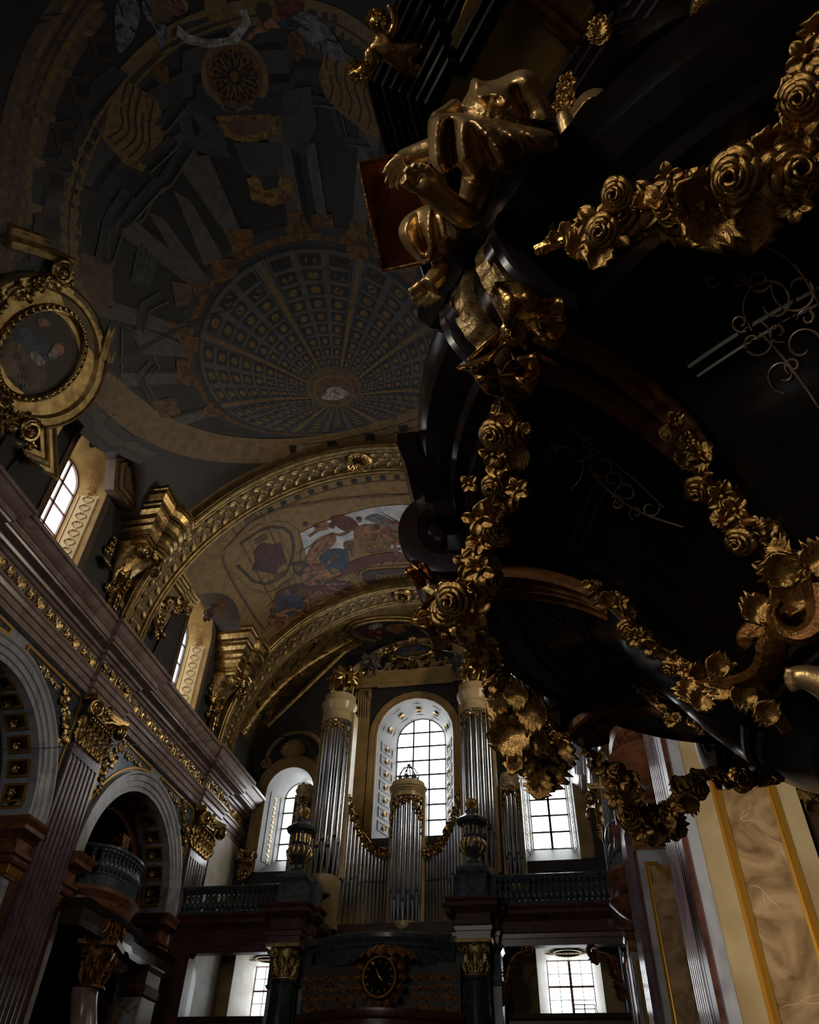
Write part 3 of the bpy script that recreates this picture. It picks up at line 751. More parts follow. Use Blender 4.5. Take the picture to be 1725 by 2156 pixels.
for sct in range(NS):
    a0 = 2 * PI * (sct + .5) / NS + .12; wd_ = 2 * PI / NS
    fr.line([dome(t, a0) for t in [i / 12 * .97 for i in range(13)]], .10, 'gold', .018)
    for s_ in (-1, 1): fr.line([dome(t, a0 + s_ * .055) for t in [i / 12 * .97 for i in range(13)]], .035, 'dgrey', .018)
    for col in range(3):
        ac = a0 + wd_ * (.20 + .30 * col)
        for row in range(9):
            t0 = .03 + .104 * row; t1 = t0 + .076; h = wd_ * .108
            def q4(g, m0=0): return [dome(t0 + m0, ac - h * g), dome(t0 + m0, ac + h * g), dome(t1 - m0, ac + h * g), dome(t1 - m0, ac - h * g)]
            fr.poly(q4(1), 'dgrey', .018, 9); fr.poly(q4(.8, .006), 'slate', .020, 9)
            c = sum(np.array(p) for p in q4(1)) / 4; A = np.array(q4(1)[1]) - np.array(q4(1)[0]); Bv = np.array(q4(1)[2]) - np.array(q4(1)[1])
            fr.poly([tuple(c + A * .27 * math.cos(x) + Bv * .36 * math.sin(x)) for x in [2 * PI * i / 8 for i in range(8)]], 'gold', .023, 9)
# drum: broken entablature, columns, niches (seen upside down above the cupola)
def drum(t, a): 
    return dome(-t, a)
for k in range(16):
    a = 2 * PI * k / 16 + .08
    if not (PI * .9 < a % (2 * PI) < PI * 2.05): continue
    fr.strip([drum(.2 + .1 * i, a - .045) for i in range(7)], [drum(.2 + .1 * i, a + .045) for i in range(7)], 'stone', .016)
    fr.strip([drum(.2 + .1 * i, a + .045) for i in range(7)], [drum(.2 + .1 * i, a + .075) for i in range(7)], 'black', .016)
    fr.poly([drum(.11, a - .085), drum(.11, a + .085), drum(.13, a + .085), drum(.16, a + .062), drum(.24, a + .048), drum(.24, a - .048), drum(.16, a - .062), drum(.13, a - .085)], 'orange', .02)
    fr.line([drum(.15, a - .06), drum(.19, a), drum(.15, a + .06)], .05, 'gold', .022)
for (d0, d1, key) in ((.82, .88, 'slate'), (.88, .92, 'black'), (.92, 1.02, 'grey'), (1.02, 1.05, 'black'), (1.05, 1.12, 'slate')):
    P0 = []; P1 = []
    for i in range(161):
        a = PI * .85 + PI * 1.25 * i / 160; st = .07 if int(i / 7) % 2 else 0
        P0.append(drum(d0 + st, a)); P1.append(drum(d1 + st, a))
    fr.strip(P0, P1, key, .018)
# traced features
GP = fr
GP.pxl([(62, 470), (60, 330), (88, 195), (150, 70), (215, 5)], .10, 'gold', .02)
for d, w_, key in ((0, .62, 'brown'), (0, .05, 'gold')):
    pass
outer = [(-30, 560), (5, 400), (22, 270), (62, 140), (120, 40), (160, -20)]
GP.pxl([(x + 24, y + 12) for x, y in outer], .95, 'brown', .014); GP.pxl([(x + 2, y) for x, y in outer], .09, 'gold', .018); GP.pxl([(x + 46, y + 22) for x, y in outer], .09, 'gold', .018); GP.pxl([(x + 16, y + 6) for x, y in outer], .04, 'dbrown', .019); GP.pxl([(x + 32, y + 13) for x, y in outer], .04, 'dbrown', .019)
inner = [(150, 590), (140, 460), (168, 340), (228, 225), (320, 120), (395, 70), (500, 35), (620, 25), (720, 50), (790, 105)]
GP.pxl(inner, .62, 'tan', .016); GP.pxl([(x - 9, y - 3) for x, y in inner], .06, 'gold', .02); GP.pxl([(x + 12, y + 5) for x, y in inner], .06, 'gold', .02); GP.pxl(inner, .05, 'dbrown', .021)
low = [(150, 590), (175, 720), (205, 800), (250, 850), (330, 905), (430, 942), (560, 952), (700, 938), (830, 905), (960, 860)]
GP.pxl(low, .95, 'tan', .0165); GP.pxl([(x + 5, y - 17) for x, y in low], .07, 'gold', .02); GP.pxl([(x - 5, y + 16) for x, y in low], .07, 'gold', .02); GP.pxl([(x + 3, y - 9) for x, y in low], .04, 'dbrown', .02); GP.pxl([(x - 3, y + 9) for x, y in low], .04, 'dbrown', .02)
for (x, y) in ((219, 105), (174, 190), (139, 285), (118, 380), (111, 474), (109, 556)):
    GP.px([(x - 30, y - 28), (x + 12, y - 34), (x + 24, y + 22), (x - 18, y + 30)], 'dbrown', .018); GP.px([(x - 14, y - 15), (x + 14, y - 15), (x + 16, y + 14), (x - 12, y + 14)], 'black', .022)
    GP.px([(x - 52, y - 52), (x - 22, y - 40), (x - 26, y - 18), (x - 46, y - 30)], 'tan', .022); GP.px([(x - 34, y - 30), (x - 24, y - 28), (x - 27, y - 16), (x - 38, y - 18)], 'dbrown', .024)
for (x, y) in ((245, 868), (282, 891), (329, 916), (377, 936), (430, 946), (620, 945), (700, 936), (780, 920), (850, 902)):
    GP.px([(x - 12, y - 7), (x + 8, y - 9), (x + 13, y + 6), (x - 8, y + 8)], 'black', .024)
# rose window with its frame
for r_, key, e in ((1.24, 'tan', .022), (1.06, 'brown', .024), (.98, 'orange', .026), (.86, 'black', .028)):
    GP.px([(495 + 62 * r_ * math.cos(a) * .92 + 8 * math.sin(a), 160 + 62 * r_ * 1.06 * math.sin(a)) for a in [2 * PI * i / 36 for i in range(36)]], key, e)
for k in range(12):
    a = 2 * PI * k / 12 + .2
    def rp(r, q): return (495 + 57 * r * math.cos(q) * .92 + 8 * r * math.sin(q), 160 + 62 * r * math.sin(q))
    P = [rp(.22, a), rp(.6, a - .10), rp(.8, a - .2), rp(.93, a), rp(.8, a + .2), rp(.6, a + .10)]
    GP.pxl(P, .055, 'orange', .032, True, 1)
GP.px([rp(.2, 2 * PI * i / 12) for i in range(12)], 'orange', .032)
# gilt draped consoles, niches, figures
for P, key in (([(262, 165), (330, 210), (352, 265), (340, 300), (300, 362), (262, 345), (215, 290), (228, 225)], 'gold'), ([(690, 90), (760, 130), (800, 180), (800, 300), (760, 270), (690, 215), (672, 160)], 'gold'),
               ([(168, 530), (235, 550), (238, 640), (205, 660), (168, 600)], 'brown'), ([(515, 0), (580, 0), (640, 20), (600, 40), (540, 30)], 'gold')):
    GP.px(P, key, .024)
for k in range(5):
    GP.pxl([(268 + 14 * k, 172 + 9 * k), (252 + 15 * k, 225 + 10 * k), (262 + 14 * k, 268 + 10 * k), (226 + 15 * k, 290 + 14 * k)], .05, 'dbrown', .028)
    GP.pxl([(695 + 20 * k, 95 + 15 * k), (685 + 20 * k, 140 + 15 * k), (705 + 20 * k, 180 + 16 * k), (695 + 20 * k, 210 + 16 * k)], .05, 'dbrown', .028)
for P, key, e in (([(385, 215), (440, 200), (560, 205), (650, 190), (655, 225), (560, 250), (440, 245)], 'slate', .023), ([(455, 245), (590, 240), (585, 285), (520, 303), (470, 285)], 'yellow', .025),
                  ([(478, 255), (570, 250), (560, 275), (515, 287), (485, 275)], 'brown', .027),
                  ([(375, 225), (430, 235), (470, 270), (485, 330), (455, 330), (400, 310), (378, 270)], 'grey', .028), ([(600, 190), (655, 180), (670, 260), (640, 330), (600, 300), (590, 240)], 'grey', .028),
                  ([(492, 300), (590, 300), (600, 345), (560, 385), (515, 360)], 'grey', .028), ([(505, 310), (540, 345), (520, 350)], 'black', .030), ([(560, 305), (585, 310), (570, 350)], 'black', .030),
                  ([(400, 240), (425, 270), (410, 290)], 'black', .030), ([(520, 375), (560, 360), (620, 380), (615, 420), (575, 433), (530, 420)], 'yellow', .027), ([(545, 370), (590, 370), (585, 395), (555, 400)], 'slate', .03),
                  ([(405, 330), (440, 325), (505, 480), (485, 490)], 'stone', .026), ([(640, 300), (665, 300), (690, 455), (668, 455)], 'stone', .026),
                  ([(483, 483), (530, 480), (535, 505), (495, 515)], 'orange', .028), ([(655, 450), (700, 450), (705, 478), (660, 480)], 'orange', .028), ([(730, 515), (775, 515), (780, 545), (735, 545)], 'orange', .028),
                  ([(440, 545), (500, 545), (500, 580), (455, 600)], 'orange', .028), ([(385, 705), (420, 710), (415, 745), (390, 745)], 'orange', .028), ([(370, 755), (398, 760), (395, 800), (372, 790)], 'orange', .028), ([(320, 845), (365, 835), (380, 870), (340, 880)], 'orange', .028),
                  ([(290, 515), (335, 545), (315, 605), (275, 590)], 'teal', .026), ([(365, 400), (400, 420), (470, 540), (430, 560)], 'stone', .024), ([(310, 445), (345, 460), (440, 590), (405, 600)], 'stone', .024),
                  ([(275, 700), (300, 690), (400, 730), (395, 752), (300, 745)], 'stone', .024), ([(360, 590), (405, 600), (400, 640), (370, 645)], 'brown', .026)):
    GP.px(P, key, e)
for k in range(3): GP.pxl([(300 + 9 * k, 512 + 10 * k), (282 + 10 * k, 590 + 5 * k)], .04, 'dbrown', .029)
GP.pxl([(278, 552), (330, 575)], .04, 'dbrown', .029)
for P in ([(250, 470), (330, 380), (300, 350), (365, 290), (330, 270), (385, 205)], [(215, 560), (245, 470), (285, 450), (310, 400), (345, 375), (395, 300)], [(640, 205), (700, 215), (720, 290), (770, 300), (800, 360)], [(225, 640), (205, 560), (225, 470), (265, 400)],
          [(240, 790), (240, 680), (290, 700), (300, 640), (340, 620)], [(330, 860), (290, 790), (320, 760), (290, 700)]):
    GP.pxl(P, .22, 'slate', .022, sm=0); GP.pxl([(x + 8, y + 8) for x, y in P], .10, 'black', .023, sm=0); GP.pxl([(x + 16, y + 14) for x, y in P], .06, 'stone', .023, sm=0)
# angels holding the scroll at the top edge
for P, key, e in (([(300, -10), (335, 0), (355, 50), (340, 120), (330, 60), (300, 30)], 'wing', .03), ([(245, -10), (300, 0), (290, 70), (250, 125), (240, 60)], 'wing', .03), ([(310, 0), (370, 0), (365, 45), (335, 55), (315, 35)], 'brown', .033), ([(350, -10), (400, 0), (395, 30), (360, 35)], 'flesh', .033),
                  ([(535, 0), (575, 5), (570, 45), (545, 45)], 'dbrown', .034), ([(575, 0), (650, 0), (630, 30), (590, 45)], 'red', .033), ([(555, 40), (590, 35), (600, 60), (545, 68), (530, 85), (515, 80)], 'flesh', .034), ([(600, 30), (660, 20), (720, 90), (740, 140), (680, 110), (630, 70)], 'wing', .032),
                  ([(575, 45), (620, 35), (640, 60), (600, 62)], 'blue', .035), ([(430, -10), (480, -10), (478, 30), (452, 52), (432, 30)], 'gold', .03),
                  ([(375, 52), (400, 72), (440, 82), (480, 78), (510, 45), (505, 20), (520, 15), (530, 50), (500, 92), (440, 100), (395, 92), (372, 72)], 'white', .034)):
    GP.px(P if key == 'white' else smooth(P, 2, True), key, e)
    if key in ('wing', 'red', 'flesh'):
        c_ = np.mean(np.array(P, float), 0)
        for q_ in P[::2]: GP.pxl([c_ * .7 + np.array(q_) * .3, np.array(q_) * .9 + c_ * .1], .05, 'dgrey' if key == 'wing' else 'dbrown', e + .006, sm=0)
for P in ([(315, 155), (335, 130), (355, 140), (358, 180), (335, 175)], [(605, 70), (630, 60), (648, 110), (625, 130), (612, 100)]): GP.px(P, 'orange', .03)
t = fr.done('ceiling_fresco', 'dark painted false dome with coffers, oculus and round rose window on the near vault', 'fresco', None)
def paint_text(s, c, xd, yd, key, e, parent, size=1.0):
    v, f = text_pts(s, size); b = MB()
    b.add([V(*vp((c[0] + p[0] * xd[0] + p[1] * yd[0], c[1] + p[0] * xd[1] + p[1] * yd[1])), e) for p in v], f); b.build('painted_lettering', F[key], parent, smooth=False)
paint_text('TE \u00b7 IN DOMINI BENE', (445, 87), (-9.5, .8), (1.0, 15), 'dbrown', .037, t)
# ---- fresco of the second bay (falling figures, sky, cartouche)
fr = Paint(); G2 = fr
for k, (s0) in enumerate((-5.6, -4.9)):
    pass
YA, YB = 17.5, 23.6
for sg in (-1, 1):
    for s_ in (5.05, 4.75, 3.95, 3.7): fr.line([(sg * s_, YA + (YB - YA) * i / 10) for i in range(11)], .07, 'brown' if s_ in (5.05, 3.95) else 'gold', .014)
    for i in range(11):
        y = YA + .35 + i * .54
        fr.poly([(sg * 4.1, y - .14), (sg * 4.6, y - .14), (sg * 4.6, y + .14), (sg * 4.1, y + .14)], 'brown', .016, 9); fr.poly([(sg * 4.22, y - .09), (sg * 4.48, y - .09), (sg * 4.48, y + .09), (sg * 4.22, y + .09)], 'black', .018, 9)
for yy in (YA + .25, YA + .6): fr.line([(-4 + 8 * i / 20, yy) for i in range(21)], .05, 'gold', .02)
for i in range(15):
    s_ = -3.6 + i * .52; fr.poly([(s_ - .1, YA + .33), (s_ + .1, YA + .33), (s_ + .1, YA + .52), (s_ - .1, YA + .52)], 'black', .018, 9)
# octagonal field with purple cartouche
GP = fr
for P, w_, k_ in (([(505, 1145), (560, 1108), (610, 1112), (622, 1160), (600, 1215), (545, 1235), (500, 1190)], .10, 'dbrown'), ([(490, 1150), (555, 1095), (625, 1102), (640, 1160), (612, 1230), (545, 1255), (484, 1200)], .06, 'gold'), ([(470, 1160), (545, 1080), (700, 1050), (880, 1040)], .08, 'brown'), ([(560, 1330), (530, 1290), (470, 1190), (470, 1160)], .08, 'brown')):
    GP.pxl(P, w_, k_, .02, sm=1)
GP.px([(535, 1160), (552, 1142), (575, 1148), (592, 1142), (598, 1165), (605, 1185), (585, 1192), (582, 1210), (560, 1205), (530, 1200), (538, 1182)], 'purple', .022)
sky = [(632, 1122), (700, 1092), (785, 1068), (865, 1062), (920, 1064), (920, 1150), (860, 1165), (760, 1150), (700, 1160), (645, 1172)]
GP.px(sky, 'sky', .02)
def fig(P, key, e=.026): GP.px(smooth(P, 2, True), key, e)
for P, key, e in (
    ([(690, 1090), (720, 1082), (745, 1090), (760, 1110), (735, 1120), (712, 1112)], 'red', .026), ([(660, 1105), (690, 1095), (700, 1110), (670, 1120)], 'flesh', .027), ([(760, 1090), (800, 1075), (860, 1120), (840, 1122), (790, 1100)], 'wing', .027),
    ([(745, 1105), (800, 1100), (845, 1118), (862, 1140), (800, 1150), (745, 1140)], 'flesh', .028), ([(740, 1125), (800, 1120), (830, 1150), (810, 1165), (740, 1165)], 'yellow', .029), ([(800, 1110), (830, 1105), (838, 1120), (815, 1128)], 'flesh', .03),
    ([(655, 1145), (670, 1130), (700, 1120), (712, 1135), (690, 1160), (660, 1175), (650, 1190), (640, 1180)], 'flesh', .03), ([(670, 1160), (720, 1150), (740, 1170), (720, 1210), (680, 1205)], 'blue', .031), ([(615, 1190), (640, 1178), (660, 1190), (640, 1215), (620, 1210)], 'dbrown', .03),
    ([(640, 1190), (690, 1185), (700, 1215), (660, 1235), (630, 1225)], 'flesh', .032), ([(700, 1200), (780, 1165), (870, 1160), (870, 1185), (800, 1180), (730, 1215)], 'red', .027), ([(565, 1270), (600, 1245), (640, 1250), (640, 1290), (600, 1300), (575, 1310)], 'blue', .03),
    ([(575, 1250), (630, 1225), (690, 1230), (680, 1260), (620, 1275), (585, 1290)], 'purple', .029), ([(640, 1255), (690, 1235), (735, 1240), (725, 1262), (680, 1275), (640, 1290)], 'flesh', .031), ([(680, 1225), (720, 1220), (740, 1240), (705, 1255), (685, 1245)], 'red', .033),
    ([(560, 1300), (590, 1285), (615, 1300), (600, 1330), (585, 1325), (570, 1320)], 'flesh', .032), ([(720, 1235), (738, 1232), (742, 1248), (728, 1252)], 'dbrown', .034), ([(660, 1270), (700, 1262), (700, 1280), (665, 1290)], 'white', .033),
    ([(620, 1240), (650, 1232), (660, 1250), (630, 1258)], 'orange', .034), ([(720, 1140), (745, 1135), (750, 1155), (728, 1160)], 'orange', .034)):
    fig(P, key, e)
rr = random.Random(11)
for k in range(46):   # smaller folds, limbs and shadows within the crowd
    x = rr.uniform(575, 860); y = 1300 - (x - 575) * .62 + rr.uniform(-45, 45); a = rr.uniform(0, 3.1); l = rr.uniform(8, 20); w_ = rr.uniform(2.5, 6)
    if y > 1305 or y < 1085: continue
    P = [(x + l * math.cos(a) * c - w_ * math.sin(a) * s_, y + l * math.sin(a) * c + w_ * math.cos(a) * s_) for c, s_ in ((-1, 0), (-.4, 1), (.4, 1), (1, 0), (.4, -1), (-.4, -1))]
    fig(P, rr.choice(['flesh', 'dbrown', 'red', 'flesh', 'blue', 'tan', 'orange']), .035)
GP.pxl([(625, 1165), (700, 1120)], .04, 'dbrown', .036)
for P, w_ in (([(652, 1192), (668, 1160), (700, 1124)], .14), ([(640, 1200), (682, 1196), (704, 1168)], .13), ([(562, 1322), (588, 1288), (622, 1282)], .15), ([(600, 1332), (612, 1296), (640, 1280)], .13), ([(690, 1236), (738, 1248)], .13), ([(668, 1214), (700, 1232), (730, 1225)], .14), ([(745, 1110), (720, 1126), (700, 1122)], .11), ([(800, 1128), (840, 1146), (868, 1140)], .13), ([(770, 1152), (815, 1160), (850, 1152)], .12), ([(640, 1262), (670, 1282), (700, 1276)], .12), ([(672, 1112), (650, 1128)], .10)):
    GP.pxl(P, w_, 'flesh', .038); GP.pxl([(x + 1.5, y + 2.5) for x, y in P], .03, 'dbrown', .039)
for (x, y, r) in ((757, 1093, 6), (700, 1106, 6), (626, 1192, 8), (730, 1243, 7), (692, 1227, 7), (668, 1110, 6), (795, 1112, 6), (575, 1300, 6), (645, 1104, 5), (848, 1112, 6)):
    GP.px([(x + r * math.cos(q), y + r * math.sin(q)) for q in [PI * j / 5 for j in range(10)]], 'flesh', .040, 9); GP.px([(x - r * .2 + r * 1.1 * math.cos(q), y - r * .5 + r * .6 * math.sin(q)) for q in [PI * j / 5 for j in range(10)]], 'dbrown', .041, 9)
for k in range(7): GP.pxl([(800 + 6 * k, 1076 + 3 * k), (850 + 3 * k, 1104 + 3 * k)], .025, 'dgrey', .036)
GP.px(smooth([(762, 1205), (790, 1198), (880, 1195), (960, 1190), (960, 1240), (880, 1240), (800, 1236), (765, 1225)], 1, True), 'dbrown', .036)
for P in ([(768, 1235), (755, 1215), (762, 1198), (800, 1192), (900, 1188)], [(775, 1240), (830, 1242), (900, 1238)], [(770, 1250), (785, 1240), (800, 1252), (830, 1246)], [(805, 1192), (812, 1178), (830, 1182), (832, 1192)]): GP.pxl(P, .07, 'yellow', .04)
t2 = fr.done('vault_fresco', 'coloured vault painting of tumbling robed figures and pale sky between the two gilded arches', 'fresco', None)
paint_text('QVIS SICVT D', (824, 1212), (10.5, -.9), (1.0, -14), 'letter', .046, t2); paint_text('DEVS NOST', (838, 1226), (10.5, -.9), (1.0, -14), 'letter', .046, t2)
# ---- transverse gilded arches with rosettes at the crown
def varch(ya, yb, ri, name_lab):
    t = thing('vault_arch', name_lab, 'arch', (XC, (ya + yb) / 2, 11.8), 'gilded transverse arches of the vault')
    path = arcpts(XC, ZC, ri, 0, PI, 64); path = [(XC + ri, 11.8)] + path + [(XC - ri, 11.8)]
    w = yb - ya; fn = lambda a, c, h: (a, ya + h, c)
    prof = [(.4, 0), (.12, 0), (.10, .03), (.04, .04), (.0, .08), (0, .14), (.05, .16), (.05, .2), (.02, .22), (.02, .27), (.10, .30), (.10, w - .30), (.02, w - .27), (.02, w - .22), (.05, w - .2), (.05, w - .16), (0, w - .14), (0, w - .08), (.04, w - .04), (.10, w - .03), (.12, w), (.4, w)]
    b = MB(); b.sweep(path, prof, fn=fn, sign=1); o = b.build('gilded_moulding', GOLDP, t, ang=25)
    b = MB(); b.sweep(path, [(.095, .33), (.095, w - .33), (.11, w - .33), (.11, .33)], fn=fn, sign=1); bb = b.build('relief_band', AGED, t)
    g = MB(); n = 44
    for k in range(n):
        a = PI * (k + .5) / n
        if a < .9: continue
        c = np.array((XC + (ri + .09) * math.cos(a), (ya + yb) / 2, ZC + (ri + .09) * math.sin(a))); nn = -np.array((math.cos(a), 0, math.sin(a))); tt = np.array((-math.sin(a), 0, math.cos(a)))
        s_ = (w - .6) * .5
        for q in (-1, 1): g.add(*LEAF2, M=frame(c + np.array((0, q * s_ * .35, 0)), nn, tt + np.array((0, q * .7, 0)), (s_ * .95, s_ * .9, s_ * .6)))
        g.add(*PEB, M=frame(c, nn, None, s_ * .22)); g.add(*SCRS, M=frame(c - tt * .12, nn, tt, (s_ * .45, s_ * .45 * (-1) ** k, s_ * .4)))
    g.build('carved_foliage', GOLDP, bb, ang=60)
    return t
varch(16.15, 17.45, 6.42, 'large gilded vault arch nearer the viewer, sweeping over the upper left window bay')
varch(23.65, 24.9, 6.36, 'farther gilded vault arch framing the organ and the end wall')
for (yy, ri, lab) in ((16.8, 6.42, 'round gilded rosette at the crown of the nearer vault arch'), (24.28, 6.36, 'round gilded rosette at the crown of the farther vault arch')):
    t = thing('rosette_boss', lab, 'rosette', (XC, yy, ZC + ri), 'rosettes at the arch crowns')
    z = ZC + ri + .02; b = MB()
    b.lathe([(.42, .05), (.46, -.04), (.40, -.10), (.34, -.05), (.28, -.05), (.26, -.09), (.2, -.09)], (XC, yy, z), 28); b.build('ring', GOLD, t, ang=30)
    b = MB(); rosette(b, (XC, yy, z - .08), (0, 0, -1), .27, petals=10); rosette(b, (XC, yy, z - .12), (0, 0, -1), .15, petals=8)
    for k in range(18): b.add(*PEB, M=frame((XC + .34 * math.cos(k * PI / 9), yy + .34 * math.sin(k * PI / 9), z - .08), (0, 0, -1), None, .04))
    b.build('flower', GOLD, t, ang=60)
# ---- gilded corbel capitals in front of the arch feet (left wall)
def corbel(yc, lab):
    t = thing('corbel_capital', lab, 'corbel', (XL + .1, yc, 12), 'gilded corbels at the arch feet')
    x0 = XL - .05; b = MB()
    # stepped and curved cornice on top
    px_ = .92
    path = [(x0, yc - .55), (x0 + px_, yc - .55), (x0 + px_, yc - .05)] + [(x0 + px_ + .16 * math.sin(a), yc + .25 - .3 * math.cos(a)) for a in [PI * j / 8 for j in range(1, 9)]] + [(x0 + px_, yc + .6)]
    z = 14.45
    b.sweep(path, [(-.2, z - .1), (.0, z - .1), (.02, z), (.06, z + .03), (.06, z + .14), (.10, z + .16), (.12, z + .34), (.18, z + .42), (.18, z + .55), (.26, z + .62), (.27, z + .8), (.36, z + .92), (.37, z + 1.05), (.42, z + 1.08), (.42, z + 1.2), (.52, z + 1.36), (.54, z + 1.5), (.58, z + 1.52), (.58, z + 1.64), (-.2, z + 1.64)], sign=1)
    b.add([(x, y, z + 1.6) for x, y in path], [tuple(range(len(path)))])
    b.build('stepped_cornice', GOLD, t, ang=20)
    b = MB(); c = np.array((x0 + .22, yc, 12.9))
    b.grid(lambda u, v: (x0 + (.12 + .78 * v ** 1.5) * math.sin(PI * u) ** .6 + .02, yc + (-.32 - .3 * v) * math.cos(PI * u), 13.2 + 1.3 * v), 12, 8)
    for row, (cnt, z, s_) in enumerate(((5, 13.15, .62), (4, 13.6, .6))):
        for k in range(cnt):
            u = (k + .5) / cnt; nn = np.array((math.sin(PI * u) + .3, -math.cos(PI * u), .15)); v = (z - 13.2) / 1.3
            b.add(*LEAF, M=frame((x0 + (.14 + .78 * max(0, v) ** 1.5) * math.sin(PI * u) ** .6 + .04, yc + (-.32 - .3 * max(0, v)) * math.cos(PI * u), z), nn, (0, 0, 1), (s_, .45, s_)))
    for sg in (-1, 1):
        spiral(b, (x0 + .95, yc + sg * .42, 14.15), (1, sg * .5, 0), .19, .045, dirn=-sg); spiral(b, (x0 + .8, yc + sg * .55, 14.12), (0.1, sg, 0), .19, .045, dirn=sg)
    rosette(b, (x0 + .98, yc, 14.25), (1, 0, 0), .22)
    b.build('acanthus_bell', GOLD, t, ang=60)
    b = MB()                                              # hanging drop of leaves and husks down to the cornice
    for k in range(7):
        z = 13.1 - k * .2; s_ = .36 - .03 * k
        for sg in (-1, 1): b.add(*LEAF, M=frame((x0 + .18, yc + sg * .04, z), (1, sg * .4, 0), (0, sg * .75, -1), (s_, s_, s_)))
        b.add(*BUD, M=frame((x0 + .2, yc, z), (.1, 0, -1), None, (s_ * .5, s_ * .5, s_ * .8)))
    for sg in (-1, 1):
        b.tube([(x0 + .1, yc + sg * .5, 14.3), (x0 + .15, yc + sg * .5, 13.7), (x0 + .12, yc + sg * .34, 13.2), (x0 + .1, yc + sg * .42, 12.8)], [.05, .06, .05, .03], 6)
        spiral(b, (x0 + .12, yc + sg * .42, 12.9), (1, 0, 0), .13, .035, dirn=sg)
    b.build('hanging_garland', GOLD, t, ang=60)
corbel(15.55, 'large gilded leafy corbel with stepped cornice left of the nearer vault arch'); corbel(23.0, 'smaller-looking gilded leafy corbel with stepped cornice at the foot of the farther vault arch')
# gilded scroll volute between window and nearer arch (under the brown corbel beyond the arch)
t = thing('gilded_console', 'gilded scroll console hanging over the second left window', 'console', (XL + .1, 18.35, 14.2))
b = MB(); x0 = XL
for k in range(4): b.sweep([(x0, 17.6), (x0 + .5, 17.6), (x0 + .5, 18.3)] + [(x0 + .5 - .1 * math.sin(a), 18.3 + .5 * (1 - math.cos(a))) for a in [PI * j / 6 for j in range(1, 6)]], [(-.1, 14.9 + .12 * k), (.06 * k, 14.9 + .12 * k), (.06 * k + .04, 14.98 + .12 * k), (-.1, 14.98 + .12 * k)], sign=1)
b.build('stepped_cornice', GOLDP, t, ang=20)
b = MB(); ornament(b, (x0 + .3, 18.2, 14.45), (.2, .8, .35), (1, -.2, -.3), 1.3, .6, 5); spiral(b, (x0 + .5, 18.75, 14.7), (1, -.3, 0), .22, .06); ornament(b, (x0 + .15, 17.85, 13.6), (0, -.25, 1), (1, 0, 0), 1.2, .4, 8)
b.build('acanthus_scrolls', GOLD, t, ang=60)
# gilded shell-and-husk mounts either side of the two left windows
for i, (p, lab) in enumerate((((57, 948), 'gilded husk mount left of the bright upper left window'), ((222, 1170), 'gilded husk mount right of the bright upper left window'), ((338, 1318), 'gilded husk mount left of the second left window'), ((441, 1458), 'gilded husk mount right of the second left window'))):
    c = AX(p, XL + .02); t = thing('husk_mount', lab, 'ornament', c, 'gilded mounts beside the left windows')
    b = MB()
    for k in range(7):
        a = -PI / 2 + (k - 3) * .3; b.add(*LEAF2, M=frame(c + (0.03, 0, -.12), (1, 0, 0), (0, math.cos(a), math.sin(a)), (.42, .28, .5)))
    b.build('shell', GOLD, t, ang=60); b = MB()
    for k in range(3): spiral(b, c + (0.05, .05 * (k - 1), .12 + .17 * k), (1, 0, 0), .13 - .02 * k, .035, dirn=(-1) ** k); b.add(*BLOS, M=frame(c + (.06, .04, .2 + .2 * k), (1, 0, 0), None, .12))
    b.build('scroll_stem', GOLD, t, ang=60)
# painted shells over the windows
for i, (p, X, s_, lab) in enumerate((((228, 915), XL + .55, .55, 'ochre painted-stucco shell above the bright upper left window'), ((452, 1275), XL + .7, .5, 'shadowed stucco shell above the second left window'))):
    c = AX(p, X); t = thing('stucco_shell', lab, 'shell ornament', c); b = MB()
    for k in range(9):
        a = -.25 + k * .22; b.add(*LEAF2, M=frame(c, (.6, -.4, -.5), (0, math.cos(a), math.sin(a)), (s_, s_ * .5, s_ * .5)))
    b.build('shell', F['tan'], t, ang=60); b = MB(); ornament(b, c + (0, -.25, -.45), (0, .4, .7), (.8, -.3, -.4), .9, .5, 3); b.build('scrollwork', F['brown'], t, ang=60)
# brown painted console frames right of the windows (stepped panels)
for (P, lab) in (([(243, 965), (290, 955), (340, 1010), (345, 1060), (280, 1078), (238, 1030)], 'brown stepped stucco panel right of the bright upper left window'),):
    Q = [AX(p, XL + .35 + (0 if p[1] > 1000 else .15)) for p in P]; c = sum(Q) / len(Q); t = thing('stepped_stucco_relief', lab, 'relief', c)
    for k, s_ in enumerate((1, .82, .64)):
        b = MB(); R = [c + (q - c) * s_ for q in Q]; K = len(R); n = np.array((.05 * k + .02, -.02 * k, -.03 * k))
        b.add([q + n for q in R] + [q + n + (-.3, 0, 0) for q in R], [tuple(range(K))] + [(i, (i + 1) % K, K + (i + 1) % K, K + i) for i in range(K)]); b.build('raised_field', F['brown'] if k % 2 == 0 else F['gold'], t, smooth=False)
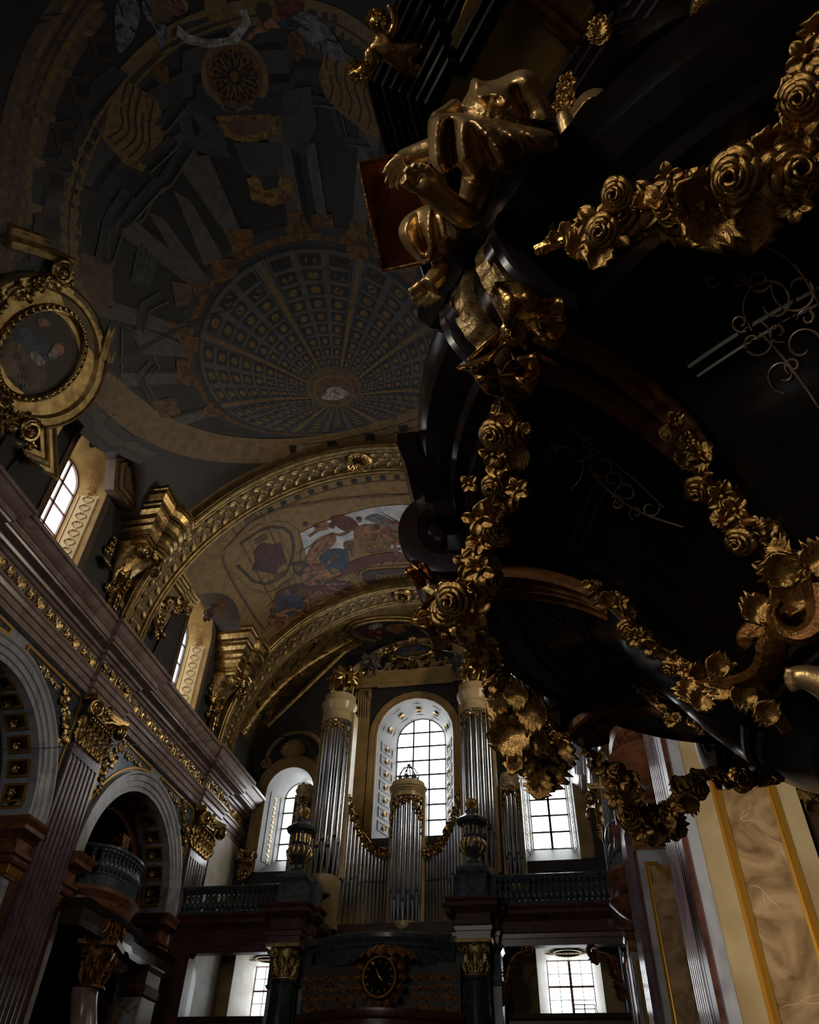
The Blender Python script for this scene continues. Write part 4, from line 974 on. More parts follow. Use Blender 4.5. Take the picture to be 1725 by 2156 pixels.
# ---- medallion with painted apostle on the haunch over the left pier
mc = vp((80, 742)); C0 = np.array(V(*mc)); nn = _n(np.array((XC, mc[1], ZC)) - C0 + np.array((0, 0, 0))); 
up_ = _n(np.array((-(C0[2] - ZC), 0, C0[0] - XC)) * (-1)); 
if up_[2] < 0: up_ = -up_
rt = np.array((0, 1., 0)); 
def MP(a, c, h): return tuple(C0 + rt * a + up_ * c + nn * (h))
t = thing('oval_medallion', 'gilded oval medallion with a painted bearded man in blue and brown robes, left edge', 'medallion', C0)
q = MP(0, 0, 0)
ex, ey = .92, 1.18
ell = [(ex * math.cos(a), ey * math.sin(a)) for a in [2 * PI * i / 48 for i in range(48)]]
b = MB(); big = []
for i in range(64):
    a = 2 * PI * i / 64; r_ = 1.42
    big.append((r_ * math.cos(a) * 1.36, r_ * math.sin(a) * 1.30))
b.sweep(big, [(0, -.5), (0, .22), (-.08, .30), (-.10, .22), (-.2, .20), (-.22, .28), (-.30, .26), (-.36, .14), (-.80, .12), (-.80, -.5)], fn=MP, closed=True, sign=1); b.build('outer_moulding', GOLDP, t, ang=25)
b = MB(); b.sweep(ell, [(.0, .10), (.02, .2), (.07, .24), (.12, .2), (.16, .22), (.2, .12)], fn=MP, closed=True, cprof=False, sign=1)
for i in range(40):
    a = 2 * PI * i / 40; b.add(*LEAF2, M=frame(MP((ex + .09) * math.cos(a), (ey + .09) * math.sin(a), .23), nn, np.array(MP(-math.sin(a), math.cos(a), 0)) - C0, .17))
b.build('carved_inner_frame', GOLD, t, ang=40)
b = MB().m(0); b.add([MP(x, y, .1) for x, y in ell], [tuple(range(48))])
def mp_poly(P, mi, h): b.m(mi).add([MP(x, y, h) for x, y in smooth(P, 2, True)], [tuple(range(len(P) * 4))])
mp_poly([(-.85, -.1), (-.5, .25), (-.1, .35), (.25, .3), (.3, -.1), (0, -.35), (-.6, -.45)], 1, .105)
mp_poly([(-.6, -.3), (.1, -.2), (.6, -.15), (.75, -.6), (.3, -.95), (-.5, -1.0), (-.75, -.7)], 2, .11)
mp_poly([(-.5, -.75), (-.1, -.6), (.1, -.75), (-.05, -1.05), (-.4, -1.05)], 3, .115)
mp_poly([(.02, .5), (.2, .62), (.36, .55), (.38, .38), (.22, .25), (.05, .32)], 4, .12); mp_poly([(.1, .38), (.3, .4), (.36, .2), (.2, .08), (.08, .2)], 5, .125)
mp_poly([(-.75, .4), (-.6, .6), (-.4, .65), (-.45, .45), (-.6, .3)], 4, .12); mp_poly([(-.2, -.1), (.3, .0), (.25, -.25), (-.15, -.3)], 5, .118)
for k in range(16):
    a_ = .4 * k; x_, y_ = -.55 + .075 * k, -.35 - .035 * k + .1 * math.sin(k * 2.1); mp_poly([(x_, y_), (x_ + .12, y_ + .1 * math.cos(a_)), (x_ + .2, y_ - .05), (x_ + .08, y_ - .12)], (3, 2, 0, 1)[k % 4], .12 + .001 * k)
b.build('painted_portrait', [F['dbrown'], F['blue'], F['brown'], F['tan'], F['flesh'], F['white']], t, smooth=False)
b = MB()   # pointed cornice above, scroll cartouche below
for (P, hh) in (([(-2.6, .9), (-.2, 3.3), (1.2, 1.35)], .3), ([(1.55, -1.0), (2.4, -1.55), (1.2, -2.2)], .3), ([(-1.4, -1.3), (-.6, -1.75), (.6, -1.75), (1.2, -2.2)], .2)):
    b.sweep(P, [(-.28, -.6), (-.28, .2), (-.2, .26), (-.14, .2), (-.04, .22), (.02, .3), (.1, .34), (.14, .28), (.26, .3), (.26, -.6)], fn=MP, sign=1)
b.build('pointed_cornice', GOLDP, t, ang=20)
b = MB(); sd = 0
for (a, c, ang_, l) in ((-1.1, -1.55, .3, 1.4), (0.1, -1.7, 0, 1.6), (1.0, -1.55, .5, 1.2), (-1.5, .3, 1.4, 1.6), (-1.3, 1.2, 1.2, 1.2), (.6, -1.45, .2, .9), (-.5, -2.0, .1, 1.5)):
    sd += 1; ornament(b, MP(a, c, .28), rt * math.cos(ang_) + up_ * math.sin(ang_), nn, l, .5, sd)
for (a, c) in ((1.25, -1.45), (-1.5, -.9), (-1.35, 1.5)): spiral(b, MP(a, c, .34), nn, .26, .07)
b.build('scroll_cartouche', GOLD, t, ang=60)
b = MB()
b.add([MP(-2.6, -1.6, .0), MP(1.7, -1.6, .0), MP(2.2, -1.2, 0), MP(1.3, 1.2, 0), MP(-.2, 2.9, 0), MP(-2.6, .7, 0), MP(-2.6, -1.6, -.8), MP(1.7, -1.6, -.8), MP(2.2, -1.2, -.8), MP(1.3, 1.2, -.8), MP(-.2, 2.9, -.8), MP(-2.6, .7, -.8)],
      [(0, 1, 2, 3, 4, 5), (0, 1, 7, 6), (1, 2, 8, 7), (2, 3, 9, 8), (3, 4, 10, 9), (4, 5, 11, 10)]); b.build('backing_field', GOLDP, t, smooth=False)
# ================================================================ END WALL
GY = 28.8
def end_wall():
    ops = [(-5.5, 1.53, 10.1, 14.1, 0), (-10.4, .95, 9.1, 12.05, 0), (-.6, .95, 9.1, 12.05, 0), (-10.55, .98, 4.55, 6.5, 1), (-.45, .98, 4.55, 6.5, 1)]
    xs = set([XL - .05, XR + .05])
    for x, h, a, c, r in ops: xs |= {round(x - h * math.cos(PI * j / 20), 5) for j in range(21)}
    for j in range(60): xs.add(round(XL + .1 + j * .22, 5))
    xs = sorted(xs); b = MB()
    for xa, xb in zip(xs, xs[1:]):
        xm = (xa + xb) / 2; cuts = []
        for x, h, a, c, r in ops:
            if abs(xm - x) < h:
                f = (lambda q: c) if r else (lambda q, x=x, h=h, c=c: c + math.sqrt(max(0, h * h - (q - x) ** 2)))
                cuts.append((a, f(xa), f(xb)))
        cuts.sort(); za = zb = FL; tp = 19.3
        for a, fa, fb in cuts:
            b.add([(xa, YE, za), (xb, YE, zb), (xb, YE, a), (xa, YE, a)], [(0, 1, 2, 3)]); za, zb = fa, fb
        b.add([(xa, YE, za), (xb, YE, zb), (xb, YE, tp), (xa, YE, tp)], [(0, 1, 2, 3)])
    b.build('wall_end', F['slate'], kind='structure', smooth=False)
end_wall()
REVW = mat('reveal_pale', S((.44, .43, .41)), .5, 0., S((.36, .355, .34)), 2.)
def ewin(cx, hw, z0, zs, cols, rows, ohw, oz0, ozs, rect=False, revm=REVW):
    global wn
    fn = lambda a, z, d: (cx + a, YE + d, z)
    w = window('window_%d' % wn, fn, hw, z0, zs, cols, rows, GY - YE, ohw, oz0, ozs, revm, LEAD if not rect else FRAMEW, PANEW, .03, rect)
    wn += 1; return w[0], fn, w[2]
for cx, hw, z0, zs, cols, rows, ohw, oz0, ozs in ((-5.5, 1.0, 10.6, 14.45, 3, 8, 1.53, 10.1, 14.1), (-10.4, .68, 9.95, 12.3, 2, 5, .95, 9.1, 12.05), (-.6, .68, 9.95, 12.3, 2, 5, .95, 9.1, 12.05)):
    w, fn, out = ewin(cx, hw, z0, zs, cols, rows, ohw, oz0, ozs)
    b = MB(); wd = .5 if cx != -5.5 else .34
    b.sweep(out, [(0, 0), (0, .04), (.06, .07), (wd * .4, .05), (wd * .5, .08), (wd * .9, .08), (wd, .03), (wd, 0)], fn=lambda a, z, h: fn(a, z, -h), closed=False, sign=-1); b.build('window_frame', OCHRE, w, ang=30)
    b = MB(); g = MB()
    if cx == -5.5:                                       # coffered reveal with gilt rosettes
        for sg in (-1, 1):
            for k in range(7):
                z = 10.7 + k * .52
                A = np.array(fn(sg * 1.53, z, 0)); B = np.array(fn(sg * 1.0, z, GY - YE)); c = (A + B) / 2; ex = _n(B - A); n = np.array((-sg, -.3, 0)); n = _n(n - ex * (n @ ex))
                fq = lambda a, q, h, c=c, ex=ex, n=n: tuple(c + ex * a + np.array((0, 0, q)) + n * h)
                b.sweep([(-.42, -.19), (.42, -.19), (.42, .19), (-.42, .19)], [(0, .0), (0, .025), (-.05, .025), (-.07, .0)], fn=fq, closed=True, sign=1)
                rosette(g, c + n * .02, n, .15, petals=6)
        for k in range(5):
            a = PI * (k + .5) / 5; A = np.array(fn(1.53 * math.cos(a), 14.1 + 1.53 * math.sin(a), 0)); B = np.array(fn(1.0 * math.cos(a), 14.45 + 1.0 * math.sin(a), GY - YE)); c = (A + B) / 2; ex = _n(B - A)
            tt = np.array((-math.sin(a), 0, math.cos(a))); n = np.cross(ex, tt); n = n if n @ np.array((-math.cos(a), 0, -math.sin(a))) > 0 else -n
            fq = lambda p_, q, h, c=c, ex=ex, n=n, tt=tt: tuple(c + ex * p_ + tt * q + n * h)
            b.sweep([(-.42, -.24), (.42, -.24), (.42, .24), (-.42, .24)], [(0, .0), (0, .025), (-.05, .025), (-.07, .0)], fn=fq, closed=True, sign=1)
            rosette(g, c + n * .02, n, .17, petals=6)
    else:
        for sg in (-1, 1):
            A = np.array(fn(sg * .95, 9.4, 0)); B = np.array(fn(sg * .68, 9.4, GY - YE)); ex = _n(B - A); n = np.array((-sg, -.2, 0)); n = _n(n - ex * (n @ ex)); c = (A + B) / 2
            fq = lambda a, q, h, c=c, ex=ex, n=n: tuple(c + ex * a + np.array((0, 0, q)) + n * h)
            b.sweep([(-.4, .2), (.4, .2), (.4, 2.9), (-.4, 2.9)], [(0, 0), (0, .02), (-.03, .02), (-.05, 0)], fn=fq, closed=True, sign=1)
            for k in range(14): g.add(*SCRS, M=frame(fq(0, .35 + k * .18, .012), n, (0, 0, 1), (.12, .14 * (-1) ** k, .06)))
    p_ = b.build('reveal_panel', REVW, w, ang=30); g.build('gilded_ornament', GOLD, p_, ang=60)
for cx in (-10.55, -.45):
    w, fn, out = ewin(cx, .72, 4.9, 6.38, 2, 2, .98, 4.55, 6.5, True, WHITEP)
    g = MB(); g.lathe([(.42, 0), (.46, .02), (.5, 0)], (cx, YE + .6, 6.40), 24); 
    for k in range(6): g.add(*SCRS, M=frame((cx - .5 + .2 * k, YE + .6, 6.41), (0, 0, -1), (0, 1, 0), .22))
    g.build('painted_ceiling_ornament', OCHRE, w)
    b = MB()
    for c_ in (-.36, .36): b.box(cx + c_ - .012, cx + c_ + .012, GY - .02, GY + .02, 4.9, 6.38)
    for z in (5.27, 6.0): b.box(cx - .72, cx + .72, GY - .02, GY + .02, z - .01, z + .01)
    b.build('thin_bars', LEAD, w, smooth=False)
# pilasters, entablature and segmental pediment round the middle window
t = thing('window_aedicule', 'ochre stucco frame with curved pediment around the tall middle window above the organ', 'window surround', (-5.5, YE, 10))
for sg in (-1, 1):
    b = MB(); xc = -5.5 + sg * 2.15; b.box(xc - .26, xc + .26, YE - .14, YE, 9.3, 16.2); b.box(xc - .34, xc + .34, YE - .2, YE, 9.1, 9.4); b.build('pilaster', OCHRE, t, smooth=False)
    g = MB(); 
    for k in range(5): g.tube([(xc - .2 + .1 * k, YE - .17, 16.1), (xc - .2 + .1 * k, YE - .34, 15.8), (xc - .2 + .1 * k, YE - .24, 15.3), (xc - .2 + .1 * k, YE - .15, 14.9)], [.05, .05, .04, .03], 6)
    spiral(g, (xc - .28, YE - .3, 15.8), (-1, 0, 0), .16, .04); spiral(g, (xc + .28, YE - .3, 15.8), (1, 0, 0), .16, .04); g.build('console', OCHRE, t, ang=60)
b = MB(); b.sweep([(-8.0, YE), (-8.0, YE - .2), (-7.1, YE - .2), (-7.1, YE - .1), (-3.9, YE - .1), (-3.9, YE - .2), (-3.0, YE - .2), (-3.0, YE)], [(0, 16.2), (.02, 16.2), (.04, 16.35), (.08, 16.37), (.06, 16.4), (.06, 16.62), (.12, 16.66), (.25, 16.74), (.28, 16.84), (0, 16.84)], sign=-1 if False else 1)
b.build('entablature', OCHRE, t, ang=25)
b = MB(); pa = arcpts(-5.5, 14.65, 3.35, math.radians(41), math.radians(139), 30)
b.sweep(pa, [(0, 0), (0, .22), (.08, .28), (.14, .34), (.26, .40), (.30, .40), (.30, 0)], fn=lambda a, c, h: (a, YE - h, c), sign=1); b.build('curved_pediment', OCHRE, t, ang=25)
g = MB(); ornament(g, (-5.5, YE - .05, 17.25), (1, 0, 0), (0, -1, 0), 3.0, .5, 3); ornament(g, (-7.9, YE - .05, 17.0), (.8, 0, .6), (0, -1, 0), 1.2, .4, 5); ornament(g, (-3.1, YE - .05, 17.0), (-.8, 0, .6), (0, -1, 0), 1.2, .4, 6); g.build('stucco_scrolls', OCHRE, t, ang=60)
c0 = AY((870, 1372), YE - .5)
t = thing('cartouche', 'gilded scroll cartouche lettered GLORIAM above the middle window', 'cartouche', c0)
b = MB(); b.add([c0 + np.array((.78 * math.cos(a), 0, .30 * math.sin(a))) for a in [2 * PI * i / 28 for i in range(28)]] + [c0 + np.array((.78 * math.cos(a), .12, .30 * math.sin(a))) for a in [2 * PI * i / 28 for i in range(28)]], [tuple(range(28))] + [(i, (i + 1) % 28, 28 + (i + 1) % 28, 28 + i) for i in range(28)]); b.build('blue_shield', F['blue'], t)
b = MB(); b.sweep([(c0[0] + .82 * math.cos(a), c0[2] + .34 * math.sin(a)) for a in [2 * PI * i / 40 for i in range(40)]], [(-.05, 0), (-.05, .08), (0, .12), (.06, .08), (.06, 0)], fn=lambda a, c, h: (a, c0[1] - h, c), closed=True)
for sg in (-1, 1):
    for dz in (-.28, .28): spiral(b, c0 + np.array((sg * .85, -.06, dz)), (0, -1, 0), .17, .05, dirn=sg)
    ornament(b, c0 + np.array((sg * 1.25, 0, .05)), (1, 0, -.2 * sg), (0, -1, 0), .8, .35, 2)
rosette(b, c0 + np.array((0, -.06, .45)), (0, -1, 0), .26); rosette(b, c0 + np.array((0, -.06, -.45)), (0, -1, 0), .2)
for k in range(5): b.tube([c0 + np.array(((k - 2) * .07, 0, -.5)), c0 + np.array(((k - 2) * .09, -.02, -.85))], .03, 5)
b.build('gilded_scroll_frame', GOLD, t, ang=60)
for s_, dz, sz in (('DEI', .13, .17), ('GLORIAM', -.08, .24)):
    v, f = text_pts(s_, sz, .008); b = MB(); b.add([(c0[0] + p[0], c0[1] - .015 - p[2], c0[2] + dz + p[1]) for p in v], f); b.build('gilt_lettering', YELGOLD, t, smooth=False)
# third vault bay: gilded ribs and oval painting
t = thing('oval_ceiling_painting', 'small oval vault painting in a gilded frame above the end wall', 'painting', V(0, 26))
fr = Paint(); P = [(826 + 88 * math.cos(a), 1326 + 24 * math.sin(a)) for a in [2 * PI * i / 30 for i in range(30)]]
fr.px(P, 'slate', .05); fr.px(smooth([(760, 1335), (790, 1318), (815, 1335), (800, 1343)], 2, True), 'red', .055); fr.px(smooth([(800, 1318), (850, 1308), (870, 1325), (840, 1338)], 2, True), 'flesh', .056); fr.px(smooth([(830, 1330), (870, 1325), (890, 1335), (850, 1345)], 2, True), 'blue', .057); fr.px(smooth([(770, 1318), (800, 1308), (810, 1316), (785, 1326)], 2, True), 'white', .056)
rr = random.Random(5)
for k in range(22):
    x, y = 826 + rr.uniform(-70, 70), 1326 + rr.uniform(-15, 15); fr.px([(x - 8, y), (x, y - 4), (x + 8, y + 1), (x + 1, y + 4)], rr.choice(['flesh', 'red', 'blue', 'dbrown', 'tan']), .06)
o = fr.b.build('painted_oval', [F[k] for k in fr.keys], t, smooth=False)
b = MB(); b.tube([V(*vp(q), .07) for q in P + [P[0]]], .09, 6); b.tube([V(*vp((826 + 100 * math.cos(a), 1326 + 30 * math.sin(a))), .06) for a in [2 * PI * i / 30 for i in range(31)]], .05, 6); b.build('gilded_frame', GOLDP, t)
t = thing('vault_ribs', 'gilded relief ribs curving up the last vault bay to the oval painting', 'rib', V(-4, 25.5))
t.name = 'vault_rib'
for k, P in enumerate(([(505, 1545), (560, 1470), (640, 1400), (740, 1345)], [(560, 1530), (620, 1450), (700, 1385), (760, 1352)])):
    for sg in (0,):
        A = [vp(q) for q in smooth(P, 2)]
        for mir in (1, -1):
            B = [V(mir * a, y_, .05) for a, y_ in A if y_ < 27.3]
            b = MB(); b.tube(B, .10, 6); b.build('rib', GOLDP, t)
            g = MB()
            for a, c in zip(B[::1], B[1::1]): g.add(*LEAF2, M=frame(a, np.array((XC, a[1], ZC)) - np.array(a), np.array(c) - np.array(a), .45))
            g.build('leaf_relief', GOLD, t, ang=60)
t = thing('vault_relief', 'gilded stucco tendrils covering the last vault bay above the organ', 'relief', V(-5, 25.6)); sd = 0
for sg in (-1, 1):
    for s_ in (3.2, 4.3, 5.4, 6.5, 7.6):
        b = MB(); sd += 1
        for y_ in (25.35, 26.1, 26.8):
            o_ = np.array(V(sg * s_, y_, .03)); n_ = np.array((XC, y_, ZC)) - o_; ornament(b, o_, (0, .3, .1), n_, .75, .6, sd + int(y_ * 3), dens=1.0, depth=.5)
        b.build('gilded_tendril', GOLDP, t, ang=60)
# ================================================================ ORGAN GALLERY
GF = 23.9
ENT2 = [(-.3, 5.68), (0, 5.68), (.02, 5.85), (.05, 5.86), (.07, 5.97), (.10, 6.0), (.02, 6.02), (.02, 6.3), (.06, 6.33), (.10, 6.36), (.2, 6.42), (.24, 6.45), (.24, 6.55), (.3, 6.6), (.33, 6.66), (-.3, 6.66)]
CXL, CXR = -8.3, -2.85
cs = [(XL - .1, GF)]
for cx in (CXL, CXR):
    if cx == CXR: cs += [(-5.5 + 2.0 * q, GF - .05 - .75 * math.cos(q * PI / 2) ** 1.0) for q in [-1 + 2 * j / 14 for j in range(15)]]
    cs += [(cx - .62, GF), (cx - .62, GF - .35), (cx - .46, GF - .35), (cx - .46, GF - .95), (cx + .46, GF - .95), (cx + .46, GF - .35), (cx + .62, GF - .35), (cx + .62, GF)]
cs += [(XR + .1, GF)]
mid = [k for k, q in enumerate(cs) if abs(q[0] + 5.5) < 2.01 and q[1] > 23.0 or abs(q[0] + 5.5) < 2.01]
for part in (cs[:mid[0]], cs[mid[-1] + 1:]):
    b = MB(); b.sweep(part, ENT2, sign=1); ob = b.build('trim_gallery_entablature', REDM, kind='structure', ang=20)
b = MB(); b.box(XL, -7.75, GF - .2, YE, 6.5, 6.72); b.box(-3.4, XR, GF - .2, YE, 6.5, 6.72); b.box(-7.75, -3.4, 25.9, YE, 6.5, 6.9); b.box(-7.75, -3.4, 23.4, 25.95, 5.7, 5.85); b.build('floor_gallery', DARKST, kind='structure', smooth=False)
# painted soffit ornament under the gallery
for i, cx in enumerate((CXL, CXR)):
    sd = 'left' if i == 0 else 'right'; cy = GF - .50
    t = thing('gallery_column', 'green marble column with gilded capital under the %s urn' % sd, 'column', (cx, cy, FL), 'columns carrying the organ gallery')
    b = MB(); b.lathe([(.52, FL), (.52, FL + .3), (.42, FL + .5), (.39, FL + .6), (.40, FL + 3), (.35, 4.62), (.35, 4.72), (.39, 4.74), (.39, 4.8)], (cx, cy, 0), 24); b.build('shaft', GREENM, t)
    b = MB(); round_capital(b, (cx, cy, 4.8), .34, .86); b.build('gilded_capital', GOLDP, t, ang=55)
    t = thing('gallery_pier', 'grey marble pier behind the %s gallery column' % sd, 'pier', (cx, GF, FL), 'piers behind the gallery columns'); b = MB(); b.box(cx - .62, cx + .62, GF - .1, GF + .5, FL, 4.7); b.build('shaft', WHITEM, t, smooth=False)
    b = MB(); b.sweep([(cx - .62, GF + .4), (cx - .62, GF - .1), (cx + .62, GF - .1), (cx + .62, GF + .4)], [(0, 4.7), (.03, 4.72), (.06, 4.8), (.02, 4.82), (.02, 5.5), (.1, 5.6), (.1, 5.68), (0, 5.68)], sign=1); b.build('pier_capital', BLUEG, t, ang=25)
    t = thing('urn_pedestal', 'dark stone pedestal carrying the %s urn on the organ gallery' % sd, 'pedestal', (cx, cy, 6.66), 'pedestals of the gallery urns')
    b = MB(); b.sweep([(cx - .4, cy - .35), (cx + .4, cy - .35), (cx + .4, cy + .45), (cx - .4, cy + .45)], [(-.4, 6.66), (.06, 6.66), (.06, 6.78), (0, 6.84), (0, 7.36), (.05, 7.4), (.08, 7.46), (.08, 7.56), (-.05, 7.6), (-.12, 7.72), (-.4, 7.74)], closed=True, sign=1, cprof=False); b.build('body', BLUEG, t, ang=25)
    b = MB(); b.box(cx - .62, cx + .62, GF - .3, GF + .3, 6.66, 7.5); b.build('side_block', BLUEG, t, smooth=False)
    t = thing('gallery_urn', 'dark carved urn with gilded gadroons on the %s gallery pedestal' % sd, 'urn', (cx, cy, 7.74), 'urns on the gallery pedestals')
    b = MB(); b.lathe([(.2, 0), (.22, .05), (.12, .12), (.1, .2), (.2, .26), (.34, .4), (.37, .56), (.3, .72), (.25, .76), (.28, .8), (.28, 1.08), (.24, 1.1), (.46, 1.18), (.5, 1.26), (.4, 1.34), (.28, 1.42), (.2, 1.5), (.22, 1.56), (.12, 1.62)], (cx, cy, 7.74), 20); b.build('vessel', BLUEG, t, ang=30)
    g = MB()
    for k in range(14):
        a = 2 * PI * k / 14; d = np.array((math.cos(a), math.sin(a), 0)); c = np.array((cx, cy, 7.74))
        g.tube([c + d * .2 + (0, 0, .26), c + d * .35 + (0, 0, .4), c + d * .385 + (0, 0, .56), c + d * .3 + (0, 0, .72)], [.02, .04, .045, .02], 6)
        g.tube([c + d * .285 + (0, 0, .82), c + d * .29 + (0, 0, 1.06)], .025, 5)
    for k in range(10):
        a = 2 * PI * k / 10; d = np.array((math.cos(a), math.sin(a), 0)); g.add(*LEAF, M=frame(c + d * .3 + (0, 0, 1.1), d, (0, 0, 1), .3)); g.add(*LEAF, M=frame(c + d * .1 + (0, 0, 1.58), d, (0, 0, 1), (.38, .3, .3)))
    g.add(*BUD, M=frame(c + (0, 0, 1.6), (0, 0, 1), None, (.3, .3, .42))); g.build('gilded_ornament', GOLD, t, ang=60)
BALP = [(.08, 0), (.08, .05), (.04, .08), (.07, .13), (.10, .20), (.095, .26), (.05, .36), (.035, .44), (.06, .49), (.04, .53), (.08, .57), (.08, .62)]
def balustrade(name, label, xa, xb, y, z0, mt=BLUEG, n=20, group='balustrades of the organ gallery'):
    t = thing(name, label, 'balustrade', ((xa + xb) / 2, y, z0), group)
    b = MB(); b.box(xa, xb, y - .14, y + .14, z0, z0 + .12); b.build('plinth', mt, t, smooth=False)
    b = MB(); b.sweep([(xa, y - .1), (xb, y - .1)], [(-.2, z0 + .74), (.02, z0 + .74), (.04, z0 + .78), (.07, z0 + .8), (.07, z0 + .86), (.02, z0 + .88), (-.22, z0 + .88)], sign=1); b.build('handrail', mt, t, ang=20)
    first = None
    for k in range(n):
        x = xa + (xb - xa) * (k + .5) / n
        if first is None: b = MB(); b.lathe(BALP, (0, 0, 0), 10); first = b.build('baluster', mt, t); first.location = (x, y, z0 + .12)
        else: c = first.copy(); COL.objects.link(c); c.location = (x, y, z0 + .12)
    return t
balustrade('gallery_balustrade', 'dark stone balustrade left of the left gallery urn', XL, CXL - .62, GF, 6.66, n=19); balustrade('gallery_balustrade', 'dark stone balustrade right of the right gallery urn, below the right arched window', CXR + .62, XR, GF, 6.66, n=20)
# bowed parapet and bracket in the middle, clock and carved screen
t = thing('gallery_bracket', 'bowed grey stone base with fluted bracket below the middle organ pipes', 'bracket', (-5.3, GF - .8, 5.9))
bow = [(-5.5 + 2.0 * q, GF - .25 - .75 * math.cos(q * PI / 2)) for q in [-1 + 2 * j / 14 for j in range(15)]]
b = MB(); b.sweep(bow, [(-.3, 5.15), (0, 5.15), (.02, 5.2), (.02, 5.5), (.08, 5.55), (.08, 5.62), (.18, 5.72), (.20, 5.82), (.14, 5.88), (-.3, 5.9)], sign=1); b.build('grey_band', BLUEG, t, ang=25)
g = MB(); ca = np.array((-5.25, GF - .95, 5.45))
for k in range(9):
    a = PI + PI * (k + .5) / 9; d = np.array((math.cos(a), math.sin(a), 0)); g.add(*LEAF, M=frame(ca + d * .5, d * .6 + (0, 0, .5), -d * .5 + (0, 0, -1), (.6, .35, .5)))
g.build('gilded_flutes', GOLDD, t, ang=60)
ck = AY((800, 2058), 22.95); R_ = .44
t = thing('gallery_clock', 'round black clock with gilt ring and numerals below the organ', 'clock', ck)
b = MB(); b.lathe([(R_, 0), (R_, .1)], (0, 0, 0), 40, M=frame(ck, (0, -1, 0), (1, 0, 0))); b.build('dial', CLOCKB, t, ang=30)
b = MB(); b.tube([ck + np.array((R_ * 1.02 * math.cos(a), -.1, R_ * 1.08 * math.sin(a))) for a in [2 * PI * i / 40 for i in range(41)]], .035, 8); b.build('gilt_ring', YELGOLD, t)
for k in range(12):
    a = 2 * PI * k / 12; b = MB()
    for j in (-1, 0, 1): 
        a2 = a + j * .05; b.tube([ck + np.array((r * math.sin(a2), -.115, r * math.cos(a2))) for r in (R_ * .74, R_ * .9)], .007, 4)
    b.build('hour_mark', YELGOLD, t)
b = MB(); b.tube([ck + np.array((-.02, -.125, .02)), ck + np.array((.14, -.125, -.16))], [.014, .006], 4); b.build('minute_hand', YELGOLD, t); b = MB(); b.tube([ck + np.array((0, -.12, 0)), ck + np.array((-.10, -.13, .19))], [.018, .006], 4); b.build('hour_hand', YELGOLD, t)
t = thing('carved_screen', 'dark panel of gilded tendrils around and beside the clock', 'screen', (-5.5, 23.4, 4.4))
b = MB(); b.box(-7.75, -3.3, 23.4, 23.5, 2.6, 5.2); b.build('wooden_panel', ROSEW, t, smooth=False)
for x_, w_ in ((-6.95, 1.5), (-4.0, 1.3)):
    g = MB()
    for row in range(4): ornament(g, (x_, 23.38, 4.85 - row * .24), (1, 0, 0), (0, -1, 0), w_, .30, row + int(w_ * 5), dens=1.3, depth=.5)
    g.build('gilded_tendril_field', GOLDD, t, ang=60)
g = MB()
for k in range(16):
    a = 2 * PI * k / 16; g.add(*LEAF, M=frame(ck + np.array((.5 * math.cos(a), -.02, .53 * math.sin(a))), (0, -1, 0), (math.cos(a), 0, math.sin(a)), .27))
rosette(g, ck + np.array((0, -.1, .68)), (0, -1, 0), .2); ornament(g, ck + np.array((0, 0, .62)), (1, 0, 0), (0, -1, 0), 1.1, .3, 4)
g.build('gilded_wreath', GOLDD, t, ang=60)
t = thing('choir_balcony', 'dark red curved balcony with gilded looped panel below the clock', 'balcony', (-5.4, 22.6, 4))
bow2 = [(-5.5 + 2.25 * q, 23.3 - .9 * math.cos(q * PI / 2)) for q in [-1 + 2 * j / 14 for j in range(15)]]
b = MB(); b.sweep(bow2, [(-.4, 2.4), (0, 2.4), (0, 3.75), (.08, 3.8), (.12, 3.9), (.12, 3.98), (-.4, 3.98)], sign=1); b.build('parapet', REDM, t, ang=25)
g = MB()
for k in range(26):
    q = -1 + 2 * (k + .5) / 26; x, y = -5.5 + 2.2 * q, 23.27 - .9 * math.cos(q * PI / 2); g.tube([(x - .05, y, 2.9), (x - .05, y, 3.5), (x, y, 3.62), (x + .05, y, 3.5), (x + .05, y, 2.9)], .012, 4, cap=False)
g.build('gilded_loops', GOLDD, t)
for (xa, xb, lab) in ((CXR + .75, XR, 'low dark parapet with gilded loops under the right lower window'), (XL, CXL - .75, 'low dark parapet under the left lower window')):
    t = thing('lower_parapet', lab, 'parapet', ((xa + xb) / 2, 24.2, 3.6)); b = MB(); b.sweep([(xa, 24.1), (xb, 24.1)], [(-.2, 2.6), (0, 2.6), (0, 3.95), (.06, 4.0), (.1, 4.1), (-.2, 4.12)], sign=1); b.build('parapet_wall', DARKST, t, ang=25)
    g = MB(); n_ = int((xb - xa) / .13)
    for k in range(n_): x = xa + (k + .5) * .13; g.tube([(x - .04, 24.08, 3.3), (x - .04, 24.08, 3.75), (x, 24.08, 3.85), (x + .04, 24.08, 3.75), (x + .04, 24.08, 3.3)], .01, 4, cap=False)
    g.build('gilded_loops', GOLDD, t)
# music stand outline in front of the right lower window
t = thing('music_stand', 'small black desk silhouetted in the lower right window', 'stand', AY((1232, 2128), 25.0)); c = AY((1232, 2126), 25.0); b = MB()
for (dx, dz) in ((-.28, 0), (.28, 0), (0, 0)): b.tube([c + np.array((dx, 0, -.9 if dx == 0 else -.1)), c + np.array((dx, 0, .12))], .015, 4)
for dz in (-.1, .02, .12): b.tube([c + np.array((-.28, 0, dz)), c + np.array((.28, 0, dz))], .013, 4)
b.build('desk_frame', IRON, t)
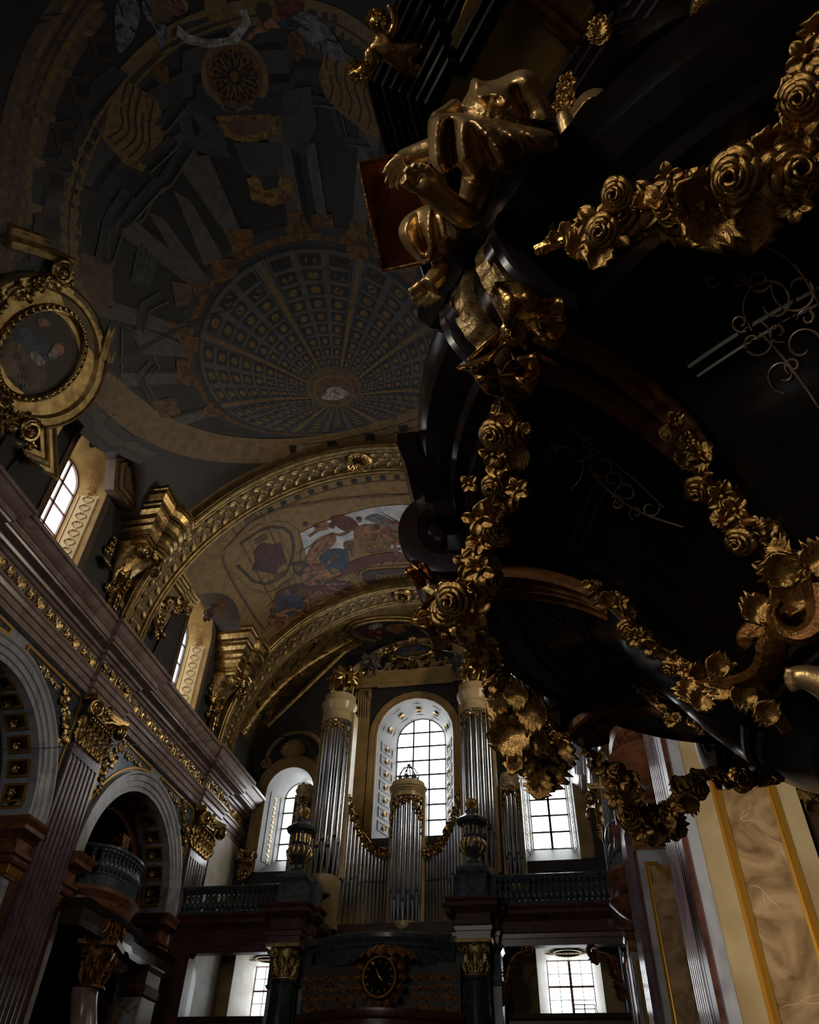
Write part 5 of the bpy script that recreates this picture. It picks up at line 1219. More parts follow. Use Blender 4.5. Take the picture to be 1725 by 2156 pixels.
# gilded drapery brackets framing the lower openings
for i, (P, lab) in enumerate((([(1112, 2000), (1085, 2010), (1072, 2035), (1066, 2065), (1060, 2090)], 'dark gilded scroll bracket left of the lower right opening'), ([(1250, 2003), (1285, 2010), (1292, 2035), (1300, 2060), (1306, 2080)], 'dark gilded scroll bracket right of the lower right opening'),
                              ([(405, 1995), (385, 2020), (378, 2050), (366, 2080)], 'dark gilded scroll bracket left of the lower left opening'))):
    Q = [AY(q, 24.0) for q in P]; t = thing('scroll_bracket', lab, 'bracket', Q[2]); b = MB(); b.tube(smooth(Q, 2), [.06] * len(smooth(Q, 2)), 6)
    for q in Q: b.add(*LEAF, M=frame(q, (0, -1, .1), (.3 * (i - .5), 0, -1), .4))
    spiral(b, Q[0], (0, -1, 0), .16, .045); spiral(b, Q[-1], (0, -1, 0), .11, .035); b.build('carved_scroll', GOLDD, t, ang=60)
for (xa, xb, n_) in ((CXR + .6, XR, 0), (XL, CXL - .6, 1)):   # plaster room under the gallery
    b = MB(); b.box(xa - .1, xb + .1, GF + .5, GF + .6, 6.0, 6.55)
    b.build('ceiling_undercroft_beam', DARKST, kind='structure', smooth=False); b = MB()
    b.add([(xa, YE - .02, 2), (xb, YE - .02, 2), (xb, YE - .02, 4.55), (xa, YE - .02, 4.55)], [(0, 1, 2, 3)]); 
    for (x0_, x1_) in (((xa, -.45 - .98), (-.45 + .98, xb)) if n_ == 0 else ((xa, -10.55 - .98), (-10.55 + .98, xb))): b.add([(x0_, YE - .02, 4.55), (x1_, YE - .02, 4.55), (x1_, YE - .02, 6.2), (x0_, YE - .02, 6.2)], [(0, 1, 2, 3)])
    b.build('wall_undercroft', OCHRE, kind='structure', smooth=False)
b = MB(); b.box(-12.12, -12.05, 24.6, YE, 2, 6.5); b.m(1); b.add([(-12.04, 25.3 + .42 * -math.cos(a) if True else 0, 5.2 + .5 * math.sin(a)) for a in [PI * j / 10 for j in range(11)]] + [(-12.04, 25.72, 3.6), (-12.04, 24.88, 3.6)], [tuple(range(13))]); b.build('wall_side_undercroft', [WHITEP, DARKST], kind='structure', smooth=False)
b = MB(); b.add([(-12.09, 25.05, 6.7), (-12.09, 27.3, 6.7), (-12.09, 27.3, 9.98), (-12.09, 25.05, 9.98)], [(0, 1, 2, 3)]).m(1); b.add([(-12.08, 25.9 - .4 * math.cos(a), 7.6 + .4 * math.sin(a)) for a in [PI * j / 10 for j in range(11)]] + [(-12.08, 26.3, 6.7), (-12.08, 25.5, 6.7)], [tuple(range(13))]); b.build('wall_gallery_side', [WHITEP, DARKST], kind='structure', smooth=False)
t = thing('corner_console', 'gilded leafy console in the left corner beside the left arched window', 'console', (-11.6, 26.9, 8.3)); b = MB()
capital(b, (-11.7, 27.2, 8.9), (.7, .0, 0), (.5, -.8, 0), .7, .2, .9); ornament(b, (-11.65, 27.1, 8.4), (0, 0, 1), (.6, -.7, 0), 1.2, .45, 2); b.build('acanthus_body', GOLD, t, ang=60)
# ================================================================ ORGAN
def pipe(x, y, z0, zm, z1, r, parent):
    b = MB().m(0); b.lathe([(r * .28, z0), (r * .98, zm - .02), (r, zm), (r, z1), (r * .6, z1)], (x, y, 0), 12)
    b.m(1); b.box(x - r * .55, x + r * .55, y - r * 1.03, y - r * .7, zm + .02, zm + r * .9)
    b.m(0); b.add([(x - r * .7, y - r * .85, zm), (x + r * .7, y - r * .85, zm), (x + r * .5, y - r * 1.25, zm + .02), (x - r * .5, y - r * 1.25, zm + .02)], [(0, 1, 2, 3)]); b.box(x - r * .6, x + r * .6, y - r * 1.06, y - r * .75, zm + r * .9, zm + r * 1.9)
    return b.build('organ_pipe', [SILV, PIPEB], parent, ang=40)
def tower(name, label, cx, cy, R, z0, zt, n, r, group, cap=True, zcap=1.2, drop=1.6, seed=1):
    t = thing(name, label, 'organ case', (cx, cy, z0), group)
    b = MB(); b.box(cx - R * 1.05, cx + R * 1.05, cy + .05, cy + .7, 6.7, zt + .1); b.build('case_body', OCHRE, t, smooth=False)
    for k in range(n):
        a = PI + PI * (k + .5) / n; m_ = abs(k - (n - 1) / 2) / n
        pipe(cx + (R - r * .3) * math.cos(a), cy + (R - r * .3) * .8 * math.sin(a), z0, z0 + (zt - z0) * (.14 + .09 * m_ + (.05 if k % 2 else 0)), zt, r, t)
    b = MB(); b.lathe([(R * .6, -.5), (R * .95, -.3), (R * 1.1, -.12), (R * 1.12, 0), (R * 1.0, .03)], (cx, cy, z0), 24); b.build('base_moulding', CREAM, t, ang=30)
    b = MB(); b.lathe([(R * 1.0, 0), (R * 1.12, .02), (R * 1.12, zcap * .1), (R * 1.06, zcap * .12), (R * 1.06, zcap * .3), (R * 1.14, zcap * .34), (R * 1.14, zcap * .38), (R * 1.24, zcap * .46), (R * 1.26, zcap * .52), (R * 1.36, zcap * .6), (R * 1.38, zcap * .68), (R * 1.3, zcap * .7), (R * 1.22, zcap * .74), (R * 1.2, zcap * .96)], (cx, cy, zt), 28); b.build('cornice', CREAM, t, ang=25)
    for sg in (-1, 1):
        b = MB(); b.box(cx + sg * R * 1.15 - .06, cx + sg * R * 1.15 + .06, cy - .05, cy + .5, z0, zt + zcap * .4); b.build('side_post', CREAM, t, smooth=False)
    g = MB()
    for k in range(11):
        a = PI + PI * (k + .5) / 11; d = np.array((math.cos(a), .85 * math.sin(a), 0)); e_ = abs(k - 5) / 5; c = np.array((cx, cy, zt)) + d * R * 1.08
        L = drop * (.26 + .74 * e_ ** 2.6); tt = np.array((-d[1], d[0], 0))
        ornament(g, c + (0, 0, -L / 2 + .05), (0, 0, 1), d, max(L, .36), .30, seed + k, dens=1.1)
    g.build('carved_gilt_screen', GOLD, t, ang=60)
    return t
TY = 25.6
for i, cx in enumerate((-8.14, -2.86)):
    sd = ('left', 'right')[i]
    tower('organ_tower', 'tall %s organ tower of silvery pipes under a round cream cornice' % sd, cx, TY, .50, 8.2, 13.75, 7, .115, 'tall organ pipe towers', zcap=1.15, drop=1.5, seed=i * 20)
    sg = -1 if i == 0 else 1
    t = tower('organ_side_tower', 'short %s outer organ tower beside the arched window' % sd, cx + sg * 1.08, TY + .25, .26, 8.1, 11.0, 5, .07, 'short outer organ towers', zcap=.5, drop=1.2, seed=i * 9 + 3)
tower('organ_centre_tower', 'low middle organ tower with crown in front of the tall window', -5.5, 26.4, .50, 6.95, 11.0, 9, .085, None, zcap=.62, drop=1.4, seed=50)
t = thing('metal_crown', 'openwork metal crown on top of the middle organ tower', 'crown', (-5.5, 26.4, 11.6)); b = MB()
for k in range(8):
    a = 2 * PI * k / 8; d = np.array((math.cos(a), math.sin(a), 0)); c = np.array((-5.5, 26.4, 11.6)); b.tube([c + d * .3, c + d * .38 + (0, 0, .3), c + d * .2 + (0, 0, .6), c + (0, 0, .68)], .022, 5); b.add(*LEAF2, M=frame(c + d * .3, d, (0, 0, 1), .3)); spiral(b, c + d * .34 + (0, 0, .12), d, .1, .02)
b.lathe([(.3, 0), (.34, .03), (.34, .1), (.3, .12)], (-5.5, 26.4, 11.58), 20); b.ball((-5.5, 26.4, 12.32), .07); b.build('openwork_arches', BLUEG, t)
for i, sg in enumerate((-1, 1)):
    t = thing('organ_wing', '%s curved wing of slender organ pipes beside the middle tower' % ('left', 'right')[i], 'organ case', (-5.5 + sg * 1.3, 26, 6.9), 'slender pipe wings of the organ')
    N = 13; scr = []
    for k in range(N):
        q = (k + .5) / N; x = -5.5 + sg * (.66 + 1.5 * q); y = 26.45 - .75 * q ** 1.3; zt = 9.15 + 2.1 * q ** 2.6; r = .042 + .012 * q
        pipe(x, y, 6.95, 8.15 + .35 * (1 - q) * (.3) + .12 * math.sin(k * 1.7) * (q > .5), zt, r, t); scr.append(np.array((x, y - .08, zt)))
    b = MB(); b.box(min(-5.5 + sg * .6, -5.5 + sg * 2.2), max(-5.5 + sg * .6, -5.5 + sg * 2.2), 26.65, 27.0, 6.9, 8.9); b.build('case_back', OCHRE, t, smooth=False)
    g = MB()
    for k in range(N - 1):
        d = _n(scr[k + 1] - scr[k]); up = np.array((0, 0, 1.)); ornament(g, (scr[k] + scr[k + 1]) / 2 + (0, 0, .04), d, (sg * .1, -1, 0), .5, .42, k, dens=1.0)
    g.tube([p + np.array((0, 0, .2)) for p in scr], .03, 6); g.build('carved_gilt_screen', GOLD, t, ang=60)
# ---------------------------------------------------------------- gilded figures (continuous skinned bodies)
def figure(name, mt, J, E, parent, sub=2, dispn=0):
    me = bpy.data.meshes.new(name); me.from_pydata([tuple(map(float, j[0])) for j in J], E, []); o = bpy.data.objects.new(name, me); COL.objects.link(o)
    q = o.modifiers.new('skin', 'SKIN'); q.use_smooth_shade = True; q.branch_smoothing = .6
    for i, j in enumerate(J):
        r = j[1] if hasattr(j[1], '__len__') else (j[1], j[1]); me.skin_vertices[0].data[i].radius = r; me.skin_vertices[0].data[i].use_root = (i == 0)
    s_ = o.modifiers.new('sub', 'SUBSURF'); s_.levels = sub; s_.render_levels = sub
    me.materials.append(mt); adopt(o, parent); return o
def angel(c, h, face, name, label, seed, mt=GOLD, group=None, arm='raise', wings=True):
    """small standing or kneeling carved angel, h high, looking along face"""
    rnd = random.Random(seed); c = np.array(c, float); f = _n(np.array(face, float)); s = np.array((f[1], -f[0], 0)); u = np.array((0, 0, 1.))
    P = lambda a, b_, z: c + s * a * h + f * b_ * h + u * z * h
    t = thing(name, label, 'statue', c, group)
    J = [(P(0, 0, .50), .085), (P(0, .01, .62), .07), (P(0, .02, .74), .085), (P(.0, .03, .83), .035), (P(.01, .05, .90), .065), (P(0.01, .05, .97), .045),
         (P(-.11, .02, .78), .04), (P(-.2, .1, .70 if arm != 'raise' else .88), .03), (P(-.25, .2, .74 if arm != 'raise' else 1.0), .022), (P(.11, .02, .78), .04), (P(.19, .09, .66), .03), (P(.16, .2, .62), .022),
         (P(-.08, .03, .44), .07), (P(-.1, .12, .26), .05), (P(-.12, .02, .06), .032), (P(-.12, .1, .02), .025), (P(.08, .02, .44), .07), (P(.13, -.03, .24), .05), (P(.12, -.12, .08), .032), (P(.12, -.05, .03), .025)]
    J = [(p, r * h) for p, r in J]
    E = [(0, 1), (1, 2), (2, 3), (3, 4), (4, 5), (2, 6), (6, 7), (7, 8), (2, 9), (9, 10), (10, 11), (0, 12), (12, 13), (13, 14), (14, 15), (0, 16), (16, 17), (17, 18), (18, 19)]
    figure('body', mt, J, E, t)
    b = MB()
    for k in range(7): 
        a = rnd.uniform(0, 6.28); b.add(*LEAF, M=frame(P(.05 * math.cos(a), .05 * math.sin(a), .60), f * math.sin(a) + s * math.cos(a), -u + s * .4 * math.cos(a), (.42 * h, .3 * h, .3 * h)))
    b.build('drapery', mt, t, ang=60); b = MB()
    for k in range(8): a = 2 * PI * k / 8; b.ball(P(.05 * math.cos(a), .04 + .04 * math.sin(a), .955), .028 * h, 6, 4)
    b.build('hair', mt, t)
    if wings:
        for sg in (-1, 1):
            b = MB()
            for k in range(5): b.add(*LEAF2, M=frame(P(sg * .05, -.06, .75), -f, s * sg * (1 - .16 * k) + u * (.9 - .4 * k) - f * .3, (.46 * h, .22 * h, .2 * h)))
            b.build('wing', mt, t, ang=60)
    if arm == 'raise': b = MB(); b.tube([P(-.25, .2, 1.0), P(-.3, .34, .72)], [.012 * h, .03 * h], 6); b.build('trumpet', mt, t)
    return t
for i, (cx, lab) in enumerate(((-8.14, 'left'), (-2.86, 'right'))):
    angel((cx - .3, TY - .1, 14.9), 1.25, (-.5, -.8, 0), 'angel_statue', 'gilded angel on the left side of the %s organ tower' % lab, i, group='gilded angels on the organ towers', arm='fold')
    angel((cx + .32, TY - .1, 14.9), 1.3, (.6, -.7, 0), 'angel_statue', 'gilded trumpeting angel on the right side of the %s organ tower' % lab, i + 5, group='gilded angels on the organ towers')
CHER = mat('grey_stucco', S((.36, .34, .33)), .5, 0.)
c = AY((783, 1425), YE - .5); angel(c, 1.15, (.5, -.8, 0), 'cherub_statue', 'grey stucco cherub sitting left of the GLORIAM cartouche', 3, CHER, arm='fold'); c = AY((962, 1425), YE - .5); angel(c, 1.15, (-.5, -.8, 0), 'cherub_statue', 'grey stucco cherub sitting right of the GLORIAM cartouche', 4, CHER, arm='fold')
# arched shell niche frames over the side windows
for cx, lab in ((-10.4, 'left'), (-.6, 'right')):
    t = thing('stucco_overdoor', 'ochre stucco shell and scroll arch above the %s arched window' % lab, 'ornament', (cx, YE - .1, 13.6), 'shell arches over the side windows'); b = MB()
    b.sweep(arcpts(cx, 13.3, 1.1, .15, PI - .15, 20), [(0, 0), (0, .12), (.08, .16), (.16, .1), (.2, 0)], fn=lambda a, c, h: (a, YE - h, c), sign=1)
    for k in range(9): a = PI * (k + .5) / 9; b.add(*LEAF2, M=frame((cx, YE - .08, 13.55), (0, -1, -.2), (math.cos(a), 0, math.sin(a)), .6))
    for sg in (-1, 1): spiral(b, (cx + sg * 1.15, YE - .1, 13.2), (0, -1, 0), .2, .05, dirn=sg)
    b.build('shell_relief', OCHRE, t, ang=60)
# ---------------------------------------------------------------- oratory balconies in the arches
def balcony(side, yc, label, group='curved oratory balconies', pr=.62, bracket=True):
    y = yc - .95; xw = SX(side, WX)
    t = thing('oratory_balcony', label, 'balcony', (xw, y, 5.5), group)
    plan = lambda g: [(xw + side * .5, y - 1.35 - g), (xw - side * (.0 + g), y - 1.2 - g)] + [(xw - side * (.05 + (pr + g) * math.sin(PI * j / 14) ** .7), y - (1.05 + g * .6) * math.cos(PI * j / 14)) for j in range(1, 14)] + [(xw - side * (.0 + g), y + 1.2 + g), (xw + side * .5, y + 1.35 + g)]
    sg = -1 if side > 0 else 1
    b = MB(); b.sweep(plan(0), [(-.5, 5.5), (-.1, 5.5), (0, 5.6), (.02, 5.75), (.1, 5.85), (.14, 5.9), (.14, 5.98), (.04, 6.02), (-.5, 6.02)], sign=sg); b.build('stone_floor', ORNM, t, ang=25)
    b = MB(); P = plan(-.05); b.add([(p[0], p[1], 5.52) for p in P], [tuple(range(len(P)))]); b.build('underside', ORNM, t, smooth=False)
    b = MB(); b.sweep(plan(-.04), [(-.14, 6.02), (0, 6.02), (0, 6.32), (-.14, 6.32)], sign=sg); b.build('plinth', BLUEG, t, ang=25)
    b = MB(); b.sweep(plan(-.02), [(-.16, 6.93), (0, 6.93), (.04, 6.97), (.04, 7.03), (-.16, 7.05)], sign=sg); b.build('handrail', BLUEG, t, ang=25)
    first = None; N = 17
    for k in range(N):
        f_ = (k + .5) / N; pts = plan(-.11)[1:-1]; q = f_ * (len(pts) - 1); i = int(q); p = np.array(pts[i]) * (1 - q + i) + np.array(pts[min(i + 1, len(pts) - 1)]) * (q - i)
        if first is None: b = MB(); b.lathe([(r * 1.15, z) for r, z in BALP], (0, 0, 0), 10); first = b.build('baluster', BLUEG, t); first.location = (p[0], p[1], 6.32)
        else: c = first.copy(); COL.objects.link(c); c.location = (p[0], p[1], 6.32)
    g = MB(); c = np.array((xw - side * .15, y, 5.5))
    if not bracket:
        g.lathe([(.05, -.42), (.4, -.36), (.62, -.2), (.8, .0)], c + np.array((side * .45, 0, 0)), 24); g.build('underside_bowl', ORNM, t, ang=30)
        return
    for k in range(9):
        a = PI * (k + .5) / 9; d = np.array((-side * math.sin(a), -math.cos(a), 0))
        g.add(*LEAF, M=frame(c + d * .5 + (0, 0, -.05), d + (0, 0, -.3), -d * .5 + (0, 0, -1), (.7, .4, .6))); g.add(*LEAF, M=frame(c + d * .22 + (0, 0, -.55), d + (0, 0, -.3), -d * .3 + (0, 0, -1), (.5, .3, .4)))
    for sg_ in (-1, 1): spiral(g, c + (-side * .35, sg_ * .6, -.25), (-side, sg_ * .4, 0), .22, .06, dirn=sg_)
    g.lathe([(.05, -1.5), (.14, -1.35), (.1, -1.1), (.35, -.6), (.5, -.1)], c, 14); g.build('gilded_bracket', GOLDD, t, ang=60)
    g = MB(); x = xw + side * .75; 
    for k in range(6): g.tube([(x, y + .9 + k * .07, 7.9), (x - side * .3, y + .9 + k * .07, 8.0), (x - side * .3, y + .9 + k * .07, 7.6), (x - side * .1, y + .9 + k * .07, 7.3), (x - side * .1, y + .9 + k * .07, 6.7)], .045, 6)
    spiral(g, (x - side * .2, y + .86, 7.8), (0, -1, 0), .18, .05); g.build('gilded_console', GOLDD, t, ang=60)
balcony(-1, 20.55, 'curved balcony with dark balusters inside the far left arch'); balcony(1, 13.05, 'round balcony seen from below beside the bright fluted pilaster on the right', pr=.36, bracket=False); balcony(1, 20.55, 'distant round balcony on the right wall above the framed white panel', pr=.30, bracket=False)
t = thing('twisted_column', 'twisted marble column with gilded capital under the left balcony', 'column', (-11.9, 19.9, FL)); b = MB()
b.grid(lambda u, v: (-12.0 + .32 * math.cos(2 * PI * u) + .11 * math.cos(v * 16), 19.75 + .32 * math.sin(2 * PI * u) + .11 * math.sin(v * 16), FL + v * 5.55), 20, 60, cu=True); b.build('twisted_shaft', PINKG, t)
b = MB(); round_capital(b, (-12.0, 19.75, 3.95), .33, 1.0, .3); b.build('gilded_capital', GOLDD, t, ang=55)
t = thing('lower_entablature', 'dark red cornice running along the left wall below the balcony to the organ gallery', 'cornice', (-11.9, 21, 5.4)); b = MB()
b.sweep([(-12.9, 18.0), (-11.7, 18.0), (-11.7, 20.6), (-11.95, 21.2), (-12.0, 22.2), (-12.0, GF)], [(-.3, 4.95), (0, 4.95), (.04, 5.1), (.02, 5.12), (.02, 5.35), (.12, 5.42), (.2, 5.5), (-.3, 5.52)], sign=1); b.build('moulding', DARKST, t, ang=25)
b = MB(); b.box(-12.3, -11.5, 23.8, 24.25, FL, 6.4); b.build('wall_gallery_jamb', REDM, kind='structure', smooth=False)
t = thing('panelled_pier', 'grey-white pier with gilt-edged panel right of the twisted column', 'pier', (-11.9, 22.4, FL)); b = MB(); b.box(-12.3, -11.72, 21.9, 22.7, FL, 4.4); b.build('body', WHITEM, t, smooth=False)
b = MB(); b.sweep([(-12.3, 21.9), (-11.72, 21.9), (-11.72, 22.7)], [(0, 4.2), (.05, 4.25), (.08, 4.4), (.02, 4.5), (.02, 4.8), (.1, 4.9), (.1, 4.95), (-.2, 4.95)], sign=1); b.build('cap_moulding', REDM, t, ang=25)
b = MB(); fnq = lambda a, c, h: (a, 21.9 - h, c); b.sweep([(-12.22, FL), (-11.8, FL), (-11.8, 4.0), (-12.0, 3.85), (-12.22, 4.0)], [(-.015, 0), (-.015, .02), (.015, .02), (.015, 0)], fn=fnq, closed=True); b.build('gilt_panel_frame', YELGOLD, t)
# spotlight bar and the thin wire across the nave
t = thing('spotlight_bar', 'short black bar with two small spotlights left of the left arched window', 'spotlight', AY((575, 1552), 26.6)); A, B = AY((548, 1553), 26.6), AY((606, 1550), 26.6); b = MB(); b.tube([A, B], .03, 6); b.build('bar', IRON, t)
for q in (A, B): b = MB(); b.tube([q, q + np.array((0, -.05, -.12)), q + np.array((0, -.12, -.2))], [.05, .07, .06], 8); b.build('lamp_head', IRON, t)
t = thing('tension_wire', 'thin dark wire stretched across the left wall', 'wire', AX((200, 1571), -11.0)); b = MB(); b.tube([AX((-20, 1580), -11.2), AX((300, 1567), -11.2), AY((550, 1552), 26.4)], .012, 5); b.build('cable', IRON, t)
# ================================================================ THE PULPIT (attached to the near right pier, overhead)
PCX, PCY = 1.06, 1.81
def PP(r, a, z): a = math.radians(a); return np.array((PCX + r * math.cos(a), PCY + r * math.sin(a), z))
CORN = [47, 102, 134, 178.5, 219, 282]
HWC = 6.0
def far(a): return max(0., min(1., (174 - a) / 20)) if a > 60 else .5
def rimr(a, base=1.25):
    base += .085 * far(a)
    for c in CORN:
        if abs(a - c) < HWC: return base + .07
    for c, d in zip(CORN, CORN[1:]):
        if c < a < d: return base + .02 * math.sin(PI * (a - c) / (d - c))
    return base
pul = thing('pulpit', 'huge dark ebony pulpit basin seen from below, with ribbed gilt volutes and inlaid panels', 'pulpit', (PCX, PCY, 1.5))
angs = [5, 20, 35, 41.4]
for c, d in zip(CORN, CORN[1:] + [300]):
    angs += [c - HWC, c - HWC + .1, c, c + HWC - .1, c + HWC]; k = max(2, int((d - c - 2 * HWC) / 4))
    angs += [c + HWC + .1 + (d - c - 2 * HWC - .2) * j / k for j in range(k + 1)] if d != 300 else [290, 300, 310]
rp_ = [tuple(PP(rimr(a), a, 0)[:2]) for a in angs]
b = MB(); b.sweep(rp_, [(-.14, 1.46), (-.06, 1.45), (-.02, 1.44), (0, 1.46), (.0, 1.52), (-.02, 1.525), (-.02, 1.56), (.03, 1.58), (.04, 1.62), (.02, 1.63), (.02, 1.655), (.07, 1.68), (.115, 1.73), (.14, 1.80), (.14, 1.85), (.09, 1.88), (-.3, 1.88), (-.3, 1.46)], sign=1)
b.build('rim_cornice', EBONY, pul, ang=20)
BP = [(1.24, 1.46), (1.22, 1.47), (1.21, 1.45), (1.18, 1.45), (1.175, 1.465), (1.12, 1.46), (1.03, 1.43), (.93, 1.375), (.86, 1.31), (.78, 1.19), (.70, 1.06), (.62, .96), (.54, .89), (.46, .85), (.40, .86), (.36, .83), (.25, .77), (.12, .72), (.01, .70)]
def bz(r):
    for (r1, z1), (r0, z0) in zip(BP, BP[1:]):
        if r0 <= r <= r1: return z0 + (z1 - z0) * (r - r0) / max(1e-6, r1 - r0)
    return 1.46 if r > 1.2 else .7
def bscale(a):
    a = a % 360
    for c, d in zip(CORN, CORN[1:]):
        if c <= a <= d: return (1 - .035 * math.sin(PI * (a - c) / (d - c)) ** .7) * (1 + .068 * far(a))
    return 1.
def BW(r, a, h=0.): return PP(r * (bscale(a) if r < 1.19 else 1 + .068 * far(a)), a, bz(r) - h)
b = MB(); b.grid(lambda u, v: BW(BP[0][0] - (BP[0][0] - .01) * v, 360 * u), 120, 70, cu=True); b.build('basin_underside', EBONY, pul, ang=30)
def hitb(p, h=.004):
    """where the sight line meets the underside of the basin"""
    d = _n(ray(p)); t = .6
    while t < 4.5:
        q = d * t; r = math.hypot(q[0] - PCX, q[1] - PCY)
        if r < 1.24 and q[2] >= bz(r) - h: return q
        t += .004
    return d * 1.8
for (r, w_) in ((1.14, .010), (.99, .008), (.965, .006), (.60, .012), (.57, .008)):
    for c, d in zip(CORN, CORN[1:]):
        b = MB(); P = [BW(r, c + 7 + (d - c - 14) * j / 16, .004) for j in range(17)]; b.tube(P, w_, 5); b.build('panel_moulding', ROSEW, pul)
# pewter inlay scrolls traced on the underside
def inlay(name, paths, w=.006):
    b = MB()
    for P in paths:
        Q = [hitb(q, .006) for q in smooth(P, 2)]; b.tube(Q, [w * (.6 + .6 * math.sin(PI * i / (len(Q) - 1))) for i in range(len(Q))], 5)
    b.build(name, INLAY, pul)
def curl(x, y, r, a0, turns=1.1, dr=1): return [(x + r * (1 - .75 * j / 10) * math.cos(a0 + dr * turns * 2 * PI * j / 10), y + r * (1 - .75 * j / 10) * math.sin(a0 + dr * turns * 2 * PI * j / 10)) for j in range(11)]
inlay('scroll_inlay', [curl(1625, 640, 70, 2.2), curl(1680, 610, 60, 3.5, 1, -1), curl(1590, 720, 45, 5, 1), curl(1690, 730, 50, .5, 1, -1), curl(1650, 790, 40, 1.5), [(1520, 520), (1560, 590), (1600, 620), (1625, 600)], [(1550, 500), (1620, 520), (1680, 560), (1725, 640)], [(1600, 700), (1640, 740), (1700, 820), (1725, 860)], curl(1500, 590, 18, 0, 1), curl(1560, 680, 22, 1), curl(1600, 590, 26, 2), curl(1640, 700, 24, 1), curl(1700, 670, 22, 3), curl(1555, 590, 20, 4), curl(1670, 770, 20, 2)], .0026)
inlay('scroll_inlay', [curl(1215, 950, 46, 3, 1.1), curl(1180, 975, 60, 1.2, .8, -1), curl(1270, 980, 34, 4, 1, -1), [(1130, 900), (1170, 885), (1210, 900), (1245, 940), (1300, 980), (1350, 1020), (1400, 1070)], curl(1320, 1040, 30, 2), curl(1370, 1070, 24, 5), curl(1290, 1010, 24, 1, 1, -1), [(1250, 1000), (1300, 1050), (1360, 1085), (1440, 1110)], curl(1240, 930, 18, 1), curl(1160, 930, 18, 3), curl(1340, 1080, 16, 2), curl(1300, 1060, 18, 4)], .0026)
inlay('scroll_inlay', [curl(1150, 1275, 38, 2.5), curl(1195, 1262, 30, 4, 1, -1), curl(1170, 1310, 30, 1), [(1110, 1240), (1160, 1245), (1220, 1260), (1250, 1290)], [(1140, 1290), (1190, 1320), (1240, 1310)], curl(1170, 1250, 14, 1), curl(1215, 1290, 14, 3)], .003)
inlay('scroll_inlay', [curl(1330, 1460, 18, 2.5), curl(1370, 1470, 16, 4, 1, -1), [(1290, 1450), (1340, 1445), (1400, 1460)]], .004)
# ribbed volutes at the corners: two gilt bands on an ebony roller running on to the underside
SP = [(1.32, 1.66), (1.36, 1.69), (1.405, 1.685), (1.44, 1.65), (1.455, 1.58), (1.44, 1.50), (1.40, 1.44), (1.34, 1.41), (1.28, 1.405)]
SP2 = [(1.34, 1.41), (1.28, 1.41), (1.22, 1.43), (1.15, 1.44), (1.04, 1.41), (.95, 1.365), (.88, 1.31)]
def volute(A, lab):
    a = math.radians(A); d = np.array((math.cos(a), math.sin(a), 0)); t_ = np.array((-math.sin(a), math.cos(a), 0)); o = np.array((PCX, PCY, 0)) + d * (.085 * far(A) + (.06 if 95 < A < 110 else 0))
    P = [np.array(q) for q in smooth(SP, 2)]; R = .93 if A > 200 else 1.0
    def nrm(i): e = _n(P[min(i + 1, len(P) - 1)] - P[max(0, i - 1)]); return np.array((e[1], -e[0]))
    def W(i, s, h): q = P[i] + (-1) * nrm(i) * h * (1 if True else 1); return o + d * q[0] + np.array((0, 0, q[1])) + t_ * s
    sgn = -1
    def band(name, s0, s1, h0, mt, wav=0., parent=pul, rnd=False):
        b = MB(); N = len(P); M_ = N * 3
        def f(u, v):
            x = u * (N - 1); i = min(int(x), N - 2); fr_ = x - i
            pr = [(s0, h0 - .05), (s0, h0), (s0 + (s1 - s0) * .12, h0 + .012), (s0 + (s1 - s0) * .5, h0 + .006), (s0 + (s1 - s0) * .88, h0 + .012), (s1, h0), (s1, h0 - .05)]
            s, h = pr[int(round(v * 6))]
            if wav and 1 < round(v * 6) < 5: h += wav * math.sin(u * 84) * (1 + .4 * math.sin(u * 37))
            return W(i, s, h) * (1 - fr_) + W(i + 1, s, h) * fr_
        b.grid(f, M_ * 3 if wav else M_, 7); return b.build(name, mt, parent, ang=50)
    ro = band('ebony_roller', -.125, .125, -.02, EBONY)
    for s in (-1, 1):
        band('ribbed_gilt_band', s * .02 if s > 0 else -.09, .09 if s > 0 else -.02, .0, GOLDB_, .0014, ro)
        band('ebony_edge', s * .095 if s > 0 else -.128, .128 if s > 0 else -.095, .008, EBONYG, 0, ro)
        b = MB(); c = o + d * 1.40 + np.array((0, 0, 1.555)); b.lathe([(.07, -.03), (.07, .0), (.05, .012), (.02, .02)], n=24, M=frame(c + t_ * s * .10, t_ * s)); b.build('volute_side', EBONYG, ro, ang=40)
    Q = [np.array(q) for q in smooth(SP2, 2)]; N = len(Q)
    for s in (-1, 1):
        b = MB()
        def f(u, v):
            x = u * (N - 1); i = min(int(x), N - 2); q = Q[i] * (1 - x + i) + Q[i + 1] * (x - i); cs = s * (.055 - .035 * u); w_ = .034 - .010 * u
            s_, h = [(-w_, 0), (-w_, .03), (-w_ * .7, .04), (0, .028 + .004 * math.sin(u * 90)), (w_ * .7, .04), (w_, .03), (w_, 0)][int(round(v * 6))]
            return o + d * q[0] + np.array((0, 0, min(q[1], bz(q[0])) - h)) + t_ * (cs + s_)
        b.grid(f, 60, 7); b.build('strap_band', STRAP, pul, ang=40)
GOLDB_ = mat('worn_gilt_band', S((.66, .56, .38)), .34, .8, S((.36, .26, .15)), 30., bump=.25, bscale=60, lo=.35, hi=.7)
EBONYG = mat('polished_ebony', S((.16, .13, .15)), .2, 0., S((.11, .06, .045)), 3., spec=.35)
STRAP = mat('dull_gilt_strap', S((.52, .34, .19)), .4, .35, S((.34, .20, .11)), 20., bump=.3)
for A in CORN[1:5]: volute(A, '')
b = MB()
P = [BW(r, 161, .02) for r in (.95, .8, .7, .6, .5, .42)]
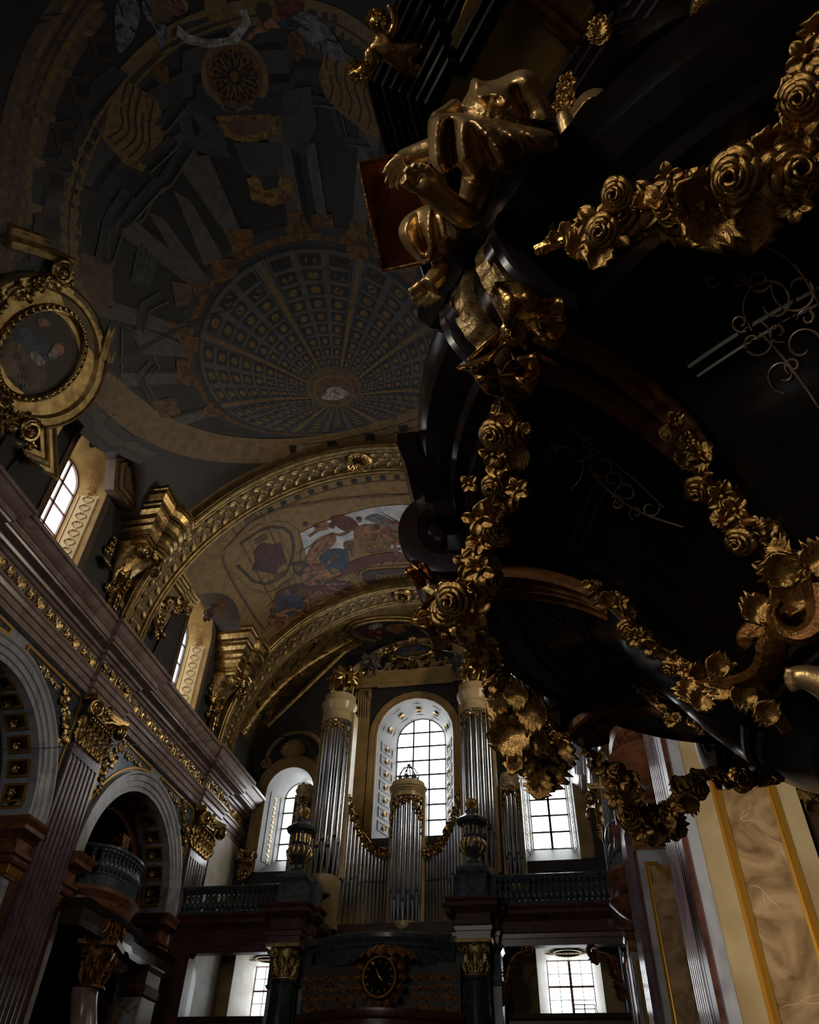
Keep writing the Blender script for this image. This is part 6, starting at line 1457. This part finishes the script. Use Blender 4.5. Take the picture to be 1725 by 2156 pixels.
b.lathe([(.30, .80), (.34, .83), (.34, .86), (.22, .74), (.26, .66), (.20, .58), (.08, .52), (.01, .50)], (PCX, PCY, 0), 24); b.build('pendant_boss', EBONY, pul, ang=30)
# ---- ribbon bows
def ribbon(b, pts, wid, seed=0, n=34, amp=.02, ph=0.):
    """pts: (px, py, dist, wx, wy) - centre line and the image direction of the width"""
    P = [np.array(p, float) for p in pts]; K = len(P)
    def at(u):
        x = u * (K - 1); i = min(int(x), K - 2); f = x - i; f = f * f * (3 - 2 * f) * .5 + f * .5
        return P[i] * (1 - f) + P[i + 1] * f
    def fn(u, v):
        q = at(u); s = (v - .5); w = wid * (1 - .25 * abs(2 * u - 1))
        return AD((q[0] + q[3] * s * w, q[1] + q[4] * s * w), q[2] + amp * math.sin(u * 17 + ph + 2.2 * s) + amp * 1.3 * math.cos(s * 4.5 + u * 5))
    b.grid(fn, n, 9)
def bow(name, label, specs, wid, knot, amp=.02, parent=pul):
    t = None
    b = MB()
    for k, sp in enumerate(specs): ribbon(b, sp, wid, amp=amp, ph=k * 1.7)
    o = b.build('ribbon_bow', GOLDF, parent, ang=70, solid=.008, label=label)
    b = MB(); c = AD(knot[:2], knot[2]); n = -_n(c); b.add(*ROSE, M=frame(c, n, None, knot[3])); b.build('bow_knot', GOLDF, o, ang=70); return o
bow('bow', None, [[(1075, 690, 1.66, .2, 1), (1050, 655, 1.60, .6, 1), (1070, 618, 1.56, 1, .7), (1105, 625, 1.55, .3, 1), (1150, 645, 1.56, .1, 1), (1190, 655, 1.58, .1, 1)],
                  [(1190, 655, 1.59, .1, 1), (1175, 700, 1.64, .3, 1), (1120, 710, 1.67, .2, 1), (1080, 695, 1.67, .2, 1)],
                  [(1070, 705, 1.67, 1, .3), (1020, 745, 1.66, 1, -.3), (995, 775, 1.66, 1, 0), (1010, 805, 1.67, .5, .8), (1050, 812, 1.68, .1, 1)],
                  [(1075, 710, 1.67, .8, .2), (1105, 745, 1.67, 1, 0), (1120, 780, 1.68, 1, .1), (1100, 812, 1.69, .5, .9), (1055, 815, 1.69, .2, 1)]], 66, (1082, 698, 1.60, .03))
bow('bow', None, [[(935, 1245, 2.16, .4, 1), (905, 1210, 2.12, .5, 1), (885, 1205, 2.1, .8, 1), (868, 1222, 2.1, .8, 1)], [(930, 1262, 2.16, .4, 1), (905, 1290, 2.14, 1, .4), (890, 1318, 2.14, 1, .2), (910, 1345, 2.15, .3, 1), (950, 1352, 2.15, .1, 1)]], 52, (938, 1250, 2.1, .035))
bow('bow', None, [[(1120, 1500, 2.95, .3, 1), (1090, 1530, 2.95, .8, .6), (1100, 1560, 2.95, .5, 1), (1140, 1575, 2.95, .1, 1)], [(1185, 1570, 2.98, .3, 1), (1200, 1600, 2.95, .8, .5), (1180, 1620, 2.95, .3, 1)]], 34, (1150, 1540, 2.9, .05))
bow('bow', None, [[(1560, 1640, 3.2, .2, 1), (1530, 1645, 3.15, .3, 1), (1505, 1650, 3.15, .4, 1)], [(1560, 1640, 3.2, .2, 1), (1600, 1640, 3.2, .1, 1), (1640, 1638, 3.2, .1, 1)]], 34, (1560, 1640, 3.15, .05), .03)
# ---- carved flower prototypes shared by all garlands
def proto_mesh(name, vf, mt):
    me = bpy.data.meshes.new(name); me.from_pydata([tuple(p) for p in vf[0]], [], vf[1]); me.materials.append(mt)
    me.polygons.foreach_set('use_smooth', [True] * len(me.polygons)); me.update(); return me
PM = {'carved_rose': proto_mesh('carved_rose', ROSE, GOLDF), 'carved_blossom': proto_mesh('carved_blossom', BLOS, GOLDF), 'carved_leaf': proto_mesh('carved_leaf', LEAF, GOLDF), 'carved_bud': proto_mesh('carved_bud', BUD, GOLDF), 'carved_lily': proto_mesh('carved_lily', p_blossom(4), GOLDF),
      'carved_acanthus': proto_mesh('carved_acanthus', p_leaf(14, 9, 5, .7, .5), GOLDF)}
def place(kind, M, parent, mt=None):
    o = bpy.data.objects.new(kind, PM[kind]); COL.objects.link(o); o.matrix_basis = M; adopt(o, parent)
    if kind != 'carved_bud': q = o.modifiers.new('t', 'SOLIDIFY'); q.thickness = .09; q.offset = 0
    return o
def garland(label, path, n, seed, roses=None, tone=None, tight=1.0):
    """path: (px, py, dist, radius px)"""
    n = int(n * .78); rnd = random.Random(seed); P = smooth(path, 2); mid = AD(P[len(P) // 2][:2], P[len(P) // 2][2])
    t = thing('carved_garland', label, 'garland', mid)
    b = MB(); b.tube([AD(p[:2], p[2] + .02) for p in P], [max(.012, p[3] / FPX * p[2] * .42) for p in P], 8); b.build('stem', GOLDF, t)
    for k in range(n):
        x = (k + rnd.uniform(.2, .8)) / n * (len(P) - 1); i = int(x); q = P[i] * (1 - x + i) + P[min(i + 1, len(P) - 1)] * (x - i)
        a = rnd.uniform(0, 2 * PI) if k % 2 else rnd.choice((0, PI)) + rnd.uniform(-.6, .6)
        dd = P[min(i + 1, len(P) - 1)] - P[i]; pa = math.atan2(dd[1], dd[0]) + PI / 2
        off = q[3] * rnd.uniform(.15, .62) * tight; pp = (q[0] + off * math.cos(a + pa), q[1] + off * math.sin(a + pa)); s = q[3] / FPX * q[2]
        c = AD(pp, q[2] - s * rnd.uniform(.1, .5)); toc = -_n(c); out = c - AD(q[:2], q[2]); nrm = toc * rnd.uniform(.35, .9) + _n(out + 1e-6) * rnd.uniform(.3, .9) + np.array([rnd.uniform(-.3, .3) for _ in range(3)])
        kd = ('carved_rose', 'carved_leaf', 'carved_blossom', 'carved_leaf', 'carved_acanthus', 'carved_lily', 'carved_leaf', 'carved_bud')[(k + seed) % 8]
        if kd == 'carved_rose': place(kd, frame(c, nrm, None, s * rnd.uniform(.55, .74), roll=rnd.uniform(0, 6)), t)
        elif kd in ('carved_leaf', 'carved_acanthus'): place(kd, frame(AD(q[:2], q[2] - s * .25), nrm, out + np.array([rnd.uniform(-.02, .02) for _ in range(3)]), (s * rnd.uniform(1.0, 1.35), s * rnd.uniform(1.0, 1.35), s * .95)), t)
        elif kd == 'carved_bud': place(kd, frame(AD(q[:2], q[2] - s * .3), out + toc * .02, None, (s * .6, s * .6, s * .95)), t)
        else: place(kd, frame(c, nrm, None, s * rnd.uniform(.58, .78), roll=rnd.uniform(0, 6)), t)
    for (px_, py_, d_, r_, kd) in roses or []: c = AD((px_, py_), d_); place(kd, frame(c, -_n(c) + np.array((-.45, -.1, -.35)), None, r_ / FPX * d_, roll=px_), t)
    return t
garland('largest gilded flower garland, sagging across the upper right under the pulpit rim', [(1130, 528, 1.55, 8), (1165, 512, 1.54, 18), (1215, 500, 1.52, 34), (1275, 500, 1.50, 66), (1345, 470, 1.49, 70), (1410, 460, 1.47, 78), (1480, 450, 1.46, 84), (1560, 420, 1.45, 98), (1640, 395, 1.45, 92), (1690, 300, 1.46, 66), (1710, 200, 1.48, 66), (1735, 110, 1.5, 60)], 58, 1,
        [(1300, 408, 1.42, 34, 'carved_rose'), (1268, 485, 1.42, 36, 'carved_rose'), (1400, 480, 1.42, 40, 'carved_acanthus'), (1410, 372, 1.42, 30, 'carved_lily'), (1548, 370, 1.38, 52, 'carved_rose'), (1690, 205, 1.4, 40, 'carved_rose'), (1675, 430, 1.4, 36, 'carved_blossom'), (1440, 385, 1.42, 26, 'carved_blossom'), (1700, 120, 1.42, 36, 'carved_blossom')])
garland('gilded garland hanging from the upper bow down the left edge of the pulpit', [(1052, 858, 1.74, 20), (1056, 900, 1.76, 52), (1070, 950, 1.78, 56), (1062, 1010, 1.82, 32), (1040, 1060, 1.86, 62), (1040, 1110, 1.90, 56), (1015, 1160, 1.95, 40), (1005, 1200, 2.0, 50), (985, 1250, 2.05, 62), (950, 1290, 2.1, 58)], 50, 2,
        [(1040, 915, 1.68, 34, 'carved_rose'), (1105, 915, 1.70, 30, 'carved_leaf'), (1092, 1030, 1.76, 30, 'carved_blossom'), (990, 1018, 1.78, 24, 'carved_lily'), (1012, 1200, 1.93, 40, 'carved_blossom'), (955, 1262, 1.98, 42, 'carved_rose')])
garland('leafy gilded garland in silhouette reaching down in front of the right organ tower', [(960, 1320, 2.16, 46), (1005, 1350, 2.25, 40), (1035, 1400, 2.36, 34), (1050, 1450, 2.46, 40), (1075, 1500, 2.55, 50), (1095, 1550, 2.62, 66), (1115, 1595, 2.7, 44), (1150, 1600, 2.8, 36), (1185, 1565, 2.9, 26)], 54, 3,
        [(1085, 1490, 2.45, 84, 'carved_acanthus'), (1120, 1530, 2.5, 100, 'carved_acanthus'), (1165, 1585, 2.7, 80, 'carved_acanthus'), (1105, 1585, 2.6, 84, 'carved_acanthus'), (1190, 1555, 2.8, 66, 'carved_acanthus'), (1060, 1460, 2.4, 66, 'carved_acanthus'), (1140, 1620, 2.7, 60, 'carved_acanthus')])
garland('dark gilded garland hanging free at lower centre in front of the right wall', [(1195, 1550, 3.0, 10), (1235, 1575, 3.1, 12), (1275, 1612, 3.15, 28), (1300, 1645, 3.2, 34), (1325, 1690, 3.25, 38), (1360, 1735, 3.3, 40), (1395, 1745, 3.35, 42), (1425, 1705, 3.4, 36), (1455, 1665, 3.4, 34), (1480, 1640, 3.4, 20), (1500, 1622, 3.4, 10)], 60, 4)
garland('gilded garland running diagonally below the double strap on the right of the underside', [(1405, 885, 1.80, 28), (1435, 930, 1.80, 34), (1475, 985, 1.80, 46), (1500, 1035, 1.80, 46), (1545, 1085, 1.79, 48), (1590, 1130, 1.78, 50), (1630, 1170, 1.76, 48), (1690, 1225, 1.75, 60), (1740, 1260, 1.75, 60)], 44, 5)
garland('small gilded leaf garland in the middle of the pulpit underside', [(1245, 1225, 2.10, 20), (1275, 1260, 2.08, 28), (1310, 1290, 2.06, 32), (1345, 1330, 2.04, 36), (1385, 1370, 2.03, 38), (1440, 1400, 2.0, 34), (1490, 1420, 1.98, 34), (1560, 1425, 1.96, 26)], 36, 6)
garland('lowest gilded leaf garland along the bottom rim of the pulpit', [(1335, 1440, 2.85, 10), (1370, 1475, 2.8, 18), (1410, 1505, 2.75, 20), (1470, 1530, 2.7, 22), (1540, 1550, 2.6, 26), (1610, 1560, 2.5, 26), (1700, 1565, 2.45, 24)], 36, 7)
garland('gilded flower cluster at the lower right edge beside the far bow', [(1650, 1560, 3.0, 20), (1680, 1600, 3.0, 34), (1700, 1650, 3.0, 34), (1730, 1690, 3.0, 30)], 16, 8)
# gilded acanthus scroll around the pendant
def TPS(b, pd, rad, n=10):
    Q = smooth([tuple(p) + (d, r) for (p, d), r in zip(pd, rad)], 3); b.tube([AD(q[:2], q[2]) for q in Q], [q[3] for q in Q], n, flat=.6)
t = thing('acanthus_scroll', 'dim gilded acanthus scroll curling at the right edge under the pulpit', 'ornament', AD((1640, 1330), 1.7)); b = MB()
TPS(b, [(p, d) for p, d in (((1725, 1240), 1.68), ((1735, 1310), 1.66), ((1690, 1345), 1.66), ((1640, 1330), 1.66), ((1625, 1290), 1.67), ((1645, 1265), 1.67))], [.05, .045, .035, .026, .02, .012], 8)
TPS(b, [(p, d) for p, d in (((1470, 1440), 1.95), ((1540, 1440), 1.9), ((1600, 1425), 1.85), ((1630, 1380), 1.8), ((1620, 1335), 1.8), ((1590, 1322), 1.8), ((1565, 1345), 1.8), ((1580, 1360), 1.8))], [.012, .02, .03, .035, .03, .024, .02, .015], 8)
TPS(b, [(p, d) for p, d in (((1470, 1440), 1.95), ((1560, 1430), 1.95), ((1620, 1480), 1.95), ((1660, 1540), 1.95))], [.012, .03, .035, .02], 8)
b.build('scroll_stem', GOLDD, t)
for (x, y, d, s, r) in ((1660, 1240, 1.66, 60, 0), (1620, 1260, 1.68, 50, 2), (1640, 1210, 1.7, 50, 4), (1690, 1200, 1.7, 60, 5), (1500, 1420, 1.92, 44, 3.4), (1540, 1410, 1.9, 40, 1), (1450, 1425, 1.95, 44, 3), (1490, 1450, 1.92, 40, 2.4), (1600, 1470, 1.9, 44, 1.2), (1640, 1520, 1.9, 40, .6), (1700, 1280, 1.68, 60, .6)):
    c = AD((x, y), d); place('carved_acanthus', frame(c, -_n(c), None, s / FPX * d * 1.3, roll=r), t)
# ---------------------------------------------------------------- remeshed gilded sculpture
def sculpt(name, b, mt, parent, vox=.008, sm=3, label=None):
    o = b.build(name, mt, parent, label=label); w_ = o.modifiers.new('w', 'WELD'); w_.merge_threshold = .0004; q = o.modifiers.new('r', 'REMESH'); q.mode = 'VOXEL'; q.voxel_size = vox; q.use_smooth_shade = True
    q = o.modifiers.new('sm', 'SMOOTH'); q.iterations = sm; q.factor = .6; return o
def TP(b, pts, n=10):  # tube through (px, py, dist, radius px)
    P = smooth(pts, 1); b.tube([AD(p[:2], p[2]) for p in P], [p[3] / FPX * p[2] for p in P], n)
def BL(b, x, y, d, rx, ry=None, rz=None, rot=0.):
    c = AD((x, y), d); k = d / FPX; ry = ry or rx; rz = rz or min(rx, ry)
    b.ball((0, 0, 0), (rx * k, ry * k, rz * k), 14, 10, M=frame(c, -_n(c), ROT @ np.array((math.cos(rot), math.sin(rot), 0)), 1))
GOLDST = mat('gold_leaf_statue', S((.86, .72, .50)), .38, .85, S((.54, .40, .23)), 7., bump=.2, bscale=30, lo=.35, hi=.75)
st = thing('seated_statue', 'gilded robed figure seated on the pulpit corner with bare feet, hand on a dark tablet', 'statue', AD((1040, 330), 2.0))
def drape(b, c, outl, d0, bulge, back, ridges, nr=16, na=72, tilt=(0, 0)):
    """closed cloth mass: outline in px around c, nearest at the middle, with ridges (polyline, height, width)"""
    O = [np.array(p, float) for p in smooth(outl, 2, True)]; c = np.array(c, float)
    seg = [np.linalg.norm(O[(i + 1) % len(O)] - O[i]) for i in range(len(O))]; tot = sum(seg); cum = np.cumsum([0] + seg)
    def onb(u):
        s_ = u * tot; i = min(len(O) - 1, int(np.searchsorted(cum, s_, side='right') - 1)); f = (s_ - cum[i]) / max(seg[i], 1e-6); return O[i] * (1 - f) + O[(i + 1) % len(O)] * f
    R = []
    for pl, h, w in ridges: R.append((np.array(smooth(pl, 2)), h, w))
    def fn(u, v, front):
        e = onb(u); q = c + (e - c) * v; m_ = math.sqrt(max(0, 1 - v ** 2.6)); dd = d0 + tilt[0] * (q[0] - c[0]) + tilt[1] * (q[1] - c[1])
        if not front: return AD(q, dd + back * m_)
        h = 0
        for pl, hh, w in R:
            dist = np.min(np.hypot(pl[:, 0] - q[0], pl[:, 1] - q[1])); h += hh * math.exp(-(dist / w) ** 2)
        return AD(q, dd - bulge * m_ - h * (m_ ** .35))
    b.grid(lambda u, v: fn(u, v, True), na, nr, cu=True); b.grid(lambda u, v: fn(u, 1 - v, False), na, 8, cu=True)
b = MB()                                                 # one continuous body with its robe
drape(b, (1030, 300), [(899, 257), (906, 242), (943, 238), (998, 238), (1033, 248), (1082, 256), (1120, 266), (1169, 276), (1177, 303), (1169, 325), (1130, 330), (1106, 344), (1089, 358), (1026, 374), (1002, 385), (977, 371), (961, 345), (950, 352), (937, 371), (908, 352), (901, 313)], 1.74, .09, .22,
      [([(925, 250), (915, 300), (922, 345)], .045, 13), ([(975, 248), (972, 300), (985, 350), (1003, 375)], .05, 14), ([(1000, 250), (1040, 300), (1062, 345)], .06, 15), ([(1040, 255), (1085, 290), (1105, 330)], .035, 12), ([(1090, 262), (1130, 290), (1150, 318)], .04, 12), ([(948, 262), (946, 300), (950, 345)], -.09, 11), ([(1020, 300), (1035, 345)], -.03, 10), ([(1085, 310), (1088, 345)], -.05, 10)], 20, 90)
drape(b, (1070, 212), [(965, 232), (978, 205), (988, 190), (990, 168), (1001, 160), (1012, 172), (1045, 168), (1070, 155), (1100, 143), (1126, 152), (1148, 193), (1170, 240), (1176, 268), (1110, 262), (1060, 268), (1000, 256)], 1.86, .12, .22,
      [([(1000, 170), (996, 200), (1020, 215), (1060, 222)], .04, 11), ([(1010, 200), (1050, 196), (1068, 212)], .04, 9), ([(1100, 150), (1135, 190), (1155, 240)], .035, 14), ([(1085, 190), (1110, 240)], -.05, 10), ([(985, 225), (1040, 240), (1090, 248)], .05, 9), ([(1120, 250), (1165, 256)], .05, 8)])
TP(b, [(960, 225, 1.82, 16), (940, 238, 1.78, 14), (915, 250, 1.75, 12)]); BL(b, 1030, 330, 1.8, 60, 40, 50); BL(b, 960, 300, 1.82, 46, 44, 60)
# feet and shins
TP(b, [(1012, 350, 1.82, 34), (1002, 415, 1.77, 33), (985, 455, 1.73, 29), (960, 442, 1.70, 25), (920, 408, 1.69, 26), (893, 386, 1.68, 27), (884, 380, 1.68, 20)])
for (x, y, r) in ((848, 378, 12), (852, 354, 8.5), (867, 347, 8.5), (882, 347, 8), (896, 352, 7.5)): TP(b, [(x + 26, y + 20, 1.675, r * .9), (x + 9, y + 6, 1.665, r * .85), (x, y, 1.66, r * 1.1)])
drape(b, (900, 495), [(905, 428), (876, 440), (850, 457), (835, 486), (848, 517), (868, 540), (892, 562), (912, 548), (935, 552), (958, 548), (968, 520), (966, 480), (950, 450), (930, 430)], 1.93, .07, .12,
      [([(905, 435), (902, 480), (908, 520), (906, 550)], .035, 8), ([(858, 462), (850, 490), (872, 525), (892, 550)], .03, 10), ([(880, 450), (884, 490), (895, 520)], -.035, 9), ([(930, 450), (938, 500)], .03, 14)], 14, 60)
TP(b, [(935, 560, 1.90, 20), (918, 588, 1.88, 22), (900, 604, 1.86, 20)])
for (x, y, r) in ((862, 616, 9.5), (868, 633, 7.5), (881, 641, 7.5), (894, 644, 7), (906, 642, 6.5)): TP(b, [(x + 24, y - 18, 1.86, r), (x + 8, y - 5, 1.86, r * .85), (x, y, 1.86, r * 1.05)])
# forearm and hand with five fingers over the tablet
TP(b, [(960, 300, 2.0, 28), (915, 315, 2.0, 24), (880, 325, 2.0, 20), (855, 335, 2.0, 20), (838, 345, 1.98, 17)])
for (P_) in ([(850, 330), (830, 335), (815, 350), (808, 368)], [(852, 338), (832, 348), (818, 368), (812, 388)], [(855, 344), (838, 358), (826, 378), (822, 398)], [(860, 350), (846, 366), (838, 384), (836, 400)], [(872, 345), (872, 362), (866, 380)]): TP(b, [(x, y, 1.955, 6.2 - .6 * i) for i, (x, y) in enumerate(P_)], 7)
sculpt('robed_body', b, GOLDST, st, .0042, 2)
b = MB(); Tm = [(757, 345, 2.02), (830, 328, 2.05), (900, 350, 2.05), (915, 470, 2.0), (893, 553, 1.97), (807, 571, 1.98), (785, 480, 2.0)]
Q = [AD(p[:2], p[2]) for p in Tm]; n = _n(sum(Q)) * .022; K = len(Q); b.add(Q + [q + n for q in Q], [tuple(range(K)), tuple(range(2 * K - 1, K - 1, -1))] + [(i, (i + 1) % K, K + (i + 1) % K, K + i) for i in range(K)])
tb = thing('carved_tablet', 'dark brown curved tablet held by the seated gilded figure', 'tablet', AD((830, 450), 2.0)); b.build('slab', mat('brown_gilt', S((.40, .20, .08)), .3, .7, S((.24, .10, .05)), 4.), tb, smooth=False)
b = MB(); b.tube(Q + [Q[0]], .006, 6); b.build('gilt_edge', GOLDD, tb)
b = MB(); drape(b, (1235, 232), [(1188, 262), (1205, 225), (1225, 195), (1255, 182), (1288, 192), (1296, 205), (1275, 225), (1250, 250), (1225, 280), (1205, 300), (1190, 285)], 2.4, .08, .2, [([(1205, 250), (1240, 205), (1280, 195)], .04, 8), ([(1225, 270), (1260, 225)], .03, 7), ([(1215, 255), (1250, 215)], -.04, 7)], 12, 50)
TP(b, [(1185, 240, 2.25, 14), (1196, 270, 2.22, 17), (1200, 300, 2.2, 12), (1225, 330, 2.1, 12)])
s2 = thing('draped_statue', 'gilded drapery and knee of a second carved figure behind the pulpit rim', 'statue', AD((1240, 240), 2.3)); sculpt('robed_body', b, GOLDST, s2, .006, 3)
t = thing('putto_foot_statue', 'gilded child figure at the right edge, its bare foot stretched over the pulpit pendant', 'statue', AD((1690, 1430), 1.7)); t.name = 'gilded_putto'
b = MB(); TP(b, [(1790, 1480, 1.6, 40), (1740, 1440, 1.6, 30), (1700, 1425, 1.6, 24), (1670, 1425, 1.6, 20)])
for (x, y) in ((1652, 1412), (1650, 1424), (1652, 1434), (1657, 1443), (1664, 1450)): TP(b, [(x + 16, y, 1.6, 7), (x, y, 1.6, 6.5)])
sculpt('body', b, GOLDST, t, .0045, 2)
t = thing('gilded_drapery_statue', 'bit of a gilded figure at the very top right corner above the rim', 'statue', AD((1490, 5), 2.6)); b = MB(); TP(b, [(1462, 45, 2.6, 12), (1480, 5, 2.6, 24), (1520, -30, 2.6, 40), (1560, -40, 2.6, 30)]); BL(b, 1540, -20, 2.7, 50, 30, 40); sculpt('robed_body', b, GOLDF, t, .012, 2)
# ---------------------------------------------------------------- sounding board
SZ = 4.2
sb = thing('sounding_board', 'dark many-stepped canopy above the pulpit with gilded radial panels underneath', 'canopy', (PCX, PCY, SZ))
def spath(base, st):
    P = []; apo = base * math.cos(PI / 8); q = 8.; r0 = apo / math.cos(math.radians(22.5 - q))
    for k in range(8):
        A = 197.7 + 45 * k
        for a, r in ((-q, r0), (-q + .1, r0 + st), (0, base + st), (q - .1, r0 + st), (q, r0)): P.append(tuple(PP(r, A + a, 0)[:2]))
    return P
prof = [(-.04, 4.22)]
z = 4.2; o_ = 0
for k in range(8): prof += [(o_, z), (o_ + .012, z - .016), (o_ + .026, z - .016), (o_ + .036, z), (o_ + .036, z + .03)]; o_ += .043; z += .05 if k % 3 == 2 else .03
prof += [(o_, z), (o_, z + .12), (o_ - .4, z + .14), (-.04, 4.5)]
b = MB(); b.sweep(spath(1.33, .06), prof, closed=True, sign=1); b.build('outer_cornice', EBONY, sb, ang=20)
b = MB(); b.lathe([(1.36, 4.24), (1.36, 4.3)], (PCX, PCY, 0), 40); b.build('gilded_ceiling', mat('dim_gilt_panel', S((.60, .50, .28)), .4, .4, S((.34, .26, .13)), 3.), sb, smooth=False)
for k in range(12):
    a = 15 + k * 30
    for da in (-2.2, 0, 2.2):
        b = MB(); b.tube([PP(1.33, a + da * .8, 4.225), PP(.8, a + da * 1.4, 4.225)], .022 if da == 0 else .012, 6); b.build('radial_moulding', GOLDD, sb)
prof = [(-.0, 4.24)]; o_ = 0; z = 4.22
for k in range(6): prof += [(o_, z), (o_ - .012, z - .012), (o_ - .022, z), (o_ - .022, z - .02)]; o_ -= .045; z -= .025
prof += [(o_ - .3, z), (o_ - .3, 4.24)]
b = MB(); b.sweep(spath(.86, .07), prof, closed=True, sign=1); b.build('inner_stepped_ring', EBONYG, sb, ang=20)
b = MB(); b.lathe([(.6, 4.0), (.3, 3.96), (.01, 3.95)], (PCX, PCY, 0), 24); b.build('centre_disc', EBONY, sb)
t = thing('gilded_flower_stem', 'silvery gilt hanging flower string behind the seated statue', 'ornament', AD((1190, 215), 2.6))
for k, (x, y) in enumerate(((1196, 172), (1188, 190), (1196, 208), (1182, 222), (1190, 238))): c = AD((x, y), 2.6); place('carved_blossom', frame(c, -_n(c), None, .03, roll=k), t)
t = thing('gilded_flame', 'small bright gilded flame ornament under the canopy at the top', 'ornament', AD((1262, 35), 4.3))
for k, (x, y, r) in enumerate(((1262, 50, 4.7), (1270, 30, 4.4), (1250, 40, 5.1), (1280, 48, 4.0))): c = AD((x, y), 4.3); place('carved_acanthus', frame(c, -_n(c), None, .10, roll=r), t)
# putti on the canopy edge
def putto(name, label, J, E, hair, d, seed):
    t = thing(name, label, 'statue', AD(J[0][:2], d), 'putti on the canopy edge')
    figure('body', GOLDF, [(AD(j[:2], d + (j[3] if len(j) > 3 else 0)), j[2] / FPX * d) for j in J], E, t)
    b = MB(); rr_ = random.Random(seed)
    for k in range(14): a = rr_.uniform(0, 6.28); b.ball(AD((hair[0] + hair[2] * math.cos(a), hair[1] + hair[2] * .9 * math.sin(a)), d + .02), hair[2] * .45 / FPX * d, 6, 4)
    b.build('hair', GOLDF, t); 
    b = MB(); c = AD((hair[0] + 2, hair[1] + 2), d); tc = -_n(c)
    for (dx, dy, r) in ((-6, -2, 2.2), (6, -2, 2.2), (0, 4, 3), (0, 11, 3.4)): b.ball(AD((hair[0] + 2 + dx, hair[1] + 4 + dy), d - hair[2] * .8 / FPX * d), r / FPX * d, 6, 5)
    b.build('face_features', GOLDF, t); return t
putto('putto_statue', 'gilded putto with raised hand leaning over the canopy edge', [(840, 125, 26), (815, 108, 22), (806, 82, 20), (798, 66, 10), (794, 48, 20), (796, 30, 15), (824, 74, 10), (832, 48, 8), (828, 22, 7), (815, 10, 4), (790, 95, 10), (775, 120, 8), (800, 130, 7), (862, 110, 20), (900, 100, 16), (860, 145, 18), (900, 150, 14)],
      [(0, 1), (1, 2), (2, 3), (3, 4), (4, 5), (2, 6), (6, 7), (7, 8), (8, 9), (2, 10), (10, 11), (11, 12), (0, 13), (13, 14), (0, 15), (15, 16)], (793, 38, 17), 4.5, 1)
putto('putto_statue', 'gilded putto head and shoulder hanging below the first one at the canopy edge', [(790, 130, 20), (782, 110, 16), (775, 135, 12), (764, 158, 20), (762, 168, 14), (770, 100, 10), (800, 150, 16), (750, 150, 6), (735, 160, 4)], [(0, 1), (0, 2), (2, 3), (3, 4), (1, 5), (0, 6), (3, 7), (7, 8)], (760, 150, 20), 4.5, 2)
# pier that carries the pulpit
b = MB(); b.box(1.1, 2.0, .55, 3.05, FL, 10); b.build('wall_pulpit_pier', DARKST, kind='structure', smooth=False)
